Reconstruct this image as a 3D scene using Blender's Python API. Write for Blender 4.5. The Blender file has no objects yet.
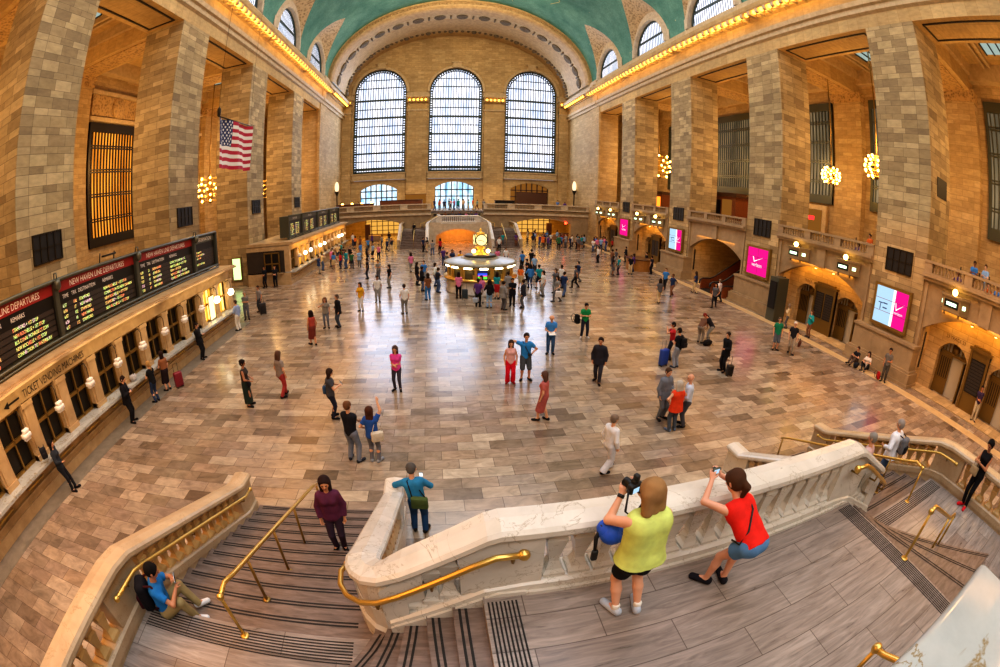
# Great railway concourse seen from the east balcony through a 16 mm fisheye.  Metres; camera at (0,0,7).
import bpy, bmesh, math, random
import numpy as np
from mathutils import Vector, Matrix
random.seed(7)
SC = bpy.context.scene
COL = SC.collection
PI = math.pi

def lin(h):
    if isinstance(h, str):
        h = h.lstrip('#'); c = [int(h[i:i+2], 16)/255 for i in (0, 2, 4)]
    else: c = list(h)
    return tuple([(x/12.92 if x <= .04045 else ((x+.055)/1.055)**2.4) for x in c] + [1.0])

# ------------------------------------------------------------------ materials
class NT:
    def __init__(s, name):
        s.m = bpy.data.materials.new(name); s.m.use_nodes = True
        s.t = s.m.node_tree; s.t.nodes.clear()
        s.out = s.n('ShaderNodeOutputMaterial')
    def n(s, typ, **kw):
        nd = s.t.nodes.new(typ)
        for k, v in kw.items():
            if k in nd.inputs: nd.inputs[k].default_value = v
            else: setattr(nd, k, v)
        return nd
    def l(s, a, b): s.t.links.new(a, b)
    def bsdf(s, color=None, rough=.5, metal=0, spec=.5, emit=None, es=0):
        b = s.n('ShaderNodeBsdfPrincipled')
        b.inputs['Roughness'].default_value = rough; b.inputs['Metallic'].default_value = metal
        b.inputs['Specular IOR Level'].default_value = spec
        if color is not None:
            if hasattr(color, 'is_linked'): s.l(color, b.inputs['Base Color'])
            else: b.inputs['Base Color'].default_value = color
        if emit is not None:
            if hasattr(emit, 'is_linked'): s.l(emit, b.inputs['Emission Color'])
            else: b.inputs['Emission Color'].default_value = emit
            b.inputs['Emission Strength'].default_value = es
        s.l(b.outputs[0], s.out.inputs[0]); return b
    def uv(s):
        return s.n('ShaderNodeUVMap', uv_map='box').outputs[0]
    def pos(s):
        return s.n('ShaderNodeNewGeometry').outputs['Position']
    def mapping(s, vec, scale=(1, 1, 1), loc=(0, 0, 0), rot=(0, 0, 0)):
        m = s.n('ShaderNodeMapping'); s.l(vec, m.inputs[0])
        m.inputs['Scale'].default_value = scale; m.inputs['Location'].default_value = loc; m.inputs['Rotation'].default_value = rot
        return m.outputs[0]
    def noise(s, vec, scale, detail=4, rough=.55, dist=0):
        n = s.n('ShaderNodeTexNoise'); s.l(vec, n.inputs['Vector'])
        n.inputs['Scale'].default_value = scale; n.inputs['Detail'].default_value = detail
        n.inputs['Roughness'].default_value = rough; n.inputs['Distortion'].default_value = dist
        return n.outputs['Fac']
    def ramp(s, fac, stops, interp='LINEAR'):
        r = s.n('ShaderNodeValToRGB'); s.l(fac, r.inputs[0]); e = r.color_ramp; e.interpolation = interp
        while len(e.elements) < len(stops): e.elements.new(.5)
        for el, (p, c) in zip(e.elements, stops): el.position = p; el.color = c
        return r.outputs[0]
    def mix(s, a, b, fac, blend='MIX'):
        m = s.n('ShaderNodeMix', data_type='RGBA', blend_type=blend)
        for sock, val in ((0, fac), (6, a), (7, b)):
            if hasattr(val, 'is_linked'): s.l(val, m.inputs[sock])
            else: m.inputs[sock].default_value = val
        return m.outputs[2]
    def bump(s, b, h, strength=.3, dist=.02):
        n = s.n('ShaderNodeBump'); s.l(h, n.inputs['Height'])
        n.inputs['Strength'].default_value = strength; n.inputs['Distance'].default_value = dist
        s.l(n.outputs[0], b.inputs['Normal'])

MATS = {}
def plain(name, c, rough=.5, metal=0, spec=.5, var=.0, es=0):
    if name in MATS: return MATS[name]
    t = NT(name); c = lin(c)
    if var:
        f = t.noise(t.pos(), 9.0, 3)
        lo = tuple([x*(1-var) for x in c[:3]]+[1]); hi = tuple([min(1, x*(1+var)) for x in c[:3]]+[1])
        col = t.ramp(f, [(.3, lo), (.7, hi)])
        t.bsdf(col, rough, metal, spec)
    else: t.bsdf(c, rough, metal, spec, emit=c if es else None, es=es)
    MATS[name] = t.m; return t.m

def glow(name, c, strength):
    if name in MATS: return MATS[name]
    t = NT(name); e = t.n('ShaderNodeEmission'); e.inputs[0].default_value = lin(c); e.inputs[1].default_value = strength
    t.l(e.outputs[0], t.out.inputs[0]); MATS[name] = t.m; return t.m

def ashlar(name, cols, mortar, bw=1.05, rh=.42, rough=.75, squash=1.0, bump=.25, alt=0):
    t = NT(name); uv = t.uv(); buv = uv
    if alt:                                            # alternate tall and low courses
        sp = t.n('ShaderNodeSeparateXYZ'); t.l(uv, sp.inputs[0])
        def mth(op, a, b=None):
            n = t.n('ShaderNodeMath', operation=op)
            for i, q in enumerate((a, b)):
                if q is None: continue
                if hasattr(q, 'is_linked'): t.l(q, n.inputs[i])
                else: n.inputs[i].default_value = q
            return n.outputs[0]
        sh = mth('MULTIPLY', mth('SUBTRACT', 1.0, mth('COSINE', mth('MULTIPLY', sp.outputs[1], PI/rh))), alt*.5)
        cb = t.n('ShaderNodeCombineXYZ'); t.l(sp.outputs[0], cb.inputs[0]); t.l(mth('ADD', sp.outputs[1], sh), cb.inputs[1]); buv = cb.outputs[0]
    br = t.n('ShaderNodeTexBrick', offset=.5, squash=squash, squash_frequency=2)
    t.l(buv, br.inputs['Vector']); br.inputs['Scale'].default_value = 1
    br.inputs['Brick Width'].default_value = bw; br.inputs['Row Height'].default_value = rh
    br.inputs['Mortar Size'].default_value = .012; br.inputs['Mortar Smooth'].default_value = .2
    br.inputs['Color1'].default_value = (0, 0, 0, 1); br.inputs['Color2'].default_value = (1, 1, 1, 1)
    br.inputs['Mortar'].default_value = (.5, .5, .5, 1)
    n = len(cols)
    base = t.ramp(br.outputs['Color'], [(i/(n-1), lin(c)) for i, c in enumerate(cols)])
    ns = t.noise(t.mapping(uv, (1.2, 3, 1)), 1.4, 6, .6)
    base = t.mix(base, t.ramp(ns, [(.25, (.74, .71, .67, 1)), (.75, (1.14, 1.12, 1.1, 1))]), 1.0, 'MULTIPLY')
    big = t.noise(uv, .16, 3)
    base = t.mix(base, t.ramp(big, [(.3, (.78, .76, .72, 1)), (.7, (1.12, 1.1, 1.06, 1))]), 1.0, 'MULTIPLY')
    col = t.mix(base, lin(mortar), br.outputs['Fac'])
    b = t.bsdf(col, rough)
    t.bump(b, br.outputs['Fac'], bump, -.02)
    MATS[name] = t.m; return t.m

def carved(name, c1, c2, scale=6, rough=.7, strength=.6):
    t = NT(name); p = t.pos()
    v = t.n('ShaderNodeTexVoronoi'); t.l(p, v.inputs['Vector']); v.inputs['Scale'].default_value = scale
    n = t.noise(p, scale*.6, 5, .6, 1.2)
    f = t.mix(v.outputs['Distance'], n, .5)
    col = t.ramp(f, [(.22, lin(c1)), (.55, lin(c2))])
    b = t.bsdf(col, rough); t.bump(b, f, strength, .15); MATS[name] = t.m; return t.m

def stone(name, c1, c2, scale=2.0, rough=.6, stretch=(1, 1, 1), bump=.1):
    t = NT(name); p = t.mapping(t.pos(), stretch)
    f = t.noise(p, scale, 6, .6, .4)
    b = t.bsdf(t.ramp(f, [(.3, lin(c1)), (.7, lin(c2))]), rough); t.bump(b, f, bump, .03)
    MATS[name] = t.m; return t.m

def marble(name, base1, base2, vein, rough=.25, scale=1.6, vw=.02):
    t = NT(name); p = t.pos()
    n1 = t.noise(p, scale, 7, .62, .6)
    n2 = t.noise(t.mapping(p, (1, 1, 1), (3.1, 7.7, 1.9)), scale*.9, 8, .6, 1.4)
    w = t.n('ShaderNodeMath', operation='ABSOLUTE')
    s = t.n('ShaderNodeMath', operation='SUBTRACT'); t.l(n2, s.inputs[0]); s.inputs[1].default_value = .5
    t.l(s.outputs[0], w.inputs[0])
    base = t.ramp(n1, [(.3, lin(base1)), (.68, lin(base2))])
    vf = t.ramp(w.outputs[0], [(0, (1, 1, 1, 1)), (vw, (0, 0, 0, 1))])
    col = t.mix(base, lin(vein), vf)
    t.bsdf(col, rough); MATS[name] = t.m; return t.m

def tiles(name, cols, bw, rh, mortar, rough, streak=(1.2, 7, 1), offset=.5, spec=.5, mort=.006, rot=0, contrast=1.0):
    t = NT(name); uv = t.uv()
    if rot: uv = t.mapping(uv, rot=(0, 0, rot))
    br = t.n('ShaderNodeTexBrick', offset=offset, squash=1.0, squash_frequency=2)
    t.l(uv, br.inputs['Vector']); br.inputs['Scale'].default_value = 1
    br.inputs['Brick Width'].default_value = bw; br.inputs['Row Height'].default_value = rh
    br.inputs['Mortar Size'].default_value = mort
    br.inputs['Color1'].default_value = (0, 0, 0, 1); br.inputs['Color2'].default_value = (1, 1, 1, 1)
    n = len(cols)
    base = t.ramp(br.outputs['Color'], [(i/(n-1), lin(c)) for i, c in enumerate(cols)])
    ns = t.noise(t.mapping(uv, streak), 1.3, 7, .65, 1.0)
    base = t.mix(base, t.ramp(ns, [(.28, (1-.42*contrast,)*3+(1,)), (.72, (1+.25*contrast,)*3+(1,))]), 1.0, 'MULTIPLY')
    col = t.mix(base, lin(mortar), br.outputs['Fac'])
    b = t.bsdf(col, rough, spec=spec)
    r = t.ramp(ns, [(.3, (rough*.75,)*3+(1,)), (.7, (rough*1.3,)*3+(1,))]); t.l(r, b.inputs['Roughness'])
    MATS[name] = t.m; return t.m

M = MATS
ashlar('pillar_stone', ['998560', 'b8a377', 'a9956b', 'd0bb8e', 'bfaa7e', '927e5a', 'c8b486'], '6c5b3c', 1.2, .42, alt=.11, squash=.8)
ashlar('wall_stone', ['bda274', 'cbb184', 'b59b6e', 'd4bc90'], '8f7748', 1.2, .42, alt=.1)
ashlar('lintel_stone', ['c8aa74', 'd0b47e', 'c0a26c'], 'a9864f', .9, 2.5, bump=.05)
stone('trim_stone', 'b39a72', 'd0b88e', 2.5)
stone('pale_trim', 'b8a488', 'd6c4a6', 2.0)
stone('low_stone', '8d7858', 'a9926e', 1.4, .6)
stone('ticket_stone', 'a78b62', 'c8ad82', 1.8, .45)
carved('carved_stone', '7a6246', 'd0b995', 3.2)
carved('carved_capital', '6a5030', 'c29f68', 4)
carved('dark_medallion', '2e2820', '75664f', 7)
marble('rail_marble', 'c8c2b5', 'dfd9cd', 'a89c86', .22, 1.3, .006)
marble('warm_dim_marble', 'ab9577', 'c6b394', 'a08766', .35, 1.3, .006)  # warm marble, darkened for the dimmer light around the outer stairs
marble('grey_marble', '9fa5a2', 'bec3bf', '8d7a52', .14, 1.1, .012)
tiles('floor_tiles', ['7a6955', 'a6937c', '907f6c', 'b4a38c', '917f6f', 'a58f76', 'c0b19a', '6c5c4c', 'aea08f'], .95, .45, '54473c', .2, (1.3, 2.6, 1), spec=.9)
tiles('landing_tiles', ['897d75', '9c9087', '90847b', 'a59a91'], 1.5, .46, '5b5048', .34, (1.0, 9, 1), contrast=1.25)
stone('tread_stone', '5e4f45', '8a786c', 3.0, .4, (1, 5, 1), .03)
stone('band_stone', 'c3a676', 'd8bf90', 2.0, .35)
stone('grey_band', '6c675c', '8a8476', 2.5, .3)
stone('shade_brown', '2b231b', '3a3026', 2)  # dark brown painted where lintel recesses and the counter interior lie in shade
plain('grip_black', '16130f', .7)
plain('brass', 'e0bb66', .3, .85)
plain('old_brass', 'a08248', .38, .8)
plain('bronze', '5a4423', .4, .8)
plain('bronze_door', '7d6431', .42, .55)
plain('dark_bronze', '332c20', .45, .6)
plain('window_iron', '3d4a49', .5, .4)
plain('black_metal', '15140f', .45, .3)
plain('vent_black', '171410', .6)
plain('board_metal', '5d6054', .4, .6)
plain('board_black', '0d0c0b', .4)
plain('slat_grey', '332d29', .5)
plain('header_red', '8b1f20', .45)
plain('white_paint', 'efece4', .5)
plain('wood', '7a3f1c', .4, var=.25)
plain('dark_wood', '4a2a16', .45, var=.25)
plain('red_metal', 'a33a28', .3, .3)
plain('rubber', '1a1a1a', .6)
glow('bulb_warm', 'ffc35e', 14)
glow('bulb_gold', 'ffb545', 6.5)
glow('bulb_chand', 'ffbe5a', 22)
glow('bulb_white', 'fff0c8', 9)
glow('lamp_globe', 'ffd070', 16)
glow('alarm_red', 'ff3a1c', 10)
glow('led_text', 'ffe9a0', 2.2)
glow('screen_pink', 'f01c8c', 1.1)
glow('screen_blue', 'b9dcf6', 1.05)
glow('screen_white', 'ffffff', 1.2)
glow('screen_dark', '3b3f70', .8)
glow('poster_glow', 'ffe7a0', 2.2)
glow('green_glow', 'c8f09a', 2.0)
glow('orange_glow', 'ff8c2a', 2.2)
glow('sign_glow', 'd8ffd0', 3.0)
glow('amber_dim', 'a0692c', .7)
plain('gate_glass', 'c2bba8', .12)
glow('shop_glow', 'ffbe58', .85)
stone('arch_stone', 'a58860', 'c8aa7c', 2.0)
plain('clock_gold_glow', 'e8b84a', .35, .5, es=.35)  # gold with some emission added so case and pedestal look lit
plain('lantern_bronze', '9a8660', .45, .35)
glow('counter_glow', 'ffcf70', 2.4)
plain('seam_grey', '8a3068', .5)
plain('desk_wood', 'a5702e', .4, var=.2)
glow('alarm_dim', 'ff3030', 2.5)
glow('band_green', '63e04a', 1.3); glow('band_pink', 'f03878', 1.3); glow('band_blue', '3a58e8', 1.6)
glow('clock_face', 'ffeaa0', 1.5)
plain('booth_glass', '5a5136', .12)
stone('booth_roof', '7d7a68', 'a5a08a', 3, .3)
plain('jacket_blue', '1f58d0', .6, var=.2)
glow('torch_bowl', 'ffe2b0', 1.6)
glow('skylight_pane', 'cfe4d8', .6)

def led():
    t = NT('led_multi'); p = t.pos()
    v = t.noise(p, 2.2, 1)
    c = t.ramp(v, [(.36, lin('ff8a5c')), (.48, lin('ffe27a')), (.56, lin('c9f07c')), (.66, lin('ffc2c8'))])
    e = t.n('ShaderNodeEmission'); t.l(c, e.inputs[0]); e.inputs[1].default_value = 1.9
    t.l(e.outputs[0], t.out.inputs[0]); MATS['led_multi'] = t.m
led()

def daylight(name, strength, c1, c2, scale=.5):
    t = NT(name); uv = t.uv()
    n = t.noise(t.mapping(uv, (1.0, .35, 1)), scale, 3)
    c = t.ramp(n, [(.35, lin(c1)), (.65, lin(c2))])
    e = t.n('ShaderNodeEmission'); t.l(c, e.inputs[0]); e.inputs[1].default_value = strength
    t.l(e.outputs[0], t.out.inputs[0]); MATS[name] = t.m
daylight('day_pane', 1.8, 'b9c8e6', 'f8f5fd', .8)
daylight('day_pane_side', 1.9, 'c2cde2', 'f4f0fa')
daylight('door_day', 1.5, '8cc4ea', 'f4faff', 1.2)
daylight('amber_pane', 1.5, 'c06a17', 'ffa63a', .45)
daylight('smoke_pane', .6, '7a6c54', 'c9b088', .4)

def teal():
    t = NT('teal_ceiling'); p = t.pos()
    f = t.noise(p, .35, 5, .65)
    base = t.ramp(f, [(.3, lin('3d7668')), (.7, lin('6c9d8b'))])
    fine = t.noise(p, 5.0, 2)
    base = t.mix(base, t.ramp(fine, [(.3, (.82, .82, .82, 1)), (.7, (1.15, 1.15, 1.15, 1))]), 1, 'MULTIPLY')
    v = t.n('ShaderNodeTexVoronoi'); t.l(p, v.inputs['Vector']); v.inputs['Scale'].default_value = .45
    st = t.ramp(v.outputs['Distance'], [(0, (1, 1, 1, 1)), (.05, (0, 0, 0, 1))])
    col = t.mix(base, lin('e3d79a'), st)
    t.bsdf(col, .8); MATS['teal_ceiling'] = t.m
teal()
plain('gold_line', 'c8b878', .6)
plain('cloth_flag_red', 'b3243a', .8); plain('cloth_flag_white', 'e9e2d6', .8); plain('cloth_flag_blue', '28335e', .8)

# ------------------------------------------------------------------ mesh builder
class MB:
    def __init__(s): s.v = []; s.f = []; s.mi = []; s.sm = []
    def add(s, vs, fs, mi=0, smooth=False, X=None):
        o = len(s.v)
        s.v += [tuple(X(Vector(v))) if X else tuple(v) for v in vs]
        for f in fs:
            s.f.append([i+o for i in f]); s.mi.append(mi); s.sm.append(smooth)
        return s
    def box(s, x0, x1, y0, y1, z0, z1, mi=0, X=None):
        return s.add([(x0, y0, z0), (x1, y0, z0), (x1, y1, z0), (x0, y1, z0), (x0, y0, z1), (x1, y0, z1), (x1, y1, z1), (x0, y1, z1)],
              [(3, 2, 1, 0), (4, 5, 6, 7), (0, 1, 5, 4), (1, 2, 6, 5), (2, 3, 7, 6), (3, 0, 4, 7)], mi, X=X)
    def rbox(s, c, sz, b=.03, mi=0, R=None, seg=2):
        bm = bmesh.new(); bmesh.ops.create_cube(bm, size=1)
        for v in bm.verts: v.co = Vector((v.co.x*sz[0], v.co.y*sz[1], v.co.z*sz[2]))
        bmesh.ops.bevel(bm, geom=list(bm.edges), offset=b, segments=seg, profile=.5, affect='EDGES')
        bm.verts.index_update()
        T = Matrix.Translation(Vector(c)) @ (R.to_4x4() if R else Matrix())
        s.add([T @ v.co for v in bm.verts], [[v.index for v in f.verts] for f in bm.faces], mi, True); bm.free(); return s
    def prism(s, poly, a0, a1, axis='z', mi=0, X=None):
        n = len(poly)
        def P(u, v, w): return {'z': (u, v, w), 'y': (u, w, v), 'x': (w, u, v)}[axis]
        vs = [P(u, v, a0) for u, v in poly]+[P(u, v, a1) for u, v in poly]
        fs = [list(range(n))[::-1], list(range(n, 2*n))]+[(i, (i+1) % n, (i+1) % n+n, i+n) for i in range(n)]
        return s.add(vs, fs, mi, X=X)
    def lathe(s, prof, seg=16, c=(0, 0, 0), mi=0, smooth=True, T=None, sq=False):
        vs = []; fs = []; n = len(prof)
        for k in range(seg):
            a = 2*PI*(k+(.5 if sq else 0))/seg
            for r, z in prof:
                q = Vector((r*math.cos(a), r*math.sin(a), z))
                if T: q = T @ q
                vs.append((q.x+c[0], q.y+c[1], q.z+c[2]))
        for k in range(seg):
            k2 = (k+1) % seg
            for i in range(n-1): fs.append((k*n+i, k2*n+i, k2*n+i+1, k*n+i+1))
        fs.append([k*n+n-1 for k in range(seg)]); fs.append([k*n for k in range(seg)][::-1])
        return s.add(vs, fs, mi, smooth)
    def tube(s, path, r, seg=8, mi=0, closed=False):
        P = [Vector(p) for p in path]; vs = []; fs = []; n = len(P)
        for i, p in enumerate(P):
            d = (P[(i+1) % n]-P[i-1]) if closed else (P[min(i+1, n-1)]-P[max(i-1, 0)])
            d.normalize(); u = d.cross(Vector((0, 0, 1)))
            if u.length < .1: u = d.cross(Vector((1, 0, 0)))
            u.normalize(); w = u.cross(d); rr = r[i] if isinstance(r, (list, tuple)) else r
            for k in range(seg):
                a = 2*PI*k/seg; vs.append(p+u*(rr*math.cos(a))+w*(rr*math.sin(a)))
        m = n if closed else n-1
        for i in range(m):
            j = (i+1) % n
            for k in range(seg): fs.append((i*seg+k, i*seg+(k+1) % seg, j*seg+(k+1) % seg, j*seg+k))
        if not closed: fs += [list(range(seg))[::-1], [(n-1)*seg+k for k in range(seg)]]
        return s.add(vs, fs, mi, True)
    def sweep(s, path, prof, mi=0, smooth=False, closed_prof=True):
        """prof = (lateral, up) section swept along a path; lateral is horizontal, to the right of travel"""
        P = [Vector(p) for p in path]; vs = []; fs = []; n = len(P); m = len(prof)
        for i, p in enumerate(P):
            d1 = P[i]-P[i-1] if i else P[1]-P[0]; d2 = P[i+1]-P[i] if i < n-1 else P[-1]-P[-2]
            h1 = Vector((d1.x, d1.y, 0)); h2 = Vector((d2.x, d2.y, 0))
            if h1.length < 1e-6: h1 = h2.copy()
            if h2.length < 1e-6: h2 = h1.copy()
            h = h1.normalized()+h2.normalized(); h.normalize()
            lat = Vector((h.y, -h.x, 0)); k = 1/max(.45, math.sqrt(max(0, (1+h1.normalized().dot(h2.normalized()))/2)))
            for a, b in prof: vs.append(p+lat*a*k+Vector((0, 0, b)))
        for i in range(n-1):
            for j in range(m if closed_prof else m-1):
                j2 = (j+1) % m; fs.append((i*m+j, i*m+j2, (i+1)*m+j2, (i+1)*m+j))
        if closed_prof: fs += [list(range(m))[::-1], [(n-1)*m+k for k in range(m)]]
        return s.add(vs, fs, mi, smooth)
    def ball(s, c, r, mi=0, seg=10, rings=6):
        rx, ry, rz = r if isinstance(r, (tuple, list)) else (r, r, r)
        prof = [(math.sin(PI*i/rings), -math.cos(PI*i/rings)) for i in range(rings+1)]
        vs = []; fs = []; n = rings+1
        for k in range(seg):
            a = 2*PI*k/seg
            for q, z in prof: vs.append((c[0]+rx*q*math.cos(a), c[1]+ry*q*math.sin(a), c[2]+rz*z))
        for k in range(seg):
            k2 = (k+1) % seg
            for i in range(rings): fs.append((k*n+i, k2*n+i, k2*n+i+1, k*n+i+1))
        return s.add(vs, fs, mi, True)
    def arch(s, X, u0, u1, z0, z1, ops, d0, d1, mi=0, mi_in=None, seg=20, back=False):
        """wall panel in (u,z) with arched openings ops=[(uc,hw,zs,zt,'ell'|'seg')] from z0 up; X(u,d,z)->point; d0 front, d1 back"""
        mi_in = mi if mi_in is None else mi_in
        ops = sorted(ops); cur = u0
        def q(pts, m): s.add([X(*p) for p in pts], [list(range(len(pts)))], m)
        def curve(uc, hw, zs, zt, kind):
            if kind == 'ell': return [(uc-hw*math.cos(PI*i/seg), zs+(zt-zs)*math.sin(PI*i/seg)) for i in range(seg+1)]
            h = zt-zs; R = (hw*hw+h*h)/(2*h); a = math.asin(min(1, hw/R))
            return [(uc+R*math.sin(-a+2*a*i/seg), zt-R+R*math.cos(-a+2*a*i/seg)) for i in range(seg+1)]
        ds = [d0, d1] if back else [d0]
        for (uc, hw, zs, zt, kind) in ops:
            cv = curve(uc, hw, zs, zt, kind)
            for d in ds:
                q([(cur, d, z0), (uc-hw, d, z0), (uc-hw, d, zs), (uc-hw, d, z1), (cur, d, z1)], mi)
                for a, b in zip(cv, cv[1:]): q([(a[0], d, a[1]), (b[0], d, b[1]), (b[0], d, z1), (a[0], d, z1)], mi)
            full = [(uc-hw, z0)]+cv+[(uc+hw, z0)]
            for a, b in zip(full, full[1:]): q([(a[0], d0, a[1]), (b[0], d0, b[1]), (b[0], d1, b[1]), (a[0], d1, a[1])], mi_in)
            cur = uc+hw
        for d in ds: q([(cur, d, z0), (u1, d, z0), (u1, d, z1), (cur, d, z1)], mi)
        return s
    def build(s, name, mats, parent=None, xf=None, merge=False, norm=True, loc=None):
        """world-space vertices; parent / loc shift them into local space"""
        me = bpy.data.meshes.new(name)
        vs = [tuple(xf(Vector(v))) for v in s.v] if xf else s.v
        off = Vector(loc) if loc is not None else (parent.matrix_basis.translation if parent is not None else Vector())
        if parent is not None and parent.parent is not None and loc is None: off = off+parent.parent.matrix_basis.translation
        wv = np.array(vs, dtype=float).reshape(-1, 3)
        me.from_pydata((wv-np.array(off)).tolist(), [], s.f)
        if not isinstance(mats, (list, tuple)): mats = [mats]
        for m in mats: me.materials.append(M[m] if isinstance(m, str) else m)
        me.polygons.foreach_set('material_index', s.mi); me.polygons.foreach_set('use_smooth', s.sm)
        if merge or norm:
            bm = bmesh.new(); bm.from_mesh(me)
            if merge: bmesh.ops.remove_doubles(bm, verts=bm.verts, dist=1e-4)
            if norm: bmesh.ops.recalc_face_normals(bm, faces=bm.faces)
            bm.to_mesh(me); bm.free()
        me.update()
        uv = me.uv_layers.new(name='box'); data = np.zeros(len(me.loops)*2, dtype=np.float32)
        off3 = np.array(off)
        co = np.empty(len(me.vertices)*3); me.vertices.foreach_get('co', co); co = co.reshape(-1, 3)+off3
        li = np.empty(len(me.loops), dtype=np.int32); me.loops.foreach_get('vertex_index', li)
        nrm = np.empty(len(me.polygons)*3); me.polygons.foreach_get('normal', nrm); nrm = np.abs(nrm.reshape(-1, 3))
        tot = np.empty(len(me.polygons), dtype=np.int32); me.polygons.foreach_get('loop_total', tot)
        ax = np.repeat(np.argmax(nrm*np.array([1, 1, 1.02]), axis=1), tot); P = co[li]
        u = np.where(ax == 0, P[:, 1], P[:, 0]); v = np.where(ax == 2, P[:, 1], P[:, 2])
        data[0::2] = u; data[1::2] = v; uv.data.foreach_set('uv', data)
        o = bpy.data.objects.new(name, me); COL.objects.link(o)
        if parent is not None: o.parent = parent
        elif loc is not None: o.location = loc
        return o

LABELS = {}
def tag(o, label, cat, group=None, kind=None):
    if label in LABELS and not group: raise ValueError('dup label '+label)
    LABELS[label] = 1
    o['label'] = label; o['category'] = cat
    if group: o['group'] = group
    if kind: o['kind'] = kind
    return o
def thing(name, label, cat, loc=(0, 0, 0), rz=0, group=None):
    o = bpy.data.objects.new(name, None); o.empty_display_size = .2; COL.objects.link(o)
    o.location = loc; o.rotation_euler = (0, 0, rz); o.matrix_basis = Matrix.Translation(Vector(loc)) @ Matrix.Rotation(rz, 4, 'Z')
    return tag(o, label, cat, group)
def struct(o, label=None):
    o['kind'] = 'structure'
    if label: o['label'] = label
    return o
def copy_tree(o, loc, rz, label, cat=None, group=None):
    def cp(src, par):
        c = src.copy(); COL.objects.link(c); c.parent = par
        for k in src.children: cp(k, c)
        return c
    c = cp(o, None); c.matrix_basis = Matrix.Translation(Vector(loc)) @ Matrix.Rotation(rz, 4, 'Z')
    tag(c, label, cat or o['category'], group or o.get('group')); return c

_TXT = {}
def text2d(s, size=1.0, align='LEFT', depth=0.0):
    k = (s, align)
    if k not in _TXT:
        cu = bpy.data.curves.new('t', 'FONT'); cu.body = s; cu.size = 1; cu.align_x = align; cu.resolution_u = 2
        ob = bpy.data.objects.new('t', cu); COL.objects.link(ob)
        dg = bpy.context.evaluated_depsgraph_get(); me = ob.evaluated_get(dg).to_mesh()
        vs = [tuple(v.co) for v in me.vertices]; fs = [list(p.vertices) for p in me.polygons]
        ob.evaluated_get(dg).to_mesh_clear(); bpy.data.objects.remove(ob); bpy.data.curves.remove(cu)
        _TXT[k] = (vs, fs)
    vs, fs = _TXT[k]
    return [(v[0]*size, v[1]*size) for v in vs], fs
def put_text(mb, s, size, fn, mi=0, align='LEFT', sx=1.0):
    vs, fs = text2d(s, size, align)
    mb.add([fn(x*sx, y) for x, y in vs], fs, mi)
# ------------------------------------------------------------------ the hall
XL, XR, CX = -16.8, 23.75, 3.475
PY = [11.15+13.13*k for k in range(-1, 4)]            # near faces of the five pillars of each side (4 m wide)
BAYS = [(-11.1, -1.98)]+[(p+4, p+13.13) for p in PY]  # openings between pillars
YF, YE = 80.0, 66.7                                   # far window wall, far balcony front / end arch

fl = MB(); fl.box(-32, 38, -16, 95, -.3, 0)
struct(fl.build('floor', 'floor_tiles'))
b = MB(); b.box(21.7, 22.5, -14, 64, .0, .006); struct(b.build('trim_1', 'band_stone'))
b = MB(); b.box(-12.5, -11.72, -14, 25, .0, .008); struct(b.build('trim_2', 'grey_band'))

# vault with the openings of the lunettes left out
VA, VB, VZ = 20.28, 13.7, 25.6
def vault(th, y): return (CX-VA*math.cos(th), y, VZ+VB*math.sin(th))
TH = math.acos(.822); LYC = [(a+c)/2 for a, c in BAYS]
def half(tau): return 4.85*max(0, math.cos(tau*PI/2))**.78
v = MB()
NT_ = 14; edges = [-16.0]+[None]*0
for side in (0, 1):
    for i in range(NT_):
        t0, t1 = i/NT_, (i+1)/NT_
        for j in range(len(LYC)+1):
            def lim(t):
                a = -16.0 if j == 0 else LYC[j-1]+half(t)
                c = YE+.3 if j == len(LYC) else LYC[j]-half(t)
                return a, c
            (a0, c0), (a1, c1) = lim(t0), lim(t1)
            A, B_ = t0*TH, t1*TH
            if side: A, B_ = PI-A, PI-B_
            n = 3
            for k in range(n):
                f0, f1 = k/n, (k+1)/n
                v.add([vault(A, a0+(c0-a0)*f0), vault(A, a0+(c0-a0)*f1), vault(B_, a1+(c1-a1)*f1), vault(B_, a1+(c1-a1)*f0)], [(0, 1, 2, 3)], 0, True)
n = 40
for i in range(n):
    A, B_ = TH+(PI-2*TH)*i/n, TH+(PI-2*TH)*(i+1)/n
    for k in range(8):
        ya, yb = -16+(YE+16.3)*k/8, -16+(YE+16.3)*(k+1)/8
        v.add([vault(A, ya), vault(A, yb), vault(B_, yb), vault(B_, ya)], [(0, 1, 2, 3)], 0, True)
struct(v.build('ceiling', 'teal_ceiling', merge=True))
# faint gilt figure lines on the vault
def vline(name, pts, r=.05):
    m = MB(); m.tube([(x, y, z-.06) for x, y, z in [vault(t, y) for t, y in pts]], r, 5); return m
g = MB()
for pts in ([(1.93, 64), (1.86, 61.5), (1.8, 59)], [(1.8, 59), (1.72, 58.6), (1.68, 57.6), (1.74, 56.8), (1.8, 57.4), (1.78, 58.6)],
            [(1.95, 60), (1.9, 57), (1.86, 55), (1.8, 54)], [(1.9, 57), (1.96, 55.5), (2.02, 55)], [(1.86, 55), (1.95, 53), (2.03, 52)],
            [(1.9, 58), (2.0, 57.6), (2.06, 58.6)], [(1.88, 56), (1.97, 57), (2.05, 56.4)], [(2.2, 60), (2.25, 58), (2.2, 56.5), (2.12, 56.2)]):
    m = vline('x', pts, .035); g.add(m.v, m.f)
struct(g.build('trim_3', 'gold_line'))

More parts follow.
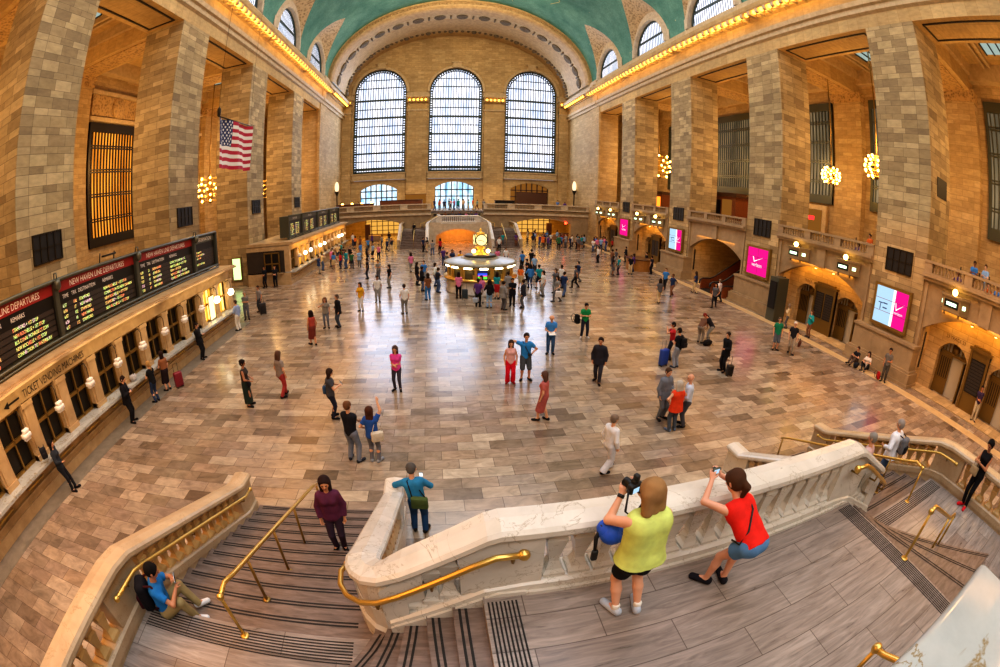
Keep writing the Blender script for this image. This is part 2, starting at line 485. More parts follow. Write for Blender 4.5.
# lunettes: carved groins, glowing half-round windows, moulded rings
wn = 1
for side in (-1, 1):
    fx = XL if side < 0 else XR
    groin = MB(); ring = MB()
    for ci, yc in enumerate(LYC):
        n = 12
        for s in (-1, 1):
            for i in range(n):
                for k in range(4):
                    def P(i, k):
                        tau = i/n; ph = tau*PI/2
                        w = (fx, yc+s*4.7*math.cos(ph), VZ+5.2*math.sin(ph)); th = tau*TH
                        if side > 0: th = PI-th
                        gq = vault(th, yc+s*half(tau)); f = k/4
                        return tuple(w[q]*(1-f)+gq[q]*f for q in range(3))
                    groin.add([P(i, k), P(i+1, k), P(i+1, k+1), P(i, k+1)], [(0, 1, 2, 3)], 0, True)
        X = lambda u, d, z: (fx+side*d, u, z)
        ring.arch(X, yc-4.9, yc+4.9, VZ-.2, VZ+5.3, [(yc, 4.0, VZ+.1, VZ+4.1, 'ell')], -.12, .5)
        m2 = [(4.0, -.1), (4.0, -.35), (4.35, -.35), (4.6, -.12)]
        for i in range(20):
            a, c = PI*i/20, PI*(i+1)/20
            for (r0, d0), (r1, d1) in zip(m2, m2[1:]):
                ring.add([X(yc+r*math.cos(t), d, VZ+.1+r*math.sin(t)) for r, d, t in ((r0, d0, a), (r1, d1, a), (r1, d1, c), (r0, d0, c))], [(0, 1, 2, 3)], 0)
    struct(groin.build('trim_%d' % (4 if side < 0 else 5), 'carved_stone', merge=True))
    struct(ring.build('trim_%d' % (6 if side < 0 else 7), 'pale_trim'))
    for yc in LYC:
        X = lambda u, d, z: (fx+side*d, u, z)
        w = MB(); n = 24
        w.add([X(yc+4.0*math.cos(PI*i/n), .4, VZ+.1+4.0*math.sin(PI*i/n)) for i in range(n+1)], [list(range(n+1))], 0)
        root = struct(w.build('window_%d' % wn, 'day_pane_side', loc=X(yc, 0, VZ))); wn += 1
        fr = MB()
        for k in range(-9, 10):
            u = k*.4; h = math.sqrt(max(.01, 4.0**2-u*u)); fr.box(*sorted((X(0, .3, 0)[0], X(0, .36, 0)[0])), yc+u-.028, yc+u+.028, VZ+.1, VZ+.1+h)
        for z in (VZ+1.9,): h = math.sqrt(16-1.8**2); fr.box(*sorted((X(0, .22, 0)[0], X(0, .38, 0)[0])), yc-h, yc+h, z-.11, z+.11)
        fr.tube([X(yc+3.93*math.cos(PI*i/n), .28, VZ+.1+3.93*math.sin(PI*i/n)) for i in range(n+1)], .14, 6)
        fr.build('window_frame', 'window_iron', loc=X(yc, 0, VZ)).parent = root
        root.children[0].location = (0, 0, 0)

# upper walls with the entablature (profile: projection from wall face, height)
PROF = [(0, 20.4), (0, 21.35), (.2, 21.5), (.22, 21.85), (.4, 21.95), (.45, 22.3), (.1, 22.4), (.1, 23.45), (.35, 23.6), (.4, 23.75), (1.15, 23.85), (1.25, 24.0), (1.3, 24.35), (1.0, 24.55), (.35, 24.9), (.3, 25.6), (-3.3, 25.6), (-3.3, 20.4)]
for side in (-1, 1):
    fx = XL if side < 0 else XR
    m = MB(); n = len(PROF)
    for i in range(n):
        (p0, z0), (p1, z1) = PROF[i], PROF[(i+1) % n]
        mi = 0 if i in (0, 17) else (1 if i in (1, 2, 3, 4, 5, 8, 13, 14) else (2 if i in (6, 7, 9, 10, 11, 12) else 0))
        for k in range(8):
            ya, yb = -16+(YE+16)*k/8, -16+(YE+16)*(k+1)/8
            m.add([(fx-side*p0, ya, z0), (fx-side*p0, yb, z0), (fx-side*p1, yb, z1), (fx-side*p1, ya, z1)], [(0, 1, 2, 3)], mi)
    # brackets between the bulbs
    for k in range(62):
        y = 5.0+k
        xa, xb = sorted((fx-side*.38, fx-side*1.2)); m.box(xa, xb, y-.17, y+.17, 23.5, 23.87, 1)
    # dark strips painted as the shade lines of a sunk panel, each lintel
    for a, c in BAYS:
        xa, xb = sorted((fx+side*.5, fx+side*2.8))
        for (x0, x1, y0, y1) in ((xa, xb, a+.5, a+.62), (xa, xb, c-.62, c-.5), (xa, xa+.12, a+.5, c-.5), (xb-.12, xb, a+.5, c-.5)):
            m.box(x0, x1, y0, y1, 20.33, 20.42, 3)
    struct(m.build('wall_left' if side < 0 else 'wall_right', ['lintel_stone', 'trim_stone', 'lintel_stone', 'shade_brown']))

# bulbs under the two cornices
bulb0 = None
def bulb(loc, label, grp):
    global bulb0
    if bulb0 is None:
        m = MB(); m.ball((0, 0, 0), (.19, .19, .2), 0, 8, 6); bulb0 = m.build('light_bulb', 'bulb_gold'); o = bulb0
        soc = MB(); soc.lathe([(.0, .12), (.07, .12), (.09, .2), (.0, .24)], 8)
        soc.build('socket', 'old_brass', bulb0)
        o.location = loc; tag(o, label, 'light bulb', grp); return o
    return copy_tree(bulb0, loc, 0, label, 'light bulb', grp)
for side, nm in ((-1, 'left'), (1, 'right')):
    for k in range(61):
        bulb(((XL+.95) if side < 0 else (XR-.95), 5.5+k, 23.72), 'round golden bulb in the row under the %s side cornice' % nm, 'bulbs under the %s cornice' % nm)

# pillars
PNAMES = ['in the foreground, mostly out of frame', 'nearest in full view', 'second along the hall', 'third along the hall', 'farthest along the hall']
LX = {0: 'behind the first departure board', 1: 'with the glowing orange grille on its near side', 2: 'just behind the hanging flag', 3: 'behind the far departure board'}
def pillar(side, k):
    y = PY[k]; fx = XL if side < 0 else XR
    nm = 'left' if side < 0 else 'right'
    t = thing('pillar', 'tall tan stone block pillar on the %s side, %s' % (nm, PNAMES[k]), 'pillar', (fx+side*1.65, y+2, 0))
    m = MB(); xa, xb = sorted((fx, fx+side*3.3)); m.box(xa, xb, y, y+4, 0, 20.41)
    m.build('shaft', 'pillar_stone', t)
    p = MB()
    kk = 1.0 if side < 0 else 2.3
    for (o, z0, z1) in ((.42, 0, .18), (.38, .18, .72), (.32, .72, .82), (.24, .82, 2.05), (.28, 2.05, 2.2)):
        o *= kk; xa, xb = sorted((fx-side*o, fx+side*.4)); p.box(xa, xb, y-o*.85, y+4+o*.6, z0, z1)
    p.build('plinth', 'low_stone', t)
    z0, z1 = (6.35, 7.55) if side < 0 else (5.6, 6.85)
    q = MB(); xa, xb = sorted((fx-side*.05, fx+side*.05)); q.box(xa, xb, y+1, y+2.95, z0, z1)
    gq = q.build('vent_panel', 'vent_black', t)
    q = MB(); xa, xb = sorted((fx-side*.09, fx+side*.02))
    for a in np.linspace(y+1, y+2.95, 5): q.box(xa, xb, a-.03, a+.03, z0, z1)
    for z in (z0, (z0+z1)/2, z1): q.box(xa, xb, y+1-.03, y+2.98, z-.03, z+.03)
    q.build('vent_bars', 'dark_bronze', gq, loc=t.matrix_basis.translation)
    if side > 0 and k == 1:
        q = MB(); q.box(fx+1.0, fx+2.6, y-.05, y+.02, 10.3, 11.4); q.build('side_vent', 'vent_black', t)
for side in (-1, 1):
    for k in range(5): pillar(side, k)

# side aisles: outer walls, floors, ceilings, cross beams, outer pilasters
for side in (-1, 1):
    fx = XL if side < 0 else XR; ox = -30.0 if side < 0 else 36.0; nm = 'left' if side < 0 else 'right'
    m = MB(); xa, xb = sorted((ox, ox+side*.4)); m.box(xa, xb, -16, YF, 0, 24)
    struct(m.build('wall_%s_outer' % nm, 'wall_stone'))
    m = MB(); xa, xb = sorted((fx+side*3.2, ox)); m.box(xa, xb, -16, YF, 22.6, 23.0)
    for p in PY:                                       # cross beams and coffer ledges
        m.box(xa, xb, p+.45, p+3.55, 20.35, 22.7, 0)
        m.box(xa, xb, p+.95, p+3.05, 20.28, 20.36, 1)
        m.box(xa, xb, p+.1, p+.5, 21.7, 22.7, 2); m.box(xa, xb, p+3.5, p+3.9, 21.7, 22.7, 2)
    for a, c in BAYS:
        x1, x2 = sorted((fx+side*3.2, fx+side*4.0)); m.box(x1, x2, a-.5, c+.5, 21.5, 22.7, 2)
        x1, x2 = sorted((ox, ox-side*.9)); m.box(x1, x2, a-.5, c+.5, 21.2, 22.7, 2)
        mid = (fx+side*3.3+ox)/2
        for y in (a+1.5, a+2.1, c-2.1, c-1.5): m.box(min(fx+side*4, ox), max(fx+side*4, ox), y-.12, y+.12, 22.2, 22.62, 2)
        m.box(mid-1.6, mid+1.6, a+2.6, c-2.6, 22.5, 22.62, 3)
        for k in range(6): m.box(mid-1.7, mid+1.7, a+2.6+k*(c-a-5.2)/5-.06, a+2.6+k*(c-a-5.2)/5+.06, 22.42, 22.55, 4)
    struct(m.build('ceiling_%s_aisle' % nm, ['lintel_stone', 'carved_capital', 'trim_stone', 'skylight_pane', 'black_metal']))
    for k, p in enumerate(PY):
        t = thing('pilaster', 'sandstone pilaster with carved capital on the outer wall of the %s aisle, %s' % (nm, ['out of frame', 'nearest in view', 'second along', 'third along', 'farthest along'][k]), 'pilaster', (ox-side*.4, p+2, 0))
        m = MB(); xa, xb = sorted((ox-side*.01, ox-side*.8)); m.box(xa, xb, p+.25, p+3.75, 0, 19.5); m.build('shaft', 'wall_stone', t)
        m = MB(); x2, x3 = sorted((ox-side*.01, ox-side*.95)); m.box(x2, x3, p+.1, p+3.9, 19.5, 20.4)
        x2, x3 = sorted((ox-side*.01, ox-side*1.1)); m.box(x2, x3, p+.0, p+4.0, 20.2, 20.42); m.build('capital', 'carved_capital', t)
    # tall grille windows
    for k, (a, c) in enumerate(BAYS):
        if k == 0: continue
        z0, z1 = (5.9, 16.6) if side < 0 else (9.6, 19.7)
        y0, y1 = a+.6, c-.6
        g = MB(); xa, xb = sorted((ox-side*.06, ox+side*.1)); g.box(xa, xb, y0, y1, z0, z1)
        root = struct(g.build('window_%d' % wn, 'amber_pane' if side < 0 else 'smoke_pane', loc=(ox, (y0+y1)/2, z0))); wn += 1
        f = MB(); xa, xb = sorted((ox-side*.1, ox-side*.26))
        n = 17
        for i in range(1, n): u = y0+(y1-y0)*i/n; f.box(xa, xb, u-.06, u+.06, z0, z1)
        for i in range(1, 5):
            z = z0+(z1-z0)*i/5; f.box(xa-.02, xb+.02, y0, y1, z-.1, z+.02); f.box(xa-.02, xb+.02, y0, y1, z+.12, z+.22)
        f.box(xa-.03, xb+.03, y0-.1, y1+.1, z0-.1, z0+.75); f.box(xa-.03, xb+.03, y0-.1, y1+.1, z1-.75, z1+.1)
        f.box(xa-.05, xb+.05, y0-.1, y0+.2, z0, z1); f.box(xa-.05, xb+.05, y1-.2, y1+.1, z0, z1)
        o = f.build('grille', 'dark_bronze' if side < 0 else 'board_metal', loc=(ox, (y0+y1)/2, z0)); o.parent = root; o.location = (0, 0, 0)
        if side < 0:
            r = MB(); r.box(ox, ox+.3, y0-.1, y1+.1, 17.3, 19.2, 0); r.box(ox, ox+.55, y0-.4, y1+.4, 16.75, 17.15, 1); r.box(ox, ox+.5, y0-.4, y1+.4, 19.25, 19.6, 1)
            r.ball((ox+.3, (y0+y1)/2, 18.25), (.35, 1.0, 1.1), 0, 12, 8)
            tag(r.build('relief_panel', ['carved_capital', 'trim_stone'], loc=(ox, (y0+y1)/2, 17)), 'carved stone relief panel over the orange grille window, left aisle, %s' % ['', 'beside the foreground pillar', 'behind the first departure board', 'behind the flag', 'behind the far departure board', 'at the far end'][k], 'relief')

# right side: balcony floor, arched lower walls, alcoves with gates, balustrade
m = MB(); m.box(XR+.56, 35.99, -16, YE, 5.3, 5.6); struct(m.build('floor_right_balcony', 'landing_tiles'))
lw = MB(); bw = MB(); cap = MB()
alc = MB()
for k, (a, c) in enumerate(BAYS):
    yc = (a+c)/2
    X = lambda u, d, z: (d, u, z)
    lw.arch(X, a-.05, c+.05, 0, 5.95, [(yc, 4.15, 3.2, 4.45, 'seg')], XR+.1, XR+.55)
    # keystone, sunk panels
    lw.box(XR-.08, XR+.15, yc-.4, yc+.4, 4.5, 5.9)
    for s in (-1, 1):
        lw.box(XR+.0, XR+.12, yc+s*4.3-.1, yc+s*4.3+.1, 0, 5.6)
    lw.box(XR-.35, XR+.3, a, c, 5.9, 6.08); lw.box(XR-.2, XR+.3, a, c, 5.72, 5.9)
    # alcove shell
    dx = 25.0 if k != 3 else 32.0
    if k != 3:
        dw = 2.0
        alc.arch(X, a+.2, c-.2, 0, 4.9, [(yc-dw, 1.12, 2.3, 2.95, 'seg'), (yc+dw, 1.12, 2.3, 2.95, 'seg')], dx, dx+1.1)
    else:
        alc.box(dx, dx+.3, a+.2, c-.2, 0, 4.9)
    alc.box(XR+.5, dx+1, a+.05, a+.5, 0, 4.9); alc.box(XR+.5, dx+1, c-.5, c-.05, 0, 4.9); alc.box(XR+.5, dx+1, a+.05, c-.05, 4.6, 4.9)
    alc.box(XR-.2, XR+1.3, a+.3, c-.3, 0, .05)
    alc.box(XR+.6, XR+.75, c-.55, c-.5, 1.0, 3.0, 1)
struct(lw.build('wall_right_lower', ['low_stone']))
struct(alc.build('wall_right_alcoves', ['wall_stone', 'vent_black']))
bn = MB(); bn.lathe([(.05, 0), (.075, 0), (.075, .05), (.05, .08), (.085, .17), (.08, .25), (.04, .36), (.06, .4), (.07, .42), (.07, .47), (.05, .47)], 8)
bal0 = None
BN = ['out of frame on the right', 'over the nearest gate on the right', 'over the second gate on the right', 'over the escalator arch', 'over the gate beyond the escalator', 'over the farthest gate on the right']
for k, (a, c) in enumerate(BAYS):
    if k == 0: continue
    t = thing('balustrade', 'grey stone balcony balustrade %s' % BN[k], 'balustrade', (XR, (a+c)/2, 6.08))
    m = MB(); m.box(XR-.2, XR+.25, a, c, 6.62, 6.76); m.build('top_rail', 'low_stone', t)
    L = c-a; w = (L-4*.55)/3
    for i in range(4):
        m = MB(); m.box(XR-.16, XR+.2, a+i*(w+.55), a+i*(w+.55)+.55, 6.15, 6.63); m.build('pier', 'low_stone', t)
    m = MB(); m.box(XR-.16, XR+.2, a, c, 6.08, 6.15); m.build('base_rail', 'low_stone', t)
    for i in range(3):
        y0 = a+.55+i*(w+.55)
        for j in range(9):
            y = y0+w*(j+.5)/9
            if bal0 is None:
                o = bn.build('baluster', 'low_stone'); bal0 = o
            else: o = bal0.copy(); COL.objects.link(o)
            o.parent = t; o.location = (0.02, y-t.location.y, .07)

# gates inside the alcoves
GN = ['', 'nearest right alcove', 'second right alcove', '', 'alcove beyond the escalator', 'farthest right alcove']
dn = 1
for k, (a, c) in enumerate(BAYS):
    if k in (0, 3): continue
    yc = (a+c)/2; dx = 25.0
    for s in (-1, 1):
        y = yc+s*2.0
        f = MB(); X = lambda u, d, z: (d, u, z)
        n = 14
        # fan light frame
        f.box(dx+.45, dx+.6, y-1.12, y+1.12, 2.2, 2.36); f.box(dx+.45, dx+.6, y-1.12, y-1.0, 0, 2.3); f.box(dx+.45, dx+.6, y+1.0, y+1.12, 0, 2.3)
        for q in range(9): f.box(dx+.5, dx+.56, y-1+q*.25-.03, y-1+q*.25+.03, 2.3, 2.4+.5*math.sin(PI*(q+.5)/9))
        f.lathe([(0, -.05), (.28, -.05), (.28, .05), (0, .05)], 12, (dx+.5, y, 2.62), T=Matrix.Rotation(PI/2, 4, 'Y'))
        root = struct(f.build('door_%d' % dn, 'bronze_door', loc=(dx+.5, y, 0))); dn += 1
        g = MB(); g.box(dx+.62, dx+.64, y-1.12, y+1.12, 0, 2.95); o = g.build('door_glass', 'gate_glass', loc=(dx+.5, y, 0)); o.parent = root; o.location = (0, 0, 0)
        for q in (-1, 1):
            lf = MB(); y2 = y+q*.98
            x0, x1 = dx+.1, dx+.95
            if q == 1:
                lf.box(dx+.42, dx+.5, y+.12, y+1.0, .02, 2.2)
                for i in range(5): lf.box(dx+.39, dx+.53, y+.22+i*.16, y+.28+i*.16, .9, 2.05, 1)
            else:
                lf.box(x0-.3, x1-.4, y2-.05, y2+.03, .02, 2.2)
                for i in range(4): lf.box(x0-.2+i*.2, x0-.14+i*.2, y2-.08, y2+.06, .9, 2.05, 1)
            o = lf.build('door_leaf', ['bronze_door', 'dark_bronze'], loc=(dx+.5, y, 0)); o.parent = root; o.location = (0, 0, 0)
    t = thing('gate_board', 'bronze train board with black slats between the two doors of the %s' % GN[k], 'information board', (dx, yc, 0))
    w = .72 if k == 1 else 1.05
    m = MB(); m.box(dx-.22, dx-.01, yc-w, yc+w, 0.05, 3.15); m.box(dx-.32, dx-.01, yc-w-.1, yc+w+.1, 3.15, 3.3); m.box(dx-.28, dx-.01, yc-w*.8, yc+w*.8, 3.3, 3.42)
    for q in (-1, 1): m.box(dx-.3, dx-.01, yc+q*(w-.08)-.08, yc+q*(w-.08)+.08, .05, 3.15)
    m.build('case', 'bronze_door', t)
    m = MB()
    cells = [(yc-w+.2, yc+w-.2)] if k == 1 else [(yc-w+.2, yc-.06), (yc+.06, yc+w-.2)]
    for y0, y1 in cells:
        m.box(dx-.25, dx-.2, y0, y1, 1.0, 2.75, 0)
        for i in range(10): m.box(dx-.27, dx-.22, y0+.05, y1-.05, 1.08+i*.165, 1.19+i*.165, 1)
    m.build('slat_panel', ['board_black', 'slat_grey'], t)
    if k in (1, 2):
        tx = MB(); put_text(tx, '23 TRACK 23' if k == 1 else 'TRACK', .26, lambda x, y: (dx-.03, yc+2.0-x, 3.12+y), 0, 'CENTER')
        tag(tx.build('track_lettering', 'bronze', loc=(dx, yc+2, 3.1)), 'dark carved track lettering above the left door of the %s' % GN[k], 'lettering')
    # small downlights at the alcove lip
    for i in range(4):
        y = yc-2.6+i*1.75; m = MB()
        m.lathe([(0, .3), (.04, .3), (.04, .12), (.14, 0), (.12, -.08), (0, -.08)], 10, (XR+.6, y, 4.25+.12))
        l = m.build('downlight', 'old_brass', loc=(XR+.6, y, 4.3)); tag(l, 'small brass downlight under the arch lip of the %s' % GN[k], 'lamp', 'downlights in the %s' % GN[k])
        m = MB(); m.ball((XR+.6, y, 4.28), (.09, .09, .04), 0, 8, 5); o = m.build('bulb', 'bulb_warm', loc=(XR+.6, y, 4.3)); o.parent = l; o.location = (0, 0, 0)

# escalator in its arch
a, c = BAYS[3]; yc = (a+c)/2
t = thing('escalator', 'escalator with brown side panels rising inside the third right-hand arch', 'escalator', (XR+.6, yc, 0))
m = MB()
def ep(x): return max(0, (x-XR+.1)*.58)
xs = [XR-1.3+.5*i for i in range(17)]
for i, (y0, y1) in enumerate(((yc-3.6, yc-2.2), (yc-1.9, yc-.5))):
    st = MB()
    for x0, x1 in zip(xs, xs[1:]): st.box(x0, x1, y0, y1, max(0, ep(x0)-.3), ep(x0)+.12)
    st.build('steps', 'grip_black', t)
    for yy in (y0-.12, y1+.12):
        bb = MB(); poly = [(x, ep(x)) for x in xs]+[(x, ep(x)+.95) for x in xs[::-1]]
        bb.prism(poly, yy-.06, yy+.06, 'y'); bb.build('side_panel', 'wood', t)
        hr = MB(); hr.tube([(xs[0]-.15, yy, .55), (xs[0]-.1, yy, .85), (xs[0]+.2, yy, 1.0)]+[(x, yy, ep(x)+1.0) for x in xs[2:]], .07, 8); hr.build('handrail', 'rubber', t)
# ------------------------------------------------------------------ far end
X80 = lambda u, d, z: (u, d, z)
WC = [-10.14, 3.4, 16.95]
m = MB()
m.arch(X80, XL-.6, XR+.6, 9.9, 40.5, [(c, 4.72, 26.2, 30.95, 'ell') for c in WC], YF, YF+1.3)
m.box(-30, XL-.6, YF, YF+.5, 0, 24); m.box(XR+.6, 36, YF, YF+.5, 0, 24)
struct(m.build('wall_far', 'wall_stone'))
m = MB()
m.arch(X80, XL-.6, XR+.6, 4.5, 9.9, [(WC[0], 3.35, 8.1, 9.15, 'seg'), (WC[1], 3.45, 8.3, 9.35, 'seg'), (WC[2], 3.5, 8.2, 9.25, 'seg')], YF, YF+1.3)
m.box(XL, XR, YF+3.0, YF+3.2, 4.5, 10, 0)
for c in WC: m.box(c-5.0, c+5.0, YF-.45, YF+.2, 9.95, 10.2, 1); m.box(c-4.8, c+4.8, YF-.25, YF+.2, 10.2, 11.0, 1); m.box(c-4.9, c+4.9, YF-.4, YF+.3, 11.0, 11.22, 1)
struct(m.build('wall_far_base', ['wall_stone', 'trim_stone']))
# piers with capitals
m = MB()
PX = [(XL-.6, WC[0]-4.72-.35, -1), (WC[0]+4.72+.3, WC[1]-4.72-.3, 0), (WC[1]+4.72+.3, WC[2]-4.72-.3, 0), (WC[2]+4.72+.35, XR+.6, 1)]
for x0, x1, e in PX:
    m.box(x0, x1, YF-.7, YF+.2, 4.5, 23.2, 0)
    m.box(x0-.1, x1+.1, YF-.85, YF+.2, 22.4, 22.7, 1); m.box(x0, x1, YF-.75, YF+.2, 22.7, 24.0, 2)
    m.box(x0-.3, x1+.3, YF-1.5, YF+.2, 24.9, 25.3, 1); m.box(x0-.2, x1+.2, YF-1.0, YF+.2, 25.3, 25.9, 1)
    m.box(x0-.15, x1+.15, YF-1.3, YF+.2, 24.0, 24.1, 2)
    n = 5 if e == 0 else 3
    for i in range(n+1):
        u = x0+(x1-x0)*i/n; m.box(u-.12, u+.12, YF-1.4, YF, 24.05, 24.95, 2)
struct(m.build('trim_8', ['wall_stone', 'trim_stone', 'lintel_stone']))
for q, (x0, x1, e) in enumerate(PX):
    n = 5 if e == 0 else 3
    for i in range(n): bulb((x0+(x1-x0)*(i+.5)/n, YF-1.15, 24.45), 'golden bulb in the capital of a window pier on the far wall', 'bulbs in the far pier capitals')
# window mouldings + keystones
m = MB()
for c in WC:
    for i in range(24):
        a, b_ = PI*i/24, PI*(i+1)/24
        for (r0, d0), (r1, d1) in (((4.72, 0), (4.72, -.3)), ((4.72, -.3), (5.15, -.3)), ((5.15, -.3), (5.3, 0))):
            m.add([(c+r*math.cos(t), YF+d, 26.2+r*math.sin(t)) for r, d, t in ((r0, d0, a), (r1, d1, a), (r1, d1, b_), (r0, d0, b_))], [(0, 1, 2, 3)])
    m.box(c-.75, c+.75, YF-.5, YF+.1, 31.0, 31.9); m.box(c-.95, c+.95, YF-.6, YF+.1, 31.9, 32.15)
struct(m.build('trim_9', 'trim_stone'))
# great windows
for c in WC:
    p = MB(); n = 28
    p.add([(c-4.72, YF+.8, 11.2), (c+4.72, YF+.8, 11.2)]+[(c+4.72*math.cos(PI*i/n), YF+.8, 26.2+4.75*math.sin(PI*i/n)) for i in range(n+1)], [list(range(n+3))])
    root = struct(p.build('window_%d' % wn, 'day_pane', loc=(c, YF+.8, 11.2))); wn += 1
    f = MB(); y0, y1 = YF+.45, YF+.62
    def top(u): return 26.2+4.7*math.sqrt(max(0, 1-(u/4.72)**2))
    for i in range(-10, 11):
        u = i*.46; f.box(c+u-.062, c+u+.062, y0, y1, 11.2, top(u))
    for z, h in ((12.0, .5), (13.4, .16), (14.9, .3), (16.6, .14), (18.2, .32), (19.9, .14), (21.5, .36), (23.2, .14), (24.9, .34), (27.3, .16), (28.9, .12)):
        hw = 4.6 if z < 26.2 else 4.72*math.sqrt(max(0, 1-((z-26.2)/4.75)**2)); f.box(c-hw, c+hw, y0-.06, y1+.05, z-h/2, z+h/2)
    f.box(c-4.72, c+4.72, y0-.1, y1+.1, 11.2, 11.6)
    # lattice border
    for s in (-1, 1):
        f.box(c+s*4.62-.1, c+s*4.62+.1, y0-.12, y1+.1, 11.2, 26.2); f.box(c+s*4.2-.06, c+s*4.2+.06, y0-.1, y1+.1, 11.2, 26.2)
        for i in range(33): f.box(c+s*4.4-.22, c+s*4.4+.22, y0-.1, y1+.1, 11.5+i*.46, 11.5+i*.46+.2)
    for r, w in ((4.62, .12), (4.15, .07)): f.tube([(c+r*math.cos(PI*i/n), y0, 26.2+r*math.sin(PI*i/n)) for i in range(n+1)], w, 6)
    for i in range(30):
        a = PI*(i+.5)/30; f.tube([(c+4.15*math.cos(a), y0, 26.2+4.15*math.sin(a)), (c+4.62*math.cos(a), y0, 26.2+4.62*math.sin(a))], .12, 4)
    o = f.build('window_frame', 'window_iron', loc=(c, YF+.8, 11.2)); o.parent = root; o.location = (0, 0, 0)
# entrances below the windows
for qi, (c, hw, mat) in enumerate(((WC[0], 3.35, 'door_day'), (WC[1], 3.45, 'door_day'), (WC[2], 3.5, 'amber_dim'))):
    p = MB(); p.box(c-hw, c+hw, YF+.9, YF+.95, 4.5, 9.4)
    root = struct(p.build('door_%d' % dn, mat, loc=(c, YF+.9, 4.5))); dn += 1
    f = MB(); n = 7
    for i in range(n+1): u = c-hw+2*hw*i/n; f.box(u-.09, u+.09, YF+.5, YF+.8, 4.5, 9.35)
    for z in (6.7, 7.9): f.box(c-hw, c+hw, YF+.5, YF+.8, z-.1, z+.1)
    o = f.build('door_frame', 'window_iron' if qi < 2 else 'dark_wood', loc=(c, YF+.9, 4.5)); o.parent = root; o.location = (0, 0, 0)

# end arch: archivolt rings and soffit between the vault and the window wall
def ell(a, b_, y, t, z=VZ): return (CX-a*math.cos(t), y, z+b_*math.sin(t))
m = MB(); n = 48
RINGS = [(20.3, 13.75, YE+.2), (20.3, 13.75, YE-.35), (20.1, 13.45, YE-.35), (20.05, 13.3, YE-.1), (19.95, 12.95, YE-.1), (19.9, 12.85, YE-.3), (19.7, 12.6, YE-.25), (19.6, 12.25, YE+.1), (19.5, 12.1, YE+.6),
         (19.5, 12.05, YE+2.3), (19.5, 12.05, YE+2.3), (19.5, 12.15, YE+2.5), (19.5, 12.15, YE+4.7), (19.5, 12.05, YE+4.9), (19.5, 12.05, YE+9.8), (19.5, 12.1, YE+9.9), (19.5, 12.1, YE+11.3), (19.5, 12.0, YE+11.5), (19.5, 12.0, YF+.1)]
for (a0, b0, y0), (a1, b1, y1) in zip(RINGS, RINGS[1:]):
    mi = 1 if abs(y0-(YE+9.9)) < .01 or abs(y0-YE-2.5) < .05 else 0
    for i in range(n):
        t0, t1 = PI*i/n, PI*(i+1)/n
        m.add([ell(a0, b0, y0, t0), ell(a0, b0, y0, t1), ell(a1, b1, y1, t1), ell(a1, b1, y1, t0)], [(0, 1, 2, 3)], mi, False)
for i in range(110):                                  # egg moulding on the face
    t0 = PI*(i+.5)/110; q = ell(20.0, 13.1, YE-.2, t0); m.ball(q, .17, 0, 6, 4)
struct(m.build('trim_10', ['arch_stone', 'trim_stone']))
m = MB()
for i in range(17):
    t0 = PI*(i+.5)/17; x, y, z = ell(19.45, 12.1, YE+3.6, t0)
    nx, nz = -(x-CX)/19.5**2, -(z-VZ)/12.1**2; L = math.hypot(nx, nz); ax = Vector((nx/L, 0, nz/L))
    R = ax.to_track_quat('Z', 'Y').to_matrix().to_4x4()
    m.lathe([(0, .12), (.35, .12), (.45, .05), (.75, .2), (.9, .1), (.95, 0)], 14, (x, y, z), 0, True, R)
    t1 = PI*i/17
    if i:
        p = [ell(19.42, 12.05, YE+3.0+1.2*f, t1+.0) for f in (0, .5, 1)]; m.tube(p, .16, 6)
struct(m.build('trim_11', 'dark_medallion'))
m = MB()
for i in range(60):
    t0 = PI*(i+.5)/60; x, y, z = ell(19.4, 12.0, YE+10.6, t0); m.ball((x, y, z), (.3, .35, .22) if i % 4 else (.5, .5, .4), 0, 7, 4)
struct(m.build('trim_12', 'dark_medallion'))
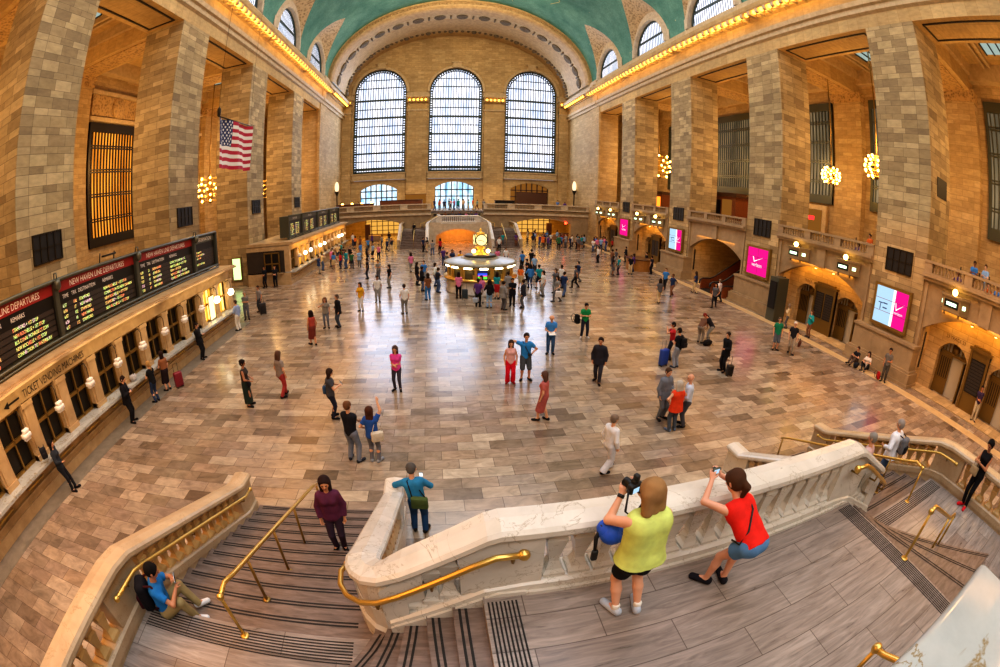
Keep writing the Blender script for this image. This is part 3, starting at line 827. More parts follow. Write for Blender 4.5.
# side walls of the end bay and the pilasters carrying the arch
for side in (-1, 1):
    fx = XL if side < 0 else XR
    m = MB(); xa, xb = sorted((fx, fx+side*.9)); m.box(xa, xb, YE-.1, YF+.2, 0, 26.2, 0)
    xa, xb = sorted((fx-side*.15, fx+side*3.3)); m.box(xa, xb, 63.67, YE+.25, 0, 21.4, 0)
    xa, xb = sorted((fx-side*.15, fx+side*.2)); m.box(xa, xb, 62.9, 63.7, 0, 21.4, 0)
    for (o, z0, z1, mi) in ((.25, 21.4, 21.9, 1), (.5, 21.9, 22.35, 1), (.2, 22.35, 23.6, 2), (.45, 23.6, 23.8, 1), (1.35, 24.0, 24.5, 1), (.9, 24.5, 25.0, 1), (.4, 25.0, 25.9, 1)):
        xa, xb = sorted((fx-side*o, fx+side*.5)); m.box(xa, xb, YE-3.1, YF+.1, z0, z1, mi)
    for i in range(17):
        y = YE-2.6+i; xa, xb = sorted((fx-side*.3, fx-side*1.25)); m.box(xa, xb, y-.15, y+.15, 23.75, 24.05, 2)
    struct(m.build('wall_far_left' if side < 0 else 'wall_far_right', ['wall_stone', 'trim_stone', 'lintel_stone']))
    for i in range(11): bulb((fx-side*1.0, YE+1.3+i, 23.85), 'golden bulb on the return cornice of the far %s corner' % ('left' if side < 0 else 'right'), 'bulbs on the far %s return' % ('left' if side < 0 else 'right'))
    # torch lamp
    t = thing('torch_lamp', 'tall bronze torch lamp with a pale flame bowl on the far %s side wall' % ('left' if side < 0 else 'right'), 'lamp', (fx-side*.5, 73.3, 5.0))
    mm = MB(); mm.lathe([(.0, 0), (.3, 0), (.3, .2), (.12, .4), (.1, 2.4), (.2, 2.6), (.35, 3.0), (.4, 3.2), (0, 3.2)], 12, (fx-side*.5, 73.3, 5.0)); mm.build('stand', 'dark_bronze', t)
    mm = MB(); mm.ball((fx-side*.5, 73.3, 8.9), (.35, .35, .9), 0, 10, 8); mm.build('flame_bowl', 'torch_bowl', t)

# far balcony
m = MB()
for x0, x1 in ((XL, -.6), (7.2, XR)):
    m.box(x0, x1, YE, YF, 4.2, 4.5, 0)
m.box(-.6, 7.2, YE+2.2, YF, 4.2, 4.5, 0)
struct(m.build('floor_far_balcony', ['landing_tiles']))
m = MB()
m.arch(X80, XL, XR, 0, 4.2, [(-9.3, 4.5, 2.7, 3.45, 'seg'), (3.25, 3.5, 4.1, 4.15, 'seg'), (16.3, 4.5, 2.7, 3.45, 'seg')], YE, YE+1.0)
for x0, x1 in ((XL, -.6), (7.2, XR)):
    m.box(x0, x1, YE-.25, YE+.5, 3.95, 4.25, 1); m.box(x0, x1, YE-.4, YE+.4, 4.75, 4.9, 1); m.box(x0, x1, YE-.1, YE+.3, 4.2, 4.8, 0)
struct(m.build('wall_far_balcony', ['low_stone', 'pale_trim']))
for nm, x0, x1, segs in (('left', XL, -.6, 4), ('right', 7.2, XR, 4)):
    t = thing('parapet', 'stone parapet with pierced panels on the %s half of the far balcony' % nm, 'parapet', ((x0+x1)/2, YE, 4.9))
    m = MB(); m.box(x0, x1, YE-.25, YE+.25, 5.5, 5.66); m.build('top_rail', 'pale_trim', t)
    m = MB(); L = (x1-x0)/segs
    for i in range(segs+1):
        c = x0+L*i; m = MB(); m.box(max(x0, c-.55), min(x1, c+.55), YE-.2, YE+.2, 4.9, 5.5); m.build('pier', 'pale_trim', t)
    pass
    for i in range(segs):
        q = MB(); a = x0+L*i+.55; c = x0+L*(i+1)-.55
        n = 14
        for j in range(n): u = a+(c-a)*(j+.5)/n; q.box(u-.07, u+.07, YE-.08, YE+.08, 4.9, 5.5)
        q.box(a, c, YE-.1, YE+.1, 5.18, 5.25); q.build('pierced_panel', 'low_stone', t)
# passage below the balcony
m = MB(); m.box(XL, XR, YF-.6, YF-.3, 0, 4.2); m.box(-4.4, -4.0, YE+1, YF, 0, 4.2); m.box(11.0, 11.4, YE+1, YF, 0, 4.2)
struct(m.build('wall_far_passage', 'wall_stone'))
for nm, x in (('left', -9.3), ('right', 17.5)):
    t = thing('shop_window', 'bright shop display in the passage under the %s of the far balcony' % nm, 'shop window', (x, YF-.8, 0))
    m = MB(); m.box(x-3.0, x+3.0, YF-.9, YF-.6, .3, 3.2)
    m.build('display', 'shop_glow', t)
    m = MB()
    for i in range(7): m.box(x-3+i-.06, x-3+i+.06, YF-1.0, YF-.88, .2, 3.3)
    for z in (.9, 1.7, 2.5): m.box(x-3, x+3, YF-1.0, YF-.88, z-.05, z+.05)
    m.build('shelving', 'dark_wood', t)
    k = MB(); kx = x+(-.2 if nm == 'left' else 2.0)
    t = thing('flower_stand', 'dark wooden stall with crates beneath the %s arch of the far balcony' % nm, 'stall', (kx-1.2, 70.5, 0))
    k.box(kx-1.6, kx-.8, 70.2, 70.9, 0, 2.6); k.build('cabinet', 'dark_wood', t)
    k = MB(); k.rbox((kx, 69.6, .45), (1.9, .8, .9), .04); k.build('counter', 'low_stone', t)
m = MB(); m.ball((19.9, YE-.2, 2.9), .2); tag(m.build('alarm_light', 'alarm_red', loc=(19.9, YE-.2, 2.9)), 'small glowing red light on the wall right of the far right arch', 'light')
t = thing('wall_cabinet', 'brown wooden cabinet against the wall under the red light', 'cabinet', (19.6, YE-.3, 0))
m = MB(); m.box(18.9, 20.3, YE-.5, YE-.05, 0, 1.3); m.build('body', 'wood', t)
m = MB(); m.box(18.8, 20.4, YE-.55, YE-.02, 1.3, 1.38); m.build('top', 'dark_wood', t)
# furniture on the far balcony
def bar(name, label, cat, x0, x1, y0, y1, z1, mat, base=4.5):
    t = thing(name, label, cat, ((x0+x1)/2, (y0+y1)/2, base))
    m = MB(); m.box(x0, x1, y0, y1, base, z1-.08); m.build('body', mat, t)
    m = MB(); m.box(x0-.1, x1+.1, y0-.1, y1+.1, z1-.08, z1); m.build('top', 'dark_wood', t); return t
bar('bar_counter', 'long brown bar counter on the left of the far balcony', 'counter', -8.6, -2.0, 69.5, 70.4, 6.3, 'wood')
bar('bar_counter', 'low brown counter at the far left corner of the far balcony', 'counter', -15.6, -9.6, 69.5, 70.3, 5.95, 'wood')
bar('bottle_bar', 'amber glowing bottle bar against the far left window pier', 'bar', -5.2, -1.6, 78.4, 79.0, 7.2, 'amber_dim')  # whole body emits dim amber, its lit look put into the material
bar('shelf_unit', 'dark shelf unit under the arch at the right end of the far balcony', 'shelf', 14.6, 20.2, 80.2, 80.6, 7.6, 'dark_wood')
bar('service_desk', 'black service desk behind the right parapet of the far balcony', 'desk', 9.2, 12.2, 68.6, 69.4, 6.15, 'black_metal')
for i, x in enumerate((-15, -13.4, -11.8, -10.2)):
    m = MB(); z = 6.2
    t = thing('table_lamp', 'small lit lamp on the far left balcony tables', 'lamp', (x, 71.6, 4.5), 0, 'lamps on the far left balcony')
    q = MB(); q.lathe([(0, 0), (.35, 0), (.05, .06), (.05, .72), (.5, .74), (.5, .8), (.03, .82), (.03, 1.25), (0, 1.25)], 10, (x, 71.6, 4.5)); q.build('stand', 'wood', t)
    q = MB(); q.ball((x, 71.6, 5.95), .2); q.build('shade', 'bulb_warm', t)
# ------------------------------------------------------------------ ticket counters on the left
def ticket_counter(y0, y1, label, first, lit, nwin, nx0, words):
    fx = -12.55; bx = -16.75
    t = thing('ticket_counter', label, 'ticket counter', ((fx+bx)/2, (y0+y1)/2, 0))
    m = MB()
    m.box(bx, fx, y0, y1, 0, 1.05, 0)                 # base
    m.box(bx+.01, fx+.06, y0-.05, y1+.05, 0, .35, 0); m.box(fx-.02, fx+.1, y0+.02, y1-.02, .55, .62, 0); m.box(bx+.02, fx-.01, y0+.01, y0+.45, 1.0, 3.1, 0)
    m.box(bx, fx-.5, y0, y1, 1.05, 3.0, 3)            # solid dark block, its colour standing in for the unlit interior
    m.box(bx+.02, fx-.01, y1-.5, y1-.01, 1.0, 3.1, 0)
    m.box(bx, fx, y0, y1, 2.95, 3.42, 0)              # frieze
    m.build('body', ['ticket_stone', 'ticket_stone', 'ticket_stone', 'shade_brown'], t)
    m = MB(); m.box(bx, fx+.45, y0, y1+.3, 1.03, 1.13); m.build('ledge', 'grey_marble', t)
    m = MB()
    for (o, z0, z1) in ((.08, 3.36, 3.44), (.2, 3.44, 3.52), (.38, 3.52, 3.62), (.3, 3.62, 3.68)): m.box(bx, fx+o, y0, y1+o, z0, z1)
    m.build('cornice', 'ticket_stone', t)
    st = (y1-.9-nx0)/nwin if not words else 1.88
    rail = MB(); 
    for k in range(nwin):
        c = nx0+st*k
        w = MB(); hw = .56
        for (a, b_) in ((c-hw-.08, c-hw), (c+hw, c+hw+.08), (c-.03, c+.03)): w.box(fx-.32, fx-.2, a, b_, 1.13, 2.95)
        for z in (1.15, 2.05, 2.88): w.box(fx-.32, fx-.2, c-hw, c+hw, z-.05, z+.06)
        if not lit(k):
            f = w.build('window', 'old_brass', t)
            g = MB(); g.box(fx-.4, fx-.34, c-hw, c+hw, 1.1, 2.95); g.build('pane', 'board_black', f, loc=t.matrix_basis.translation)
            for i in range(1): pass
        else:
            f = w.build('window', 'brass', t)
            g = MB(); g.box(fx-.42, fx-.36, c-hw, c+hw, 1.1, 2.95); g.build('pane', 'counter_glow', f, loc=t.matrix_basis.translation)
        p = MB(); q = c+st/2
        p.box(fx-.35, fx+.02, q-.3, q+.3, 1.13, 2.96); p.box(fx-.1, fx+.07, q-.2, q+.2, 1.13, 2.96); p.box(fx-.3, fx+.1, q-.3, q+.3, 1.13, 1.3); p.box(fx-.3, fx+.1, q-.28, q+.28, 2.8, 2.96)
        p.build('pier', 'ticket_stone', t)
        r = MB(); ya, yb = c-.45, c+.45
        r.tube([(fx+.05, ya, .78), (fx+.2, ya, .8), (fx+.2, yb, .8), (fx+.05, yb, .78)], .028, 6); r.build('grab_rail', 'brass', t)
        yl = c+.28
        lm = thing('hanging_lamp', 'white block lamp hung before the %s window of the %s' % (['first','second','third','fourth','fifth','sixth','seventh','eighth','ninth','tenth','eleventh','twelfth','thirteenth','fourteenth'][k], first), 'lamp', (fx+.42, yl, 2.0))
        h = MB(); h.tube([(fx+.02, yl, 2.85), (fx+.3, yl, 2.95), (fx+.42, yl, 2.8), (fx+.42, yl, 2.45)], .02, 5); h.build('bracket', 'dark_bronze', lm)
        h = MB()
        h.rbox((fx+.42, yl, 2.24), (.26, .34, .13), .012, seg=1); h.rbox((fx+.42, yl+.02, 2.37), (.2, .24, .1), .012, seg=1); h.rbox((fx+.42, yl, 2.13), (.18, .26, .07), .012, seg=1)
        h.build('shade', 'bulb_white' if lit(k) else 'white_paint', lm)
    if words:
        tx = MB(); put_text(tx, 'TICKET VENDING MACHINES', .34, lambda x, y: (fx+.02, 7.35+x, 3.05+y), 0, sx=.78)
        tx.add([(fx+.02, 6.35, 3.16), (fx+.02, 6.6, 3.27), (fx+.02, 6.6, 3.19), (fx+.02, 7.15, 3.19), (fx+.02, 7.15, 3.13), (fx+.02, 6.6, 3.13), (fx+.02, 6.6, 3.05)], [list(range(7))])
        tx.build('lettering', 'board_black', t)
    return t
ticket_counter(-6, 24.4, 'long stone ticket counter along the left side below the large departure boards', 'near ticket counter', lambda k: k >= 12, 14, -1.1+.0, True)
ticket_counter(36.5, 61.5, 'far stone ticket counter on the left, below the smaller departure board', 'far ticket counter', lambda k: k in (1, 2, 4, 5, 9, 10), 12, 37.9, False)
# the closed end of the far counter has its own window
t = thing('ticket_window', 'brass ticket window in the near end of the far counter, behind two guards', 'window', (-14.2, 36.45, 1.0))
m = MB(); m.box(-14.9, -13.5, 36.38, 36.5, 1.1, 2.8); m.build('pane', 'board_black', t)
m = MB()
for x in (-14.9, -14.2, -13.5): m.box(x-.05, x+.05, 36.3, 36.42, 1.1, 2.85)
for z in (1.12, 1.9, 2.82): m.box(-14.95, -13.45, 36.3, 36.42, z-.05, z+.05)
m.build('frame', 'old_brass', t)
m = MB(); m.box(-15.2, -13.2, 36.2, 36.5, 1.0, 1.1); m.build('sill', 'ticket_stone', t)
t = thing('poster', 'tall glowing poster on the near face of the third left pillar', 'poster', (-18.2, 37.3, .4))
m = MB(); m.box(-18.7, -17.7, 37.2, 37.4, .5, 2.6); m.build('frame', 'old_brass', t)
m = MB(); m.box(-18.6, -17.8, 37.17, 37.2, .6, 2.5); m.build('sheet', 'green_glow', t)
t = thing('poster', 'leaning yellow poster in the lit window at the end of the near ticket counter', 'poster', (-12.6, 21.9, 1.13))
m = MB(); m.box(-12.64, -12.6, 21.45, 22.3, 1.14, 2.5); m.build('board', 'old_brass', t)
m = MB(); m.box(-12.6, -12.585, 21.52, 22.23, 1.2, 2.44); m.build('sheet', 'poster_glow', t)

# departure boards
def board(x, spans, z0, z1, label, base_z, rows, heads, small=False):
    ya, yb = spans[0][0], spans[-1][1]
    t = thing('departure_board', label, 'departure board', (x, (ya+yb)/2, base_z))
    m = MB()
    m.box(x-.8, x-.05, ya, yb, z0-.1, z1, 0)
    m.build('case', 'board_metal', t)
    m = MB(); m.tube([(x+.1, ya, z1+.02), (x+.1, yb, z1+.02)], .07, 8); m.tube([(x+.12, ya, z0-.1), (x+.12, yb, z0-.1)], .06, 8); m.tube([(x+.14, ya, base_z+.06), (x+.14, yb, base_z+.06)], .045, 6)
    for a, b_ in spans:
        for q in (a-.02, b_+.02):
            m.box(x-.02, x+.14, q-.08, q-.03, base_z, z1); m.box(x-.02, x+.14, q+.03, q+.08, base_z, z1)
        mid = (a+b_)/2; m.box(x, x+.1, mid-.09, mid-.04, base_z, z0-.1); m.box(x, x+.1, mid+.04, mid+.09, base_z, z0-.1)
    m.build('frame', 'board_metal', t)
    for i, (a, b_) in enumerate(spans):
        h = MB(); h.box(x-.06, x+.0, a+.08, b_-.08, z1-.42, z1-.05); hp = h.build('header', 'header_red' if heads[i].startswith('NEW') else 'board_metal', t)
        tx = MB(); L = b_-a; s = .30 if not small else .26
        put_text(tx, heads[i], s, lambda u, v: (x+.012, (a+b_)/2+u, z1-.34+v), 0, 'CENTER', sx=.85)
        tx.build('lettering', 'white_paint', hp, loc=t.matrix_basis.translation)
        p = MB(); p.box(x-.06, x-.02, a+.08, b_-.08, z0, z1-.42, 0)
        n = len(rows[i]); top = z1-.55-(.26 if not small else .1); dz = (top-z0-.02)/n
        for k in range(n): p.box(x-.03, x-.012, a+.15, b_-.15, top-dz*(k+.92), top-dz*(k+.16), 1)
        pp = p.build('slat_panel', ['board_black', 'slat_grey'], t)
        if not small and heads[i].startswith('NEW'):
            for s_, q in (('TIME', .04), ('TRK', .14), ('DESTINATION', .22), ('REMARKS', .52)):
                tx = MB(); put_text(tx, s_, .2, lambda u, v, q=q: (x+.0, a+.12+q*L+u, z1-.68+v), 0, sx=.85); tx.build('column_heading', 'white_paint', pp, loc=t.matrix_basis.translation)
        for k, r in enumerate(rows[i]):
            z = top-dz*(k+.86)
            for s_, q in ([(r, .02)] if isinstance(r, str) else zip(r, (.03, .15, .22, .52))):
                if not s_: continue
                tx = MB(); put_text(tx, s_, dz*.82, lambda u, v, q=q: (x+.0, a+.12+q*L+u, z+v), 0, sx=.82); tx.build('row_lettering', 'led_multi', pp, loc=t.matrix_basis.translation)
    return t
NR = 'NEW ROCHELLE + 1ST STOP'
R1 = [('6:07', '19', 'STAMFORD', 'STAMFORD + 1ST STOP'), ('6:10', '23', 'NEW HAVEN', NR), ('6:13', '14', 'STAMFORD', 'BUS CONN. MONROE.CT.COM'), ('6:16', '25', 'NEW HAVEN', NR), ('6:23', '18', 'STAMFORD', 'CONNECTION TO WATERBURY')]
R2 = [('6:37', '108', 'STAMFORD', NR), ('6:04', '17', 'NEW HAVEN', 'CONNECTION TO NEW CANAAN'), ('6:07', '102', 'STAMFORD', NR), ('6:34', '18', 'NEW HAVEN', 'STAMFORD + 1ST STOP'), ('6:37', '112', 'STAMFORD', NR)]
R3 = [('6:39', '21', 'NEW HAVEN', 'CONN. TO DANBURY 7:15'), ('7:02', '18', 'STAMFORD', NR), ('7:07', '13', 'NEW HAVEN', 'STAM. + 1ST STOP'), ('7:13', '20', 'STAMFORD', NR), ('7:20', '17', 'NEW HAVEN', 'CONNECTION TO WATERBURY')]
R4 = ['WELCOME TO', 'THE MAIN TERMINAL', 'TRACKS ARE', '', 'PLEASE STAND BACK', '']
board(-13.2, [(.1, 5.05), (5.15, 10.4), (10.5, 15.8), (15.9, 21.3), (21.4, 24.0)], 3.98, 5.78, 'row of large departure boards with red headers on top of the near ticket counter', 3.68, [R3, R1, R2, R3, R4], ['NEW HAVEN LINE DEPARTURES']*4+['INFORMATION'])
rs = [[('%d:%02d' % (5+k//3, (k*17) % 60), '%d' % (21+k), ['CROTON', 'WHITE PLAINS', 'SOUTHEAST', 'POUGHKEEPSIE'][(k+j) % 4], 'HARLEM + 1ST STOP') for k in range(6)] for j in range(4)]
board(-13.2, [(38.3, 42.6), (42.8, 48.6), (48.8, 54.4), (54.6, 60.0)], 3.98, 5.78, 'smaller dark departure board on top of the far ticket counter', 3.68, rs, ['DEPARTURES']*4, True)
for k, y in enumerate((10.45, 15.85, 21.35)):
    t = thing('camera_housing', 'small grey dome camera on the departure board frame, %s' % ['nearest', 'middle one', 'farthest'][k], 'camera', (-12.98, y, 5.7))
    m = MB(); m.tube([(-13.15, y, 5.8), (-13.1, y, 6.05), (-12.95, y, 6.05), (-12.95, y, 5.85)], .03, 6); m.build('arm', 'board_metal', t)
    m = MB(); m.lathe([(0, .22), (.12, .2), (.15, .1), (.15, -.05), (.1, -.14), (0, -.17)], 10, (-12.95, y, 5.62)); m.build('dome', 'board_metal', t)
m = MB(); m.rbox((-13.4, 14.2, 6.05), (.15, .9, .08), .02); m.tube([(-13.5, 13.6, 5.75), (-13.4, 13.6, 6.2)], .03, 5); m.tube([(-13.5, 14.6, 5.75), (-13.4, 14.6, 6.15)], .03, 5)
tag(m.build('floodlight', 'black_metal', loc=(-13.4, 14.2, 5.8)), 'black bar floodlight on top of the middle departure board', 'light')

# flag
t = thing('flag', 'large stars and stripes flag hanging between the left pillars', 'flag', (-13.5, 27.8, 9.6))
ya, yb, za, zb = 25.2, 30.5, 9.65, 12.9
def fw(y, z): return (-13.5+.16*math.sin(2.1*y+z*.5)+.06*math.sin(5*y), y, z-.03*math.sin(3*y))
m = MB(); ny, nz = 40, 26
for i in range(ny):
    for j in range(nz):
        u0, u1, v0, v1 = i/ny, (i+1)/ny, j/nz, (j+1)/nz
        s = j//2; blue = u0 < .4 and s >= 6
        m.add([fw(ya+(yb-ya)*u, za+(zb-za)*v_) for u, v_ in ((u0, v0), (u1, v0), (u1, v1), (u0, v1))], [(0, 1, 2, 3)], 2 if blue else (0 if s % 2 == 0 else 1), True)
m.build('cloth', ['cloth_flag_red', 'cloth_flag_white', 'cloth_flag_blue'], t, merge=True)
m = MB()
for r in range(9):
    for q in range(6 if r % 2 == 0 else 5):
        cy = ya+(yb-ya)*.4*((q+.5+(0 if r % 2 == 0 else .5))/6.0); cz = zb-(zb-za)*(7/13)*((r+.7)/9.4)
        pts = []
        for k in range(10):
            a = PI/2+k*PI/5; R = .105 if k % 2 == 0 else .045; p = fw(cy+R*math.cos(a), cz+R*math.sin(a)); pts.append((p[0]+.03, p[1], p[2]))
        m.add(pts, [list(range(10))])
m.build('stars', 'white_paint', t)
m = MB(); m.tube([(-13.5, ya-.1, zb+.05), (-13.5, yb+.1, zb+.05)], .045, 8); m.tube([(-13.5, ya, zb+.05), (-13.5, ya, 32.5)], .011, 6); m.tube([(-13.5, yb, zb+.05), (-13.5, yb, 32.5)], .008, 5); m.lathe([(0, 0), (.12, .1), (.14, .5), (0, .7)], 8, (-13.5, ya, zb)); m.build('hanging_rod', 'dark_bronze', t)

# chandeliers in the aisles
def chandelier(x, y, z, label, top, s=1.0):
    t = thing('chandelier', label, 'chandelier', (x, y, z))
    m = MB(); m.tube([(x, y, z+1.6*s), (x, y, top)], .06, 6); m.lathe([(0, -1.5*s), (.3*s, -1.3*s), (.35*s, 0), (.3*s, 1.3*s), (.08, 1.7*s), (0, 1.7*s)], 10, (x, y, z)); m.build('stem', 'old_brass', t)
    m = MB()
    for k in range(5):
        zz = -1.2*s+.6*s*k; R = math.sqrt(max(.1, (1.55*s)**2-zz*zz)); m.tube([(x+R*math.cos(a), y+R*math.sin(a), z+zz) for a in np.linspace(0, 2*PI, 17)[:-1]], .05, 5, closed=True)
    m.build('rings', 'brass', t)
    for k in range(5):
        zz = -1.2*s+.6*s*k; R = math.sqrt(max(.1, (1.55*s)**2-zz*zz)); nb = [6, 9, 10, 9, 6][k]
        for i in range(nb):
            a = 2*PI*(i+.5*(k % 2))/nb; b_ = MB(); b_.ball((x+(R+.1)*math.cos(a), y+(R+.1)*math.sin(a), z+zz+.05), .07+.06*s, 0, 6, 4)
            o = b_.build('bulb', 'bulb_chand', t, norm=False)
chandelier(-24.5, 44.0, 9.4, 'globe of bulbs glowing between the second and third left pillars', 22.5)
chandelier(-24.5, 59.5, 9.2, 'distant globe of bulbs glowing beyond the flag pillar', 22.5)
chandelier(30.5, 56.6, 12.4, 'globe of bulbs glowing behind the second farthest right pillar', 22.5, 1.2)
chandelier(31.0, 25.2, 11.6, 'globe of bulbs in front of the right aisle grille window', 22.5, .5)
chandelier(31.0, 20.0, 12.6, 'globe of bulbs half hidden by the nearest right pillar', 22.5, .65)

# screens, lanterns
def screen(k, kind, label):
    y = PY[k]; yc = y+2.0
    t = thing('advert_screen', label, 'screen', (XR-.2, yc, 2.5)); x = XR-.25
    m = MB()
    for (a, b_, c, d) in ((yc-1.42, yc-1.25, 2.42, 4.78), (yc+1.25, yc+1.42, 2.42, 4.78), (yc-1.25, yc+1.25, 2.42, 2.58), (yc-1.25, yc+1.25, 4.62, 4.78)): m.box(x-.02, x+.3, a, b_, c, d)
    m.build('frame', 'old_brass', t)
    m = MB()
    if kind == 'full': m.box(x+.04, x+.1, yc-1.25, yc+1.25, 2.58, 4.62, 0)
    else:
        m.box(x+.04, x+.1, yc-1.25, yc-.25, 2.58, 4.62, 0); m.box(x+.04, x+.1, yc-.25, yc-.05, 2.58, 4.62, 2); m.box(x+.04, x+.1, yc-.05, yc+1.25, 2.58, 4.62, 1)
    p = m.build('panel', ['screen_pink', 'screen_blue', 'screen_white'], t)
    m = MB(); W = lambda u, v: (x+.03, yc-u, v)
    for z in (3.26, 3.94): m.box(x+.03, x+.045, yc-1.25, yc+1.25, z-.012, z+.012, 1)
    m.box(x+.03, x+.045, yc-.012, yc+.012, 2.58, 4.62, 1) if kind == 'full' else None
    m.build('panel_seam', ['screen_dark', 'seam_grey'], p, loc=t.matrix_basis.translation)
    m = MB(); c = 0 if kind == 'full' else .65; s = 1.0 if kind == 'full' else .55
    m.add([W(c-.62*s, 3.95), W(c-.5*s, 3.95), W(c-.38*s, 3.62), W(c+.7*s, 3.95+.05*s), W(c-.42*s, 3.52)], [(0, 1, 2, 4), (2, 3, 4)], 0)
    put_text(m, 'verizon', .42*s, lambda u, v: W(c-.05*s+u, 3.5-.3*s+v), 0, 'CENTER')
    if kind != 'full':
        put_text(m, 'T', .62, lambda u, v: W(-1.0+u, 3.3+v), 1); 
        for z in (3.42, 3.68): m.add([W(-.62, z), W(-.28, z), W(-.28, z+.07), W(-.62, z+.07)], [(0, 1, 2, 3)], 1)
    m.build('advert_lettering', ['screen_white', 'screen_dark'], p, loc=t.matrix_basis.translation)
screen(1, 'half', 'half blue half pink advert screen on the nearest right pillar')
screen(2, 'full', 'all pink advert screen on the second right pillar')
screen(3, 'half', 'half blue half pink advert screen on the third right pillar')
screen(4, 'full', 'small pink advert screen on the farthest right pillar')
LN = {1: 'nearest', 2: 'second', 4: 'fourth', 5: 'farthest'}
for k, (a, c) in enumerate(BAYS):
    if k in (0, 3): continue
    yc = (a+c)/2
    for s, y in ((0, yc+2.1), (1, yc-2.6)):
        t = thing('sign_lantern', 'bronze sign lantern with globe over the %s right gate arch, %s' % (LN[k], ['far one', 'near one'][s]), 'sign', (XR-.5, y, 4.65))
        x = XR-.75
        m = MB(); m.prism([(XR-.05, y-.95), (x, y-.6), (x, y+.6), (XR-.05, y+.95)], 4.7, 5.35); m.prism([(XR-.05, y-1.05), (x-.08, y-.66), (x-.08, y+.66), (XR-.05, y+1.05)], 5.35, 5.45); m.prism([(XR-.05, y-1.0), (x-.05, y-.63), (x-.05, y+.63), (XR-.05, y+1.0)], 4.62, 4.7)
        for dy in (-.5, .5): m.lathe([(0, 0), (.09, .02), (.05, .1), (.08, .16), (0, .22)], 8, (x+.25, y+dy, 4.42))
        m.build('case', 'lantern_bronze', t)
        m = MB(); m.box(x-.03, x+.02, y-.34, y+.34, 4.94, 5.1); m.box(x-.02, x+.02, y-.48, y+.48, 4.84, 5.22, 1)
        m.add([(x+.17, y-.71, 4.92), (x+.42, y-.84, 4.92), (x+.42, y-.84, 5.12), (x+.17, y-.71, 5.12)], [(0, 1, 2, 3)]); m.add([(x+.17, y+.71, 4.92), (x+.42, y+.84, 4.92), (x+.42, y+.84, 5.12), (x+.17, y+.71, 5.12)], [(0, 1, 2, 3)])
        m.build('lit_panel', ['sign_glow', 'board_black'], t)
        m = MB(); m.tube([(XR, y, 5.5), (x+.2, y, 5.62), (x+.1, y, 5.55)], .03, 5); m.build('bracket', 'dark_bronze', t)
        m = MB(); m.ball((x+.1, y-.1, 5.62), .17); m.build('globe', 'lamp_globe', t)

# kiosks on the right balcony
def kiosk(x, y, label, w, h, glowm):
    t = thing('kiosk', label, 'kiosk', (x, y, 5.6))
    m = MB(); m.box(x-.9, x+.9, y-w, y+w, 5.6, 5.6+h); m.build('body', 'wood', t)
    m = MB(); m.box(x-1.05, x+1.05, y-w-.15, y+w+.15, 5.6+h, 5.8+h); m.box(x-.7, x+.7, y-w+.2, y+w-.2, 5.8+h, 6.0+h); m.build('roof', 'dark_wood', t)
    m = MB(); m.box(x-.98, x-.88, y-w*.75, y-w*.05, 5.9, 5.3+h); m.build('display', glowm, t)
    m = MB(); m.box(x-.98, x-.88, y+w*.1, y+w*.7, 5.6, 5.2+h); m.build('doorway', 'board_black', t)
kiosk(28.6, 37.3, 'reddish wooden kiosk with poster behind the balustrade above the escalator', 2.3, 3.0, 'amber_dim')
kiosk(29.0, 52.9, 'wooden kiosk with an orange lit panel on the far right balcony', 1.9, 2.7, 'orange_glow')
t = thing('shop_doorway', 'lit shop doorway with a red sign under the right aisle grille window', 'doorway', (35.9, 33, 5.6))
m = MB(); m.box(35.6, 36, 29.4, 36.2, 5.6, 9.3); m.build('frame', 'trim_stone', t)
m = MB(); m.box(35.5, 35.62, 30, 35.6, 5.6, 8.8); m.build('opening', 'amber_dim', t)
m = MB(); m.box(35.4, 35.52, 31, 32.4, 7.7, 8.1); m.build('sign', 'alarm_dim', t)
m = MB(); m.box(35.3, 35.55, 32.6, 33.2, 6.4, 7.6); m.build('counter_screen', 'board_black', t)
t = thing('desk', 'curved wooden information desk on the floor by the escalator arch', 'desk', (20.6, 41.6, 0))
m = MB(); m.prism([(20.6+1.3*math.cos(a), 41.6+1.5*math.sin(a)) for a in np.linspace(PI*.55, PI*1.55, 12)]+[(21.4, 40.4), (21.6, 42.6)], 0, 1.15); m.build('front', 'desk_wood', t)
m = MB(); m.prism([(20.6+1.4*math.cos(a), 41.6+1.6*math.sin(a)) for a in np.linspace(PI*.55, PI*1.55, 12)]+[(21.5, 40.3), (21.7, 42.7)], 1.15, 1.22); m.build('top', 'dark_wood', t)
t = thing('side_cabinet', 'tall grey metal cabinet standing against the second right pillar beside the gate', 'cabinet', (22.9, 22.9, 0))
m = MB(); m.box(22.4, 23.5, 22.4, 23.3, 0, 3.1); m.build('case', 'board_metal', t)
m = MB(); m.box(22.33, 22.42, 22.5, 23.2, .9, 2.8); m.build('dark_panel', 'board_black', t)

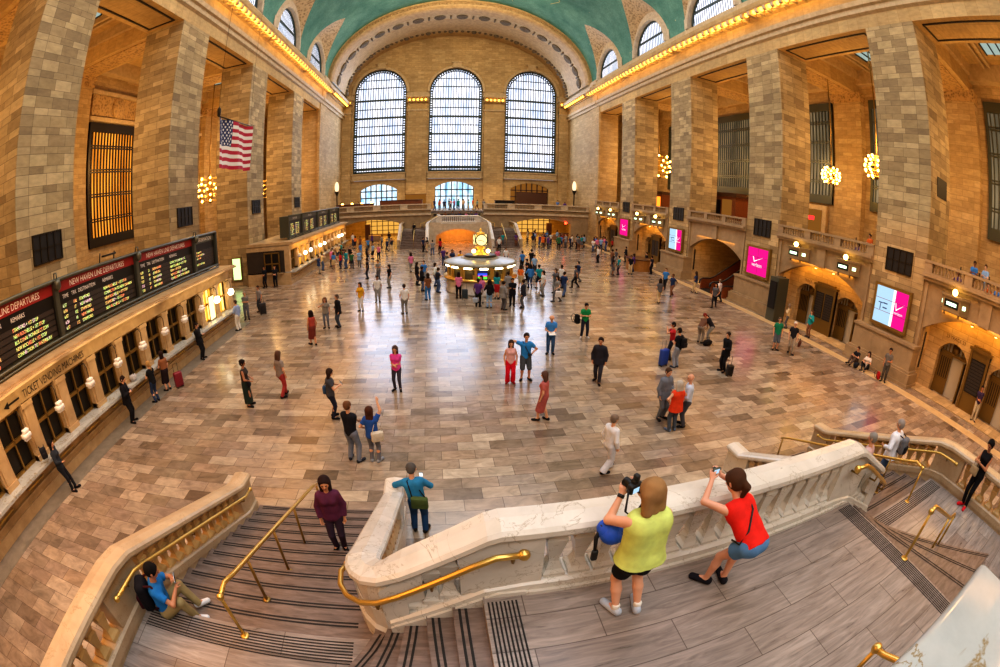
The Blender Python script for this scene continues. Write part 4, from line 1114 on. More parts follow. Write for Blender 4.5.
# information booth with the clock
BX, BY = 3.3, 32.3
t = thing('information_booth', 'round brass and marble information booth in the middle of the floor', 'booth', (BX, BY, 0))
m = MB(); m.lathe([(0, 0), (2.55, 0), (2.55, .12), (2.48, .16), (2.48, .98), (0, .98)], 40, (BX, BY, 0)); m.build('base', 'rail_marble', t)
m = MB(); m.lathe([(0, .98), (2.55, .98), (2.72, 1.02), (2.72, 1.1), (0, 1.1)], 40, (BX, BY, 0)); m.build('counter', 'brass', t)
for k in range(14):
    a = 2*PI*k/14; R = Matrix.Rotation(a, 4, 'Z')
    def X(v, R=R): q = R @ Vector(v); return (q.x+BX, q.y+BY, q.z)
    m = MB(); m.box(2.2, 2.42, -.09, .09, 1.1, 2.0, X=X); m.build('post', 'brass', t)
    m = MB(); R2 = Matrix.Rotation(a+PI/14, 4, 'Z'); X2 = lambda v, R2=R2: ((R2 @ Vector(v)).x+BX, (R2 @ Vector(v)).y+BY, v[2])
    m.box(2.22, 2.26, -.46, .46, 1.1, 1.85, X=X2); g = m.build('window', 'booth_glass', t)
    m = MB(); m.box(2.24, 2.3, -.46, -.3, 1.1, 1.85, X=X2); m.box(2.24, 2.3, .3, .46, 1.12, 1.45, X=X2); m.box(2.26, 2.32, -.46, .46, 1.76, 1.86, X=X2); m.build('window_frame', 'brass', g, loc=t.matrix_basis.translation)
    m = MB(); m.box(2.42, 2.54, -.28, .28, 1.86, 1.95, X=X2); m.build('light_strip', 'bulb_white', t)
m = MB(); m.lathe([(0, 1.98), (2.5, 1.98), (2.66, 2.02), (2.66, 2.14), (2.5, 2.18), (2.1, 2.26), (1.5, 2.34), (1.25, 2.36), (1.25, 2.46), (0, 2.5)], 40, (BX, BY, 0)); m.build('roof', 'booth_roof', t)
m = MB(); m.lathe([(1.0, 2.4), (1.15, 2.4), (1.2, 2.52), (1.0, 2.62), (.5, 2.62), (.45, 2.5), (0, 2.5)], 24, (BX, BY, 0)); m.build('crown_ring', 'dark_bronze', t)
t2 = thing('four_faced_clock', 'golden four faced ball clock standing on top of the information booth', 'clock', (BX, BY, 2.5))
m = MB(); m.lathe([(0, 2.5), (.55, 2.5), (.5, 2.62), (.28, 2.75), (.2, 2.95), (.3, 3.05), (.42, 3.15), (.2, 3.22), (0, 3.22)], 16, (BX, BY, 0)); m.build('pedestal', 'clock_gold_glow', t2)
m = MB(); m.ball((BX, BY, 3.68), (.46, .46, .48), 0, 18, 12); m.lathe([(0, 4.1), (.3, 4.12), (.32, 4.2), (.12, 4.25), (.06, 4.36), (.1, 4.42), (0, 4.56)], 12, (BX, BY, 0)); m.build('case', 'clock_gold_glow', t2)
for k in range(4):
    R = Matrix.Rotation(k*PI/2+.06, 4, 'Z') @ Matrix.Rotation(PI/2, 4, 'X')
    c = Vector((0, -.42, 3.68)); c = Matrix.Rotation(k*PI/2+.06, 4, 'Z') @ c
    m = MB(); m.lathe([(0, .09), (.36, .07), (.4, .02), (.4, -.05), (0, -.05)], 22, (BX+c.x, BY+c.y, c.z), T=R); f = m.build('dial', 'clock_face', t2)
    m = MB(); m.tube([tuple(Vector((BX+c.x, BY+c.y, c.z))+(R @ Vector((.41*math.cos(q), .41*math.sin(q), .03)))) for q in np.linspace(0, 2*PI, 25)[:-1]], .035, 6, closed=True)
    d = Matrix.Rotation(k*PI/2+.06, 4, 'Z')
    for ang, L in ((2.2, .2), (4.6, .28)):
        p0 = d @ Vector((0, -.52, 3.68)); p1 = d @ Vector((math.sin(ang)*L, -.52, 3.68+math.cos(ang)*L)); m.tube([(BX+p0.x, BY+p0.y, p0.z), (BX+p1.x, BY+p1.y, p1.z)], .02, 5)
    m.build('rim_and_hands', 'dark_bronze', f, loc=t2.matrix_basis.translation)
for k, s in enumerate((-1, 1)):
    m = MB(); m.ball((BX+s*.52, BY-.35, 2.88), .15); o = m.build('globe_lamp', 'lamp_globe', loc=(BX+s*.52, BY-.35, 2.6)); tag(o, 'glowing globe lamp %s of the clock pedestal' % ['left', 'right'][k], 'lamp')
    m = MB(); m.lathe([(.1, 2.5), (.12, 2.55), (.04, 2.62), (.06, 2.76), (0, 2.76)], 8, (BX+s*.52, BY-.35, 0)); q = m.build('stem', 'brass', loc=(BX+s*.52, BY-.35, 2.6)); q.parent = o; q.location = (0, 0, 0)
t = thing('display_screen', 'small monitor with blue, red and green bands facing out of the information booth', 'monitor', (BX-.1, BY-2.45, 1.1))
m = MB(); m.rbox((BX-.1, BY-2.5, 1.5), (.72, .08, .66), .02); m.build('case', 'board_black', t)
m = MB()
for i, (z0, z1) in enumerate(((1.22, 1.4), (1.4, 1.48), (1.48, 1.62), (1.66, 1.78))): m.box(BX-.42, BX+.22, BY-2.56, BY-2.545, z0, z1, i)
m.build('picture', ['band_green', 'band_pink', 'band_blue', 'screen_dark'], t)
# ------------------------------------------------------------------ double staircases (near one under the camera, its mirror at the far end)
SXC = 3.25
RAILP = [(-.2, -.12), (-.225, -.08), (-.22, -.02), (-.18, .02), (0, .05), (.18, .02), (.22, -.02), (.225, -.08), (.2, -.12)]
BASEP = [(-.19, 0), (-.19, .14), (-.15, .17), (.15, .17), (.19, .14), (.19, 0)]
def balprof(h):
    return [(.1, 0), (.17, 0), (.17, .06), (.12, .1), (.075, .17*h/.62), (.08, .23*h/.62), (.125, .38*h/.62), (.155, .47*h/.62), (.12, h-.1), (.15, h-.07), (.155, h)]
def nose(k, y):
    x0 = [.33, -.01, -.32, -.57, -.8, -1.0, -1.2][k]; c = [0, .02, .05, -.16, -.36, -.6, -.8][k]
    return x0+c*max(0, 3.17-y)**1.2
def staircase(which):
    far = which == 'far'
    def near_xf(v): return v
    fy = (lambda v: Vector((v.x, 65.5-v.y, v.z))) if far else (lambda v: v)
    def mir(side): return (lambda v: fy(Vector((2*SXC-v.x, v.y, v.z)))) if side > 0 else fy
    place = {'near': 'in the foreground', 'far': 'at the far end'}[which]
    org = fy(Vector((SXC, 3, 0)))
    t = thing('staircase', 'double marble staircase with dark treads %s' % place, 'staircase', tuple(org))
    m = MB(); m.box(.33, 2*SXC-.33, -.3, 3.45, 2.75, 3.0)
    m.build('landing', 'landing_tiles', t, xf=fy)
    # front wall of the landing with its arched passage
    m = MB(); X = lambda u, d, z: (u, d, z)
    m.arch(X, -1.0, 2*SXC+1.0, 0, 3.1, [(SXC, 3.1, 1.2, 2.15, 'seg')], 3.5, 2.3); m.box(-.9, 2*SXC+.9, -1.2, -1.0, 0, 2.9)
    m.build('front_wall', 'pale_trim' if far else 'warm_dim_marble', t, xf=fy)
    if not far:
        pass
    m = MB(); c0, c1 = (1.95, 4.7) if not far else (-.2, 6.7)
    for k in range(9): m.box(c0, c1, -.38*(k+1), -.38*k if k else .0, 2.8, 3.0+.167*(k+1))
    m.build('upper_flight', 'tread_stone', t, xf=fy)
    for side in (-1, 1):
        xf = mir(side)
        ys = [3.45, 3.17, 2.9, 2.6, 2.3, 1.9, 1.4, .8, .2]
        g = MB()
        for k in range(1, 6):
            z = 3-.1667*k; pol = [(nose(k, y), y) for y in ys]+[(nose(k-1, y)+.02, y) for y in ys[::-1]]
            p = MB(); p.prism(pol, 1.9, z, 'z')
            for o in (.06, .13): 
                for a, b in zip(ys[1:], ys[2:]): p.add([(nose(k, a)+o, a-.03, z+.004), (nose(k, a)+o+.03, a-.03, z+.004), (nose(k, b)+o+.03, b-.03, z+.004), (nose(k, b)+o, b-.03, z+.004)], [(0, 1, 2, 3)], 1)
            p.build('tread', ['tread_stone', 'grip_black'], t, xf=xf)
        p = MB()
        for i in range(8):
            o = .37+i*.043; p.box(o, o+.02, 0, 3.0, 3.0, 3.004)
        p.build('grip_strips', 'grip_black', t, xf=xf)
        m = MB(); m.prism([(-4.6, 3.16), (-4.6, -3), (-2.5, -3), (-2.5, .2)]+[(nose(5, y)+.05, y) for y in ys[::-1] if y < 3.3]+[(-.8, 3.3), (-.9, 3.4), (-1.0, 3.16)], 1.75, 2.0, 'z')
        m.build('lower_landing', 'landing_tiles', t, xf=xf)
        m = MB()
        for i in range(8): m.box(-4.5, -1.3, 2.72+i*.05, 2.742+i*.05, 2.0, 2.004)
        m.build('grip_strips', 'grip_black', t, xf=xf)
        for j in range(1, 12):
            z = 2-.1667*j; y0, y1 = 3.15+.445*(j-1), 3.15+.445*j
            m = MB(); m.box(-4.62, -1.0, y0-.02, y1, 0, z); 
            for o in (.05, .11): m.box(-4.5, -1.3, y1-o-.03, y1-o, z, z+.004, 1)
            m.build('tread', ['tread_stone', 'grip_black'], t, xf=xf)
        wn_ = 'left' if side < 0 else 'right'
        if far and side < 0: pass
        # outer balustrade
        def zr(y): return 3.0 if y < 3.15 else 3.0-.42*(y-3.15)
        b = thing('balustrade', 'outer marble balustrade along the %s flight of the stairs %s' % (wn_, place), 'balustrade', tuple(xf(Vector((-4.75, 3.2, 2)))))
        path = [(-4.78, -3, 3.0), (-4.78, 2.9, 3.0), (-4.78, 3.3, zr(3.3)), (-4.78, 7.35, zr(7.35)), (-4.78, 7.5, zr(7.45)), (-4.78, 7.95, zr(7.5))]
        m = MB(); m.sweep(path, RAILP); m.build('top_rail', 'warm_dim_marble', b, xf=xf)
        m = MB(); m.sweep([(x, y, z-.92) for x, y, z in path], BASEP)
        m.prism([(y, z-.9) for x, y, z in path]+[(7.95, 0), (-3, 0)], -4.95, -4.61, 'x'); m.build('stringer', 'warm_dim_marble', b, xf=xf)
        m = MB()
        for ya, yb in ((2.35, 3.35), (7.2, 7.95)):
            m.prism([(ya, zr(ya)-.85), (ya, zr(ya)-.1), (yb, zr(min(yb, 7.5))-.1), (yb, zr(min(yb, 7.5))-.85)], -4.93, -4.63, 'x')
        m.build('pier', 'warm_dim_marble', b, xf=xf)
        first = None
        ylist = [2.15-.36*i for i in range(14)]+[3.6+.3*i for i in range(12)]
        for y in ylist:
            z = zr(y); h = .58
            m = MB(); m.lathe([(r, q) for r, q in balprof(h)], 4, (-4.78, y, z-.75), 0, False, None, True)
            m.build('baluster', 'gilt_marble' , b, xf=xf)
        hb = thing('handrail', 'brass wall handrail outside the %s flight of the stairs %s' % (wn_, place), 'handrail', tuple(xf(Vector((-4.5, 5, 2)))))
        m = MB(); m.tube([(-4.55, 2.55, 2.72), (-4.5, 2.65, 2.74), (-4.5, 3.15, 2.72)]+[(-4.5, y, zr(y)-.26) for y in (3.4, 5, 7.3)]+[(-4.5, 7.6, zr(7.5)-.2)], .035, 8)
        m.ball((-4.5, 7.62, zr(7.5)-.2), .055); m.ball((-4.53, 2.55, 2.72), .055); m.build('rail', 'brass', hb, xf=xf)
        for y in (2.9, 5.0, 7.2):
            m = MB(); m.tube([(-4.5, y, zr(y)-.28), (-4.52, y, zr(y)-.36), (-4.64, y, zr(y)-.38)], .018, 5); m.build('bracket', 'old_brass', hb, xf=xf)
        # inner balustrade: floor newel, curl, up to the landing
        b = thing('balustrade', 'inner marble balustrade climbing beside the %s flight of the stairs %s' % (wn_, place), 'balustrade', tuple(xf(Vector((-1.05, 5, 1)))))
        def zi(y): return 2.93-.5*(y-3.85)
        def zu(x): return 4.0-.525*(.46-x)
        path = [(-1.06, 7.98, zi(7.45)), (-1.06, 7.45, zi(7.45)), (-1.06, 7.3, zi(7.3)), (-1.06, 4.2, zi(4.2)), (-1.06, 3.87, 2.95), (-1.035, 3.68, 3.03), (-.965, 3.52, 3.11), (-.86, 3.39, 3.21), (-.72, 3.31, 3.32), (-.51, 3.28, 3.46), (.38, 3.28, zu(.38)), (.52, 3.28, 4.0), (.8, 3.28, 4.0)]
        m = MB(); m.sweep(path, RAILP, smooth=False); m.build('top_rail', 'rail_marble', b, xf=xf)
        m = MB(); m.prism([(y, zi(y)-.8) for y in (3.8, 7.45)]+[(7.98, zi(7.45)-.8), (7.98, 0), (3.8, 0)], -1.22, -.9, 'x')
        m.prism([(-.75, 2.44), (.35, 3.0), (.5, 3.06), (.8, 3.06), (.8, 1.5), (-.75, 1.5)], 3.06, 3.49, 'y')
        m.sweep([(-.75, 3.28, 2.36), (.35, 3.28, 2.94), (.8, 3.28, 3.0)], BASEP)
        m.build('stringer', 'rail_marble', b, xf=xf)
        arc = [(-1.06, 4.1), (-1.06, 3.87), (-1.035, 3.68), (-.965, 3.52), (-.86, 3.39), (-.72, 3.31), (-.51, 3.28), (-.3, 3.28)]; zz = [2.83, 2.95, 3.03, 3.11, 3.21, 3.32, 3.46, 3.57]
        m = MB(); m.sweep([(x, y, 0) for x, y in arc], [(-.16, 0), (-.16, 2.6), (.16, 2.6), (.16, 0)]); m.sweep([(x, y, 0) for x, y in arc], [(.1, 0), (.1, 2.2), (.165, 2.24), (.2, 2.18), (.2, 0)]); m.sweep([(x, y, z) for (x, y), z in zip(arc, zz)], [(-.15, -.6), (-.15, -.08), (.15, -.08), (.15, -.6)])
        m.prism([(-.8, 2.3), (-.8, 3.1), (-.5, 3.36), (-.5, 2.5)], 3.125, 3.44, 'y')
        m.prism([(y, zi(min(y, 7.45))-.8) for y in (7.1, 7.98)]+[(7.98, zi(7.45)-.1), (7.1, zi(7.1)-.1)], -1.2, -.92, 'x')
        m.prism([(.1, 3.05), (.1, 3.7), (.35, 3.84), (.62, 3.92), (.97, 3.92), (.97, 3.05)], 3.12, 3.44, 'y'); m.prism([(3.6, 1.9), (4.35, 1.7), (4.35, zi(4.35)-.08), (3.9, zi(3.9)-.08), (3.6, 2.9)], -1.19, -.93, 'x')
        m.build('pier', 'rail_marble', b, xf=xf)
        for y in [4.55+.3*i for i in range(9)]:
            m = MB(); m.lathe(balprof(.6), 4, (-1.06, y, zi(y)-.74), 0, False, None, True); m.build('baluster', 'warm_dim_marble', b, xf=xf)
        for x in (-.28, -.14+.06, .0-.0):
            pass
        for i in range(3):
            x = -.4+.19*i; z = 2.53+(x+.75)*.53
            m = MB(); m.lathe(balprof(.72), 4, (x, 3.28, z), 0, False, None, True); m.build('baluster', 'rail_marble', b, xf=xf)
        hb = thing('handrail', 'brass handrail wrapping the curl on the inner %s balustrade %s' % (wn_, place), 'handrail', tuple(xf(Vector((-.5, 3, 3)))))
        m = MB(); m.tube([(.72, 2.96, 3.8), (.45, 2.95, 3.8), (.2, 2.95, 3.68), (-.55, 2.95, 3.24), (-.8, 2.98, 3.08), (-1.02, 3.08, 2.95), (-1.22, 3.27, 2.84), (-1.34, 3.5, 2.77), (-1.37, 3.75, 2.74), (-1.32, 3.95, 2.68)], .036, 8); m.ball((.72, 2.96, 3.8), .065); m.ball((-1.32, 3.95, 2.68), .05); m.build('rail', 'brass', hb, xf=xf)
        for p in ((.62, 2.96, 3.78), (-.2, 2.95, 3.42), (-.82, 2.98, 3.04)):
            m = MB(); m.tube([p, (p[0], p[1]+.02, p[2]-.1), (p[0], p[1]+.16, p[2]-.12)], .02, 5); m.build('bracket', 'old_brass', hb, xf=xf)
        # brass centre rail on posts
        hb = thing('handrail', 'brass centre handrail on slim posts along the %s flight %s' % (wn_, place), 'handrail', tuple(xf(Vector((-2.82, 5, 1)))))
        pts = [(2.98, 2.0), (3.95, 1.67), (5.05, 1.17), (6.15, .67), (7.72, .167)]
        zt = lambda y: 2.84-.375*(y-3.25)
        m = MB(); m.tube([(-2.82, 2.98, 2.86), (-2.82, 3.2, 2.9)]+[(-2.82, y, zt(y)+.02) for y in (3.5, 5, 7.5)]+[(-2.82, 7.78, zt(7.72)-.05)], .034, 8); m.ball((-2.82, 2.98, 2.86), .055); m.build('rail', 'brass', hb, xf=xf)
        for i, (y, z0) in enumerate(pts):
            m = MB(); m.tube([(-2.82, y, z0), (-2.82, y, 2.86 if i == 0 else zt(y))], .026, 7); m.lathe([(.0, .022), (.03, .022), (.065, .012), (.068, 0)], 12, (-2.82, y, z0)); m.build('post', 'brass' if i == 0 else 'old_brass', hb, xf=xf)
        hb = thing('handrail', 'short brass handrail on posts across the upper %s steps %s' % (wn_, place), 'handrail', tuple(xf(Vector((-.5, 1.45, 2.5)))))
        xk = nose(5, 1.45)
        m = MB(); m.tube([(.4, 1.45, 3.86), (.28, 1.45, 3.9), (-1.6, 1.45, 2.98), (-1.75, 1.45, 2.92), (-2.0, 1.45, 2.9), (-2.1, 1.45, 2.8)], .034, 8); m.ball((.4, 1.45, 3.86), .055); m.build('rail', 'brass', hb, xf=xf)
        for x, z0, z1 in ((.4, 3.0, 3.86), (-1.55, 2.0, 2.98), (-2.05, 2.0, 2.88)):
            m = MB(); m.tube([(x, 1.45, z0), (x, 1.45, z1)], .026, 7); m.lathe([(.0, .022), (.03, .022), (.065, .012), (.068, 0)], 12, (x, 1.45, z0)); m.build('post', 'brass', hb, xf=xf)
    # landing parapet
    b = thing('balustrade', 'white marble balustrade along the front of the stair landing %s' % place, 'balustrade', tuple(fy(Vector((SXC, 3.28, 3)))))
    xa, xb = .8, 2*SXC-.8
    m = MB(); m.sweep([(xa, 3.28, 4.0), (xb, 3.28, 4.0)], RAILP); m.build('top_rail', 'rail_marble', b, xf=fy)
    m = MB(); m.sweep([(xa, 3.28, 3.0), (xb, 3.28, 3.0)], BASEP); m.box(xa, xb, 3.05, 3.51, 2.9, 3.05); m.build('base_rail', 'rail_marble', b, xf=fy)
    n = int((xb-xa-.5)/.29)+1
    for i in range(n):
        x = xa+.32+i*.289
        mm = MB(); mm.lathe([(r*1.05, q) for r, q in balprof(.76)], 4, (x, 3.28, 3.15), 0, False, None, True); mm.build('baluster', 'rail_marble', b, xf=fy)
    if not far:
        hb = thing('handrail', 'brass handrail end with round knob rising toward the camera at the bottom edge', 'handrail', (3.33, .42, 3))
        m = MB(); m.tube([(3.33, .42, 3.97), (3.33, .3, 4.0), (3.33, -2.5, 5.3)], .034, 8); m.ball((3.33, .42, 3.98), .06); m.build('rail', 'brass', hb)
        m = MB(); m.tube([(3.33, .42, 3.0), (3.33, .42, 3.97)], .028, 7); m.lathe([(.0, .022), (.03, .022), (.065, .012), (.068, 0)], 12, (3.33, .42, 3)); m.build('post', 'brass', hb)
stone('gilt_marble', 'a98a55', 'd6b67c', 2.0, .4)
staircase('near'); staircase('far')
# near balcony: floor edge and the marble parapet the camera leans over
t = thing('parapet', 'broad grey veined marble parapet slab at the lower right corner', 'parapet', (.5, -.4, 4.5))
m = MB(); m.rbox((.47, -.42, 5.93), (2.94, .94, .14), .03); m.build('cap', 'grey_marble', t)
m = MB(); m.box(-.9, 1.85, -.8, -.05, 4.5, 5.87); m.build('wall', 'warm_dim_marble', t)
m = MB(); m.box(-16.8, 1.95, -14, -.0, 4.2, 4.5); m.box(4.7, 23.75, -14, -1.2, 4.2, 4.5); m.box(1.95, 4.7, -14, -3.4, 4.2, 4.5); struct(m.build('floor_near_balcony', 'landing_tiles'))
m = MB(); m.box(-30, 36, -15.2, -15, 0, 41); struct(m.build('wall_near', 'wall_stone'))
# ------------------------------------------------------------------ people: one smooth field per body, polygonised with surface nets
def surfnet(Fv, org, h):
    S = Fv < 0; nx, ny, nz = Fv.shape
    def c(A, i, j, k): return A[i:nx-1+i, j:ny-1+j, k:nz-1+k]
    cnt = sum(c(S, i, j, k).astype(np.int8) for i in (0, 1) for j in (0, 1) for k in (0, 1))
    act = (cnt > 0) & (cnt < 8); idx = np.full(act.shape, -1, dtype=np.int64); ii = np.argwhere(act); idx[act] = np.arange(len(ii))
    if not len(ii): return np.zeros((0, 3)), np.zeros((0, 4), int)
    vals = {}
    for i in (0, 1):
        for j in (0, 1):
            for k in (0, 1): vals[i, j, k] = Fv[ii[:, 0]+i, ii[:, 1]+j, ii[:, 2]+k]
    acc = np.zeros((len(ii), 3)); n = np.zeros(len(ii))
    for a in list(vals):
        for ax in range(3):
            if a[ax] == 0:
                b = list(a); b[ax] = 1; b = tuple(b); va, vb = vals[a], vals[b]; m = (va < 0) != (vb < 0)
                t = np.where(m, va/np.where(m, va-vb, 1), 0); p = np.tile(np.array(a, float), (len(ii), 1)); p[:, ax] += t
                acc[m] += p[m]; n[m] += 1
    V = (ii+acc/n[:, None])*h+np.array(org); Q = []
    for ax in range(3):
        o1, o2 = [(1, 2), (2, 0), (0, 1)][ax]
        lo = [slice(None)]*3; hi = [slice(None)]*3; lo[ax] = slice(0, -1); hi[ax] = slice(1, None)
        A, B = S[tuple(lo)], S[tuple(hi)]; e = np.argwhere(A != B); fl_ = A[A != B]
        ok = (e[:, o1] > 0) & (e[:, o2] > 0) & (e[:, o1] < act.shape[o1]) & (e[:, o2] < act.shape[o2]); e = e[ok]; fl_ = fl_[ok]
        def g(d1, d2): q = e.copy(); q[:, o1] -= d1; q[:, o2] -= d2; return idx[q[:, 0], q[:, 1], q[:, 2]]
        f = np.stack([g(1, 1), g(0, 1), g(0, 0), g(1, 0)], 1); f[~fl_] = f[~fl_][:, ::-1]; Q.append(f)
    return V, np.concatenate(Q)

class Field:
    def __init__(s): s.P = []
    def cap(s, a, b, ra, rb=None, k=.02, cuts=()): s.P.append((np.array(a, float), np.array(b, float), ra, ra if rb is None else rb, k, cuts)); return s
    def bounds(s):
        lo = np.min([np.minimum(p[0], p[1])-max(p[2], p[3]) for p in s.P], 0); hi = np.max([np.maximum(p[0], p[1])+max(p[2], p[3]) for p in s.P], 0); return lo, hi
    def grid(s, h, lo=None, hi=None):
        if lo is None: lo, hi = s.bounds()
        lo = lo-3*h; n = np.ceil((hi+3*h-lo)/h).astype(int)+1
        Fv = np.full(n, .3); ax = [lo[i]+h*np.arange(n[i]) for i in range(3)]
        for a, b, ra, rb, k, cuts in s.P:
            m = max(ra, rb)+k+2.5*h; l = np.minimum(a, b)-m; u = np.maximum(a, b)+m
            i0 = np.clip(((l-lo)/h).astype(int), 0, n-1); i1 = np.clip(((u-lo)/h).astype(int)+2, 1, n)
            if np.any(i1 <= i0): continue
            sl = tuple(slice(p, q) for p, q in zip(i0, i1))
            X = ax[0][sl[0]][:, None, None]; Y = ax[1][sl[1]][None, :, None]; Z = ax[2][sl[2]][None, None, :]
            d = b-a; L = max(1e-9, d@d)
            t = np.clip(((X-a[0])*d[0]+(Y-a[1])*d[1]+(Z-a[2])*d[2])/L, 0, 1)
            D = np.sqrt((X-a[0]-t*d[0])**2+(Y-a[1]-t*d[1])**2+(Z-a[2]-t*d[2])**2)-(ra+(rb-ra)*t)
            for (p0, nn) in cuts: D = np.maximum(D, (X-p0[0])*nn[0]+(Y-p0[1])*nn[1]+(Z-p0[2])*nn[2])
            G = Fv[sl]
            if k > 0:
                hh = np.clip(.5+.5*(D-G)/k, 0, 1); Fv[sl] = D*(1-hh)+G*hh-k*hh*(1-hh)
            else: Fv[sl] = np.minimum(G, D)
        return Fv, lo

def ik(a, b, l1, l2, hint):
    a = np.array(a, float); b = np.array(b, float); d = b-a; L = np.linalg.norm(d)
    if L > (l1+l2)*.995: d = d*((l1+l2)*.995/L); b = a+d; L = np.linalg.norm(d)
    u = d/L; x = (l1*l1-l2*l2+L*L)/(2*L); h = math.sqrt(max(0, l1*l1-x*x)); hint = np.array(hint, float); w = hint-u*(hint@u); w /= max(1e-6, np.linalg.norm(w))
    return a+u*x+w*h, b
def unit(v): v = np.array(v, float); return v/max(1e-9, np.linalg.norm(v))

def skeleton(P):
    J = {}; s = P.get('h', 1.75)/1.75
    pel = np.array(P.get('pelvis', (0, 0, .95)), float); up = unit(P.get('spine', (0, .02, 1))); tw = math.radians(P.get('twist', 0))
    rt = unit(np.cross(np.array([-math.sin(tw), math.cos(tw), 0]), up)); fw_ = np.cross(up, rt)
    neck = pel+up*.53; J.update(pel=pel, up=up, rt=rt, fw=fw_, neck=neck)
    sh = P.get('sh', .18); J['S'] = {q: neck-up*.075+rt*(q*sh) for q in (-1, 1)}
    hp = P.get('hipw', .095); hr = unit(P.get('hipdir', (1, 0, 0))); J['H'] = {q: pel-np.array([0, 0, .05])+hr*(q*hp) for q in (-1, 1)}
    hd = unit(P.get('head', (0, .12, 1))); J['hd'] = hd; J['hc'] = neck+hd*.2
    lk = np.array(P.get('look', tuple(fw_)), float); lk = lk-hd*(lk@hd); J['lk'] = unit(lk); J['hr'] = np.cross(J['lk'], hd)
    J['E'] = {}; J['W'] = {}; J['K'] = {}; J['A'] = {}; J['T'] = {}
    for q, nm in ((-1, 'L'), (1, 'R')):
        w = P.get('hand'+nm); S = J['S'][q]
        if w is None: w = S+np.array([q*.07, .05, -.52])
        J['E'][q], J['W'][q] = ik(S, w, .29, .26, P.get('elb'+nm, (q*.6, -.6, -.3)))
        a = np.array(P.get('foot'+nm, (q*.11, 0, .085)), float)
        J['K'][q], J['A'][q] = ik(J['H'][q], a, .43, .415, P.get('knee'+nm, (q*.08, 1, 0)))
        J['T'][q] = J['A'][q]+np.array(P.get('toe'+nm, (q*.06, .17, -.045)), float)
        J.setdefault('F', {})[q] = unit(P.get('fing'+nm, tuple(J['W'][q]-J['E'][q])))
    J['s'] = s; return J

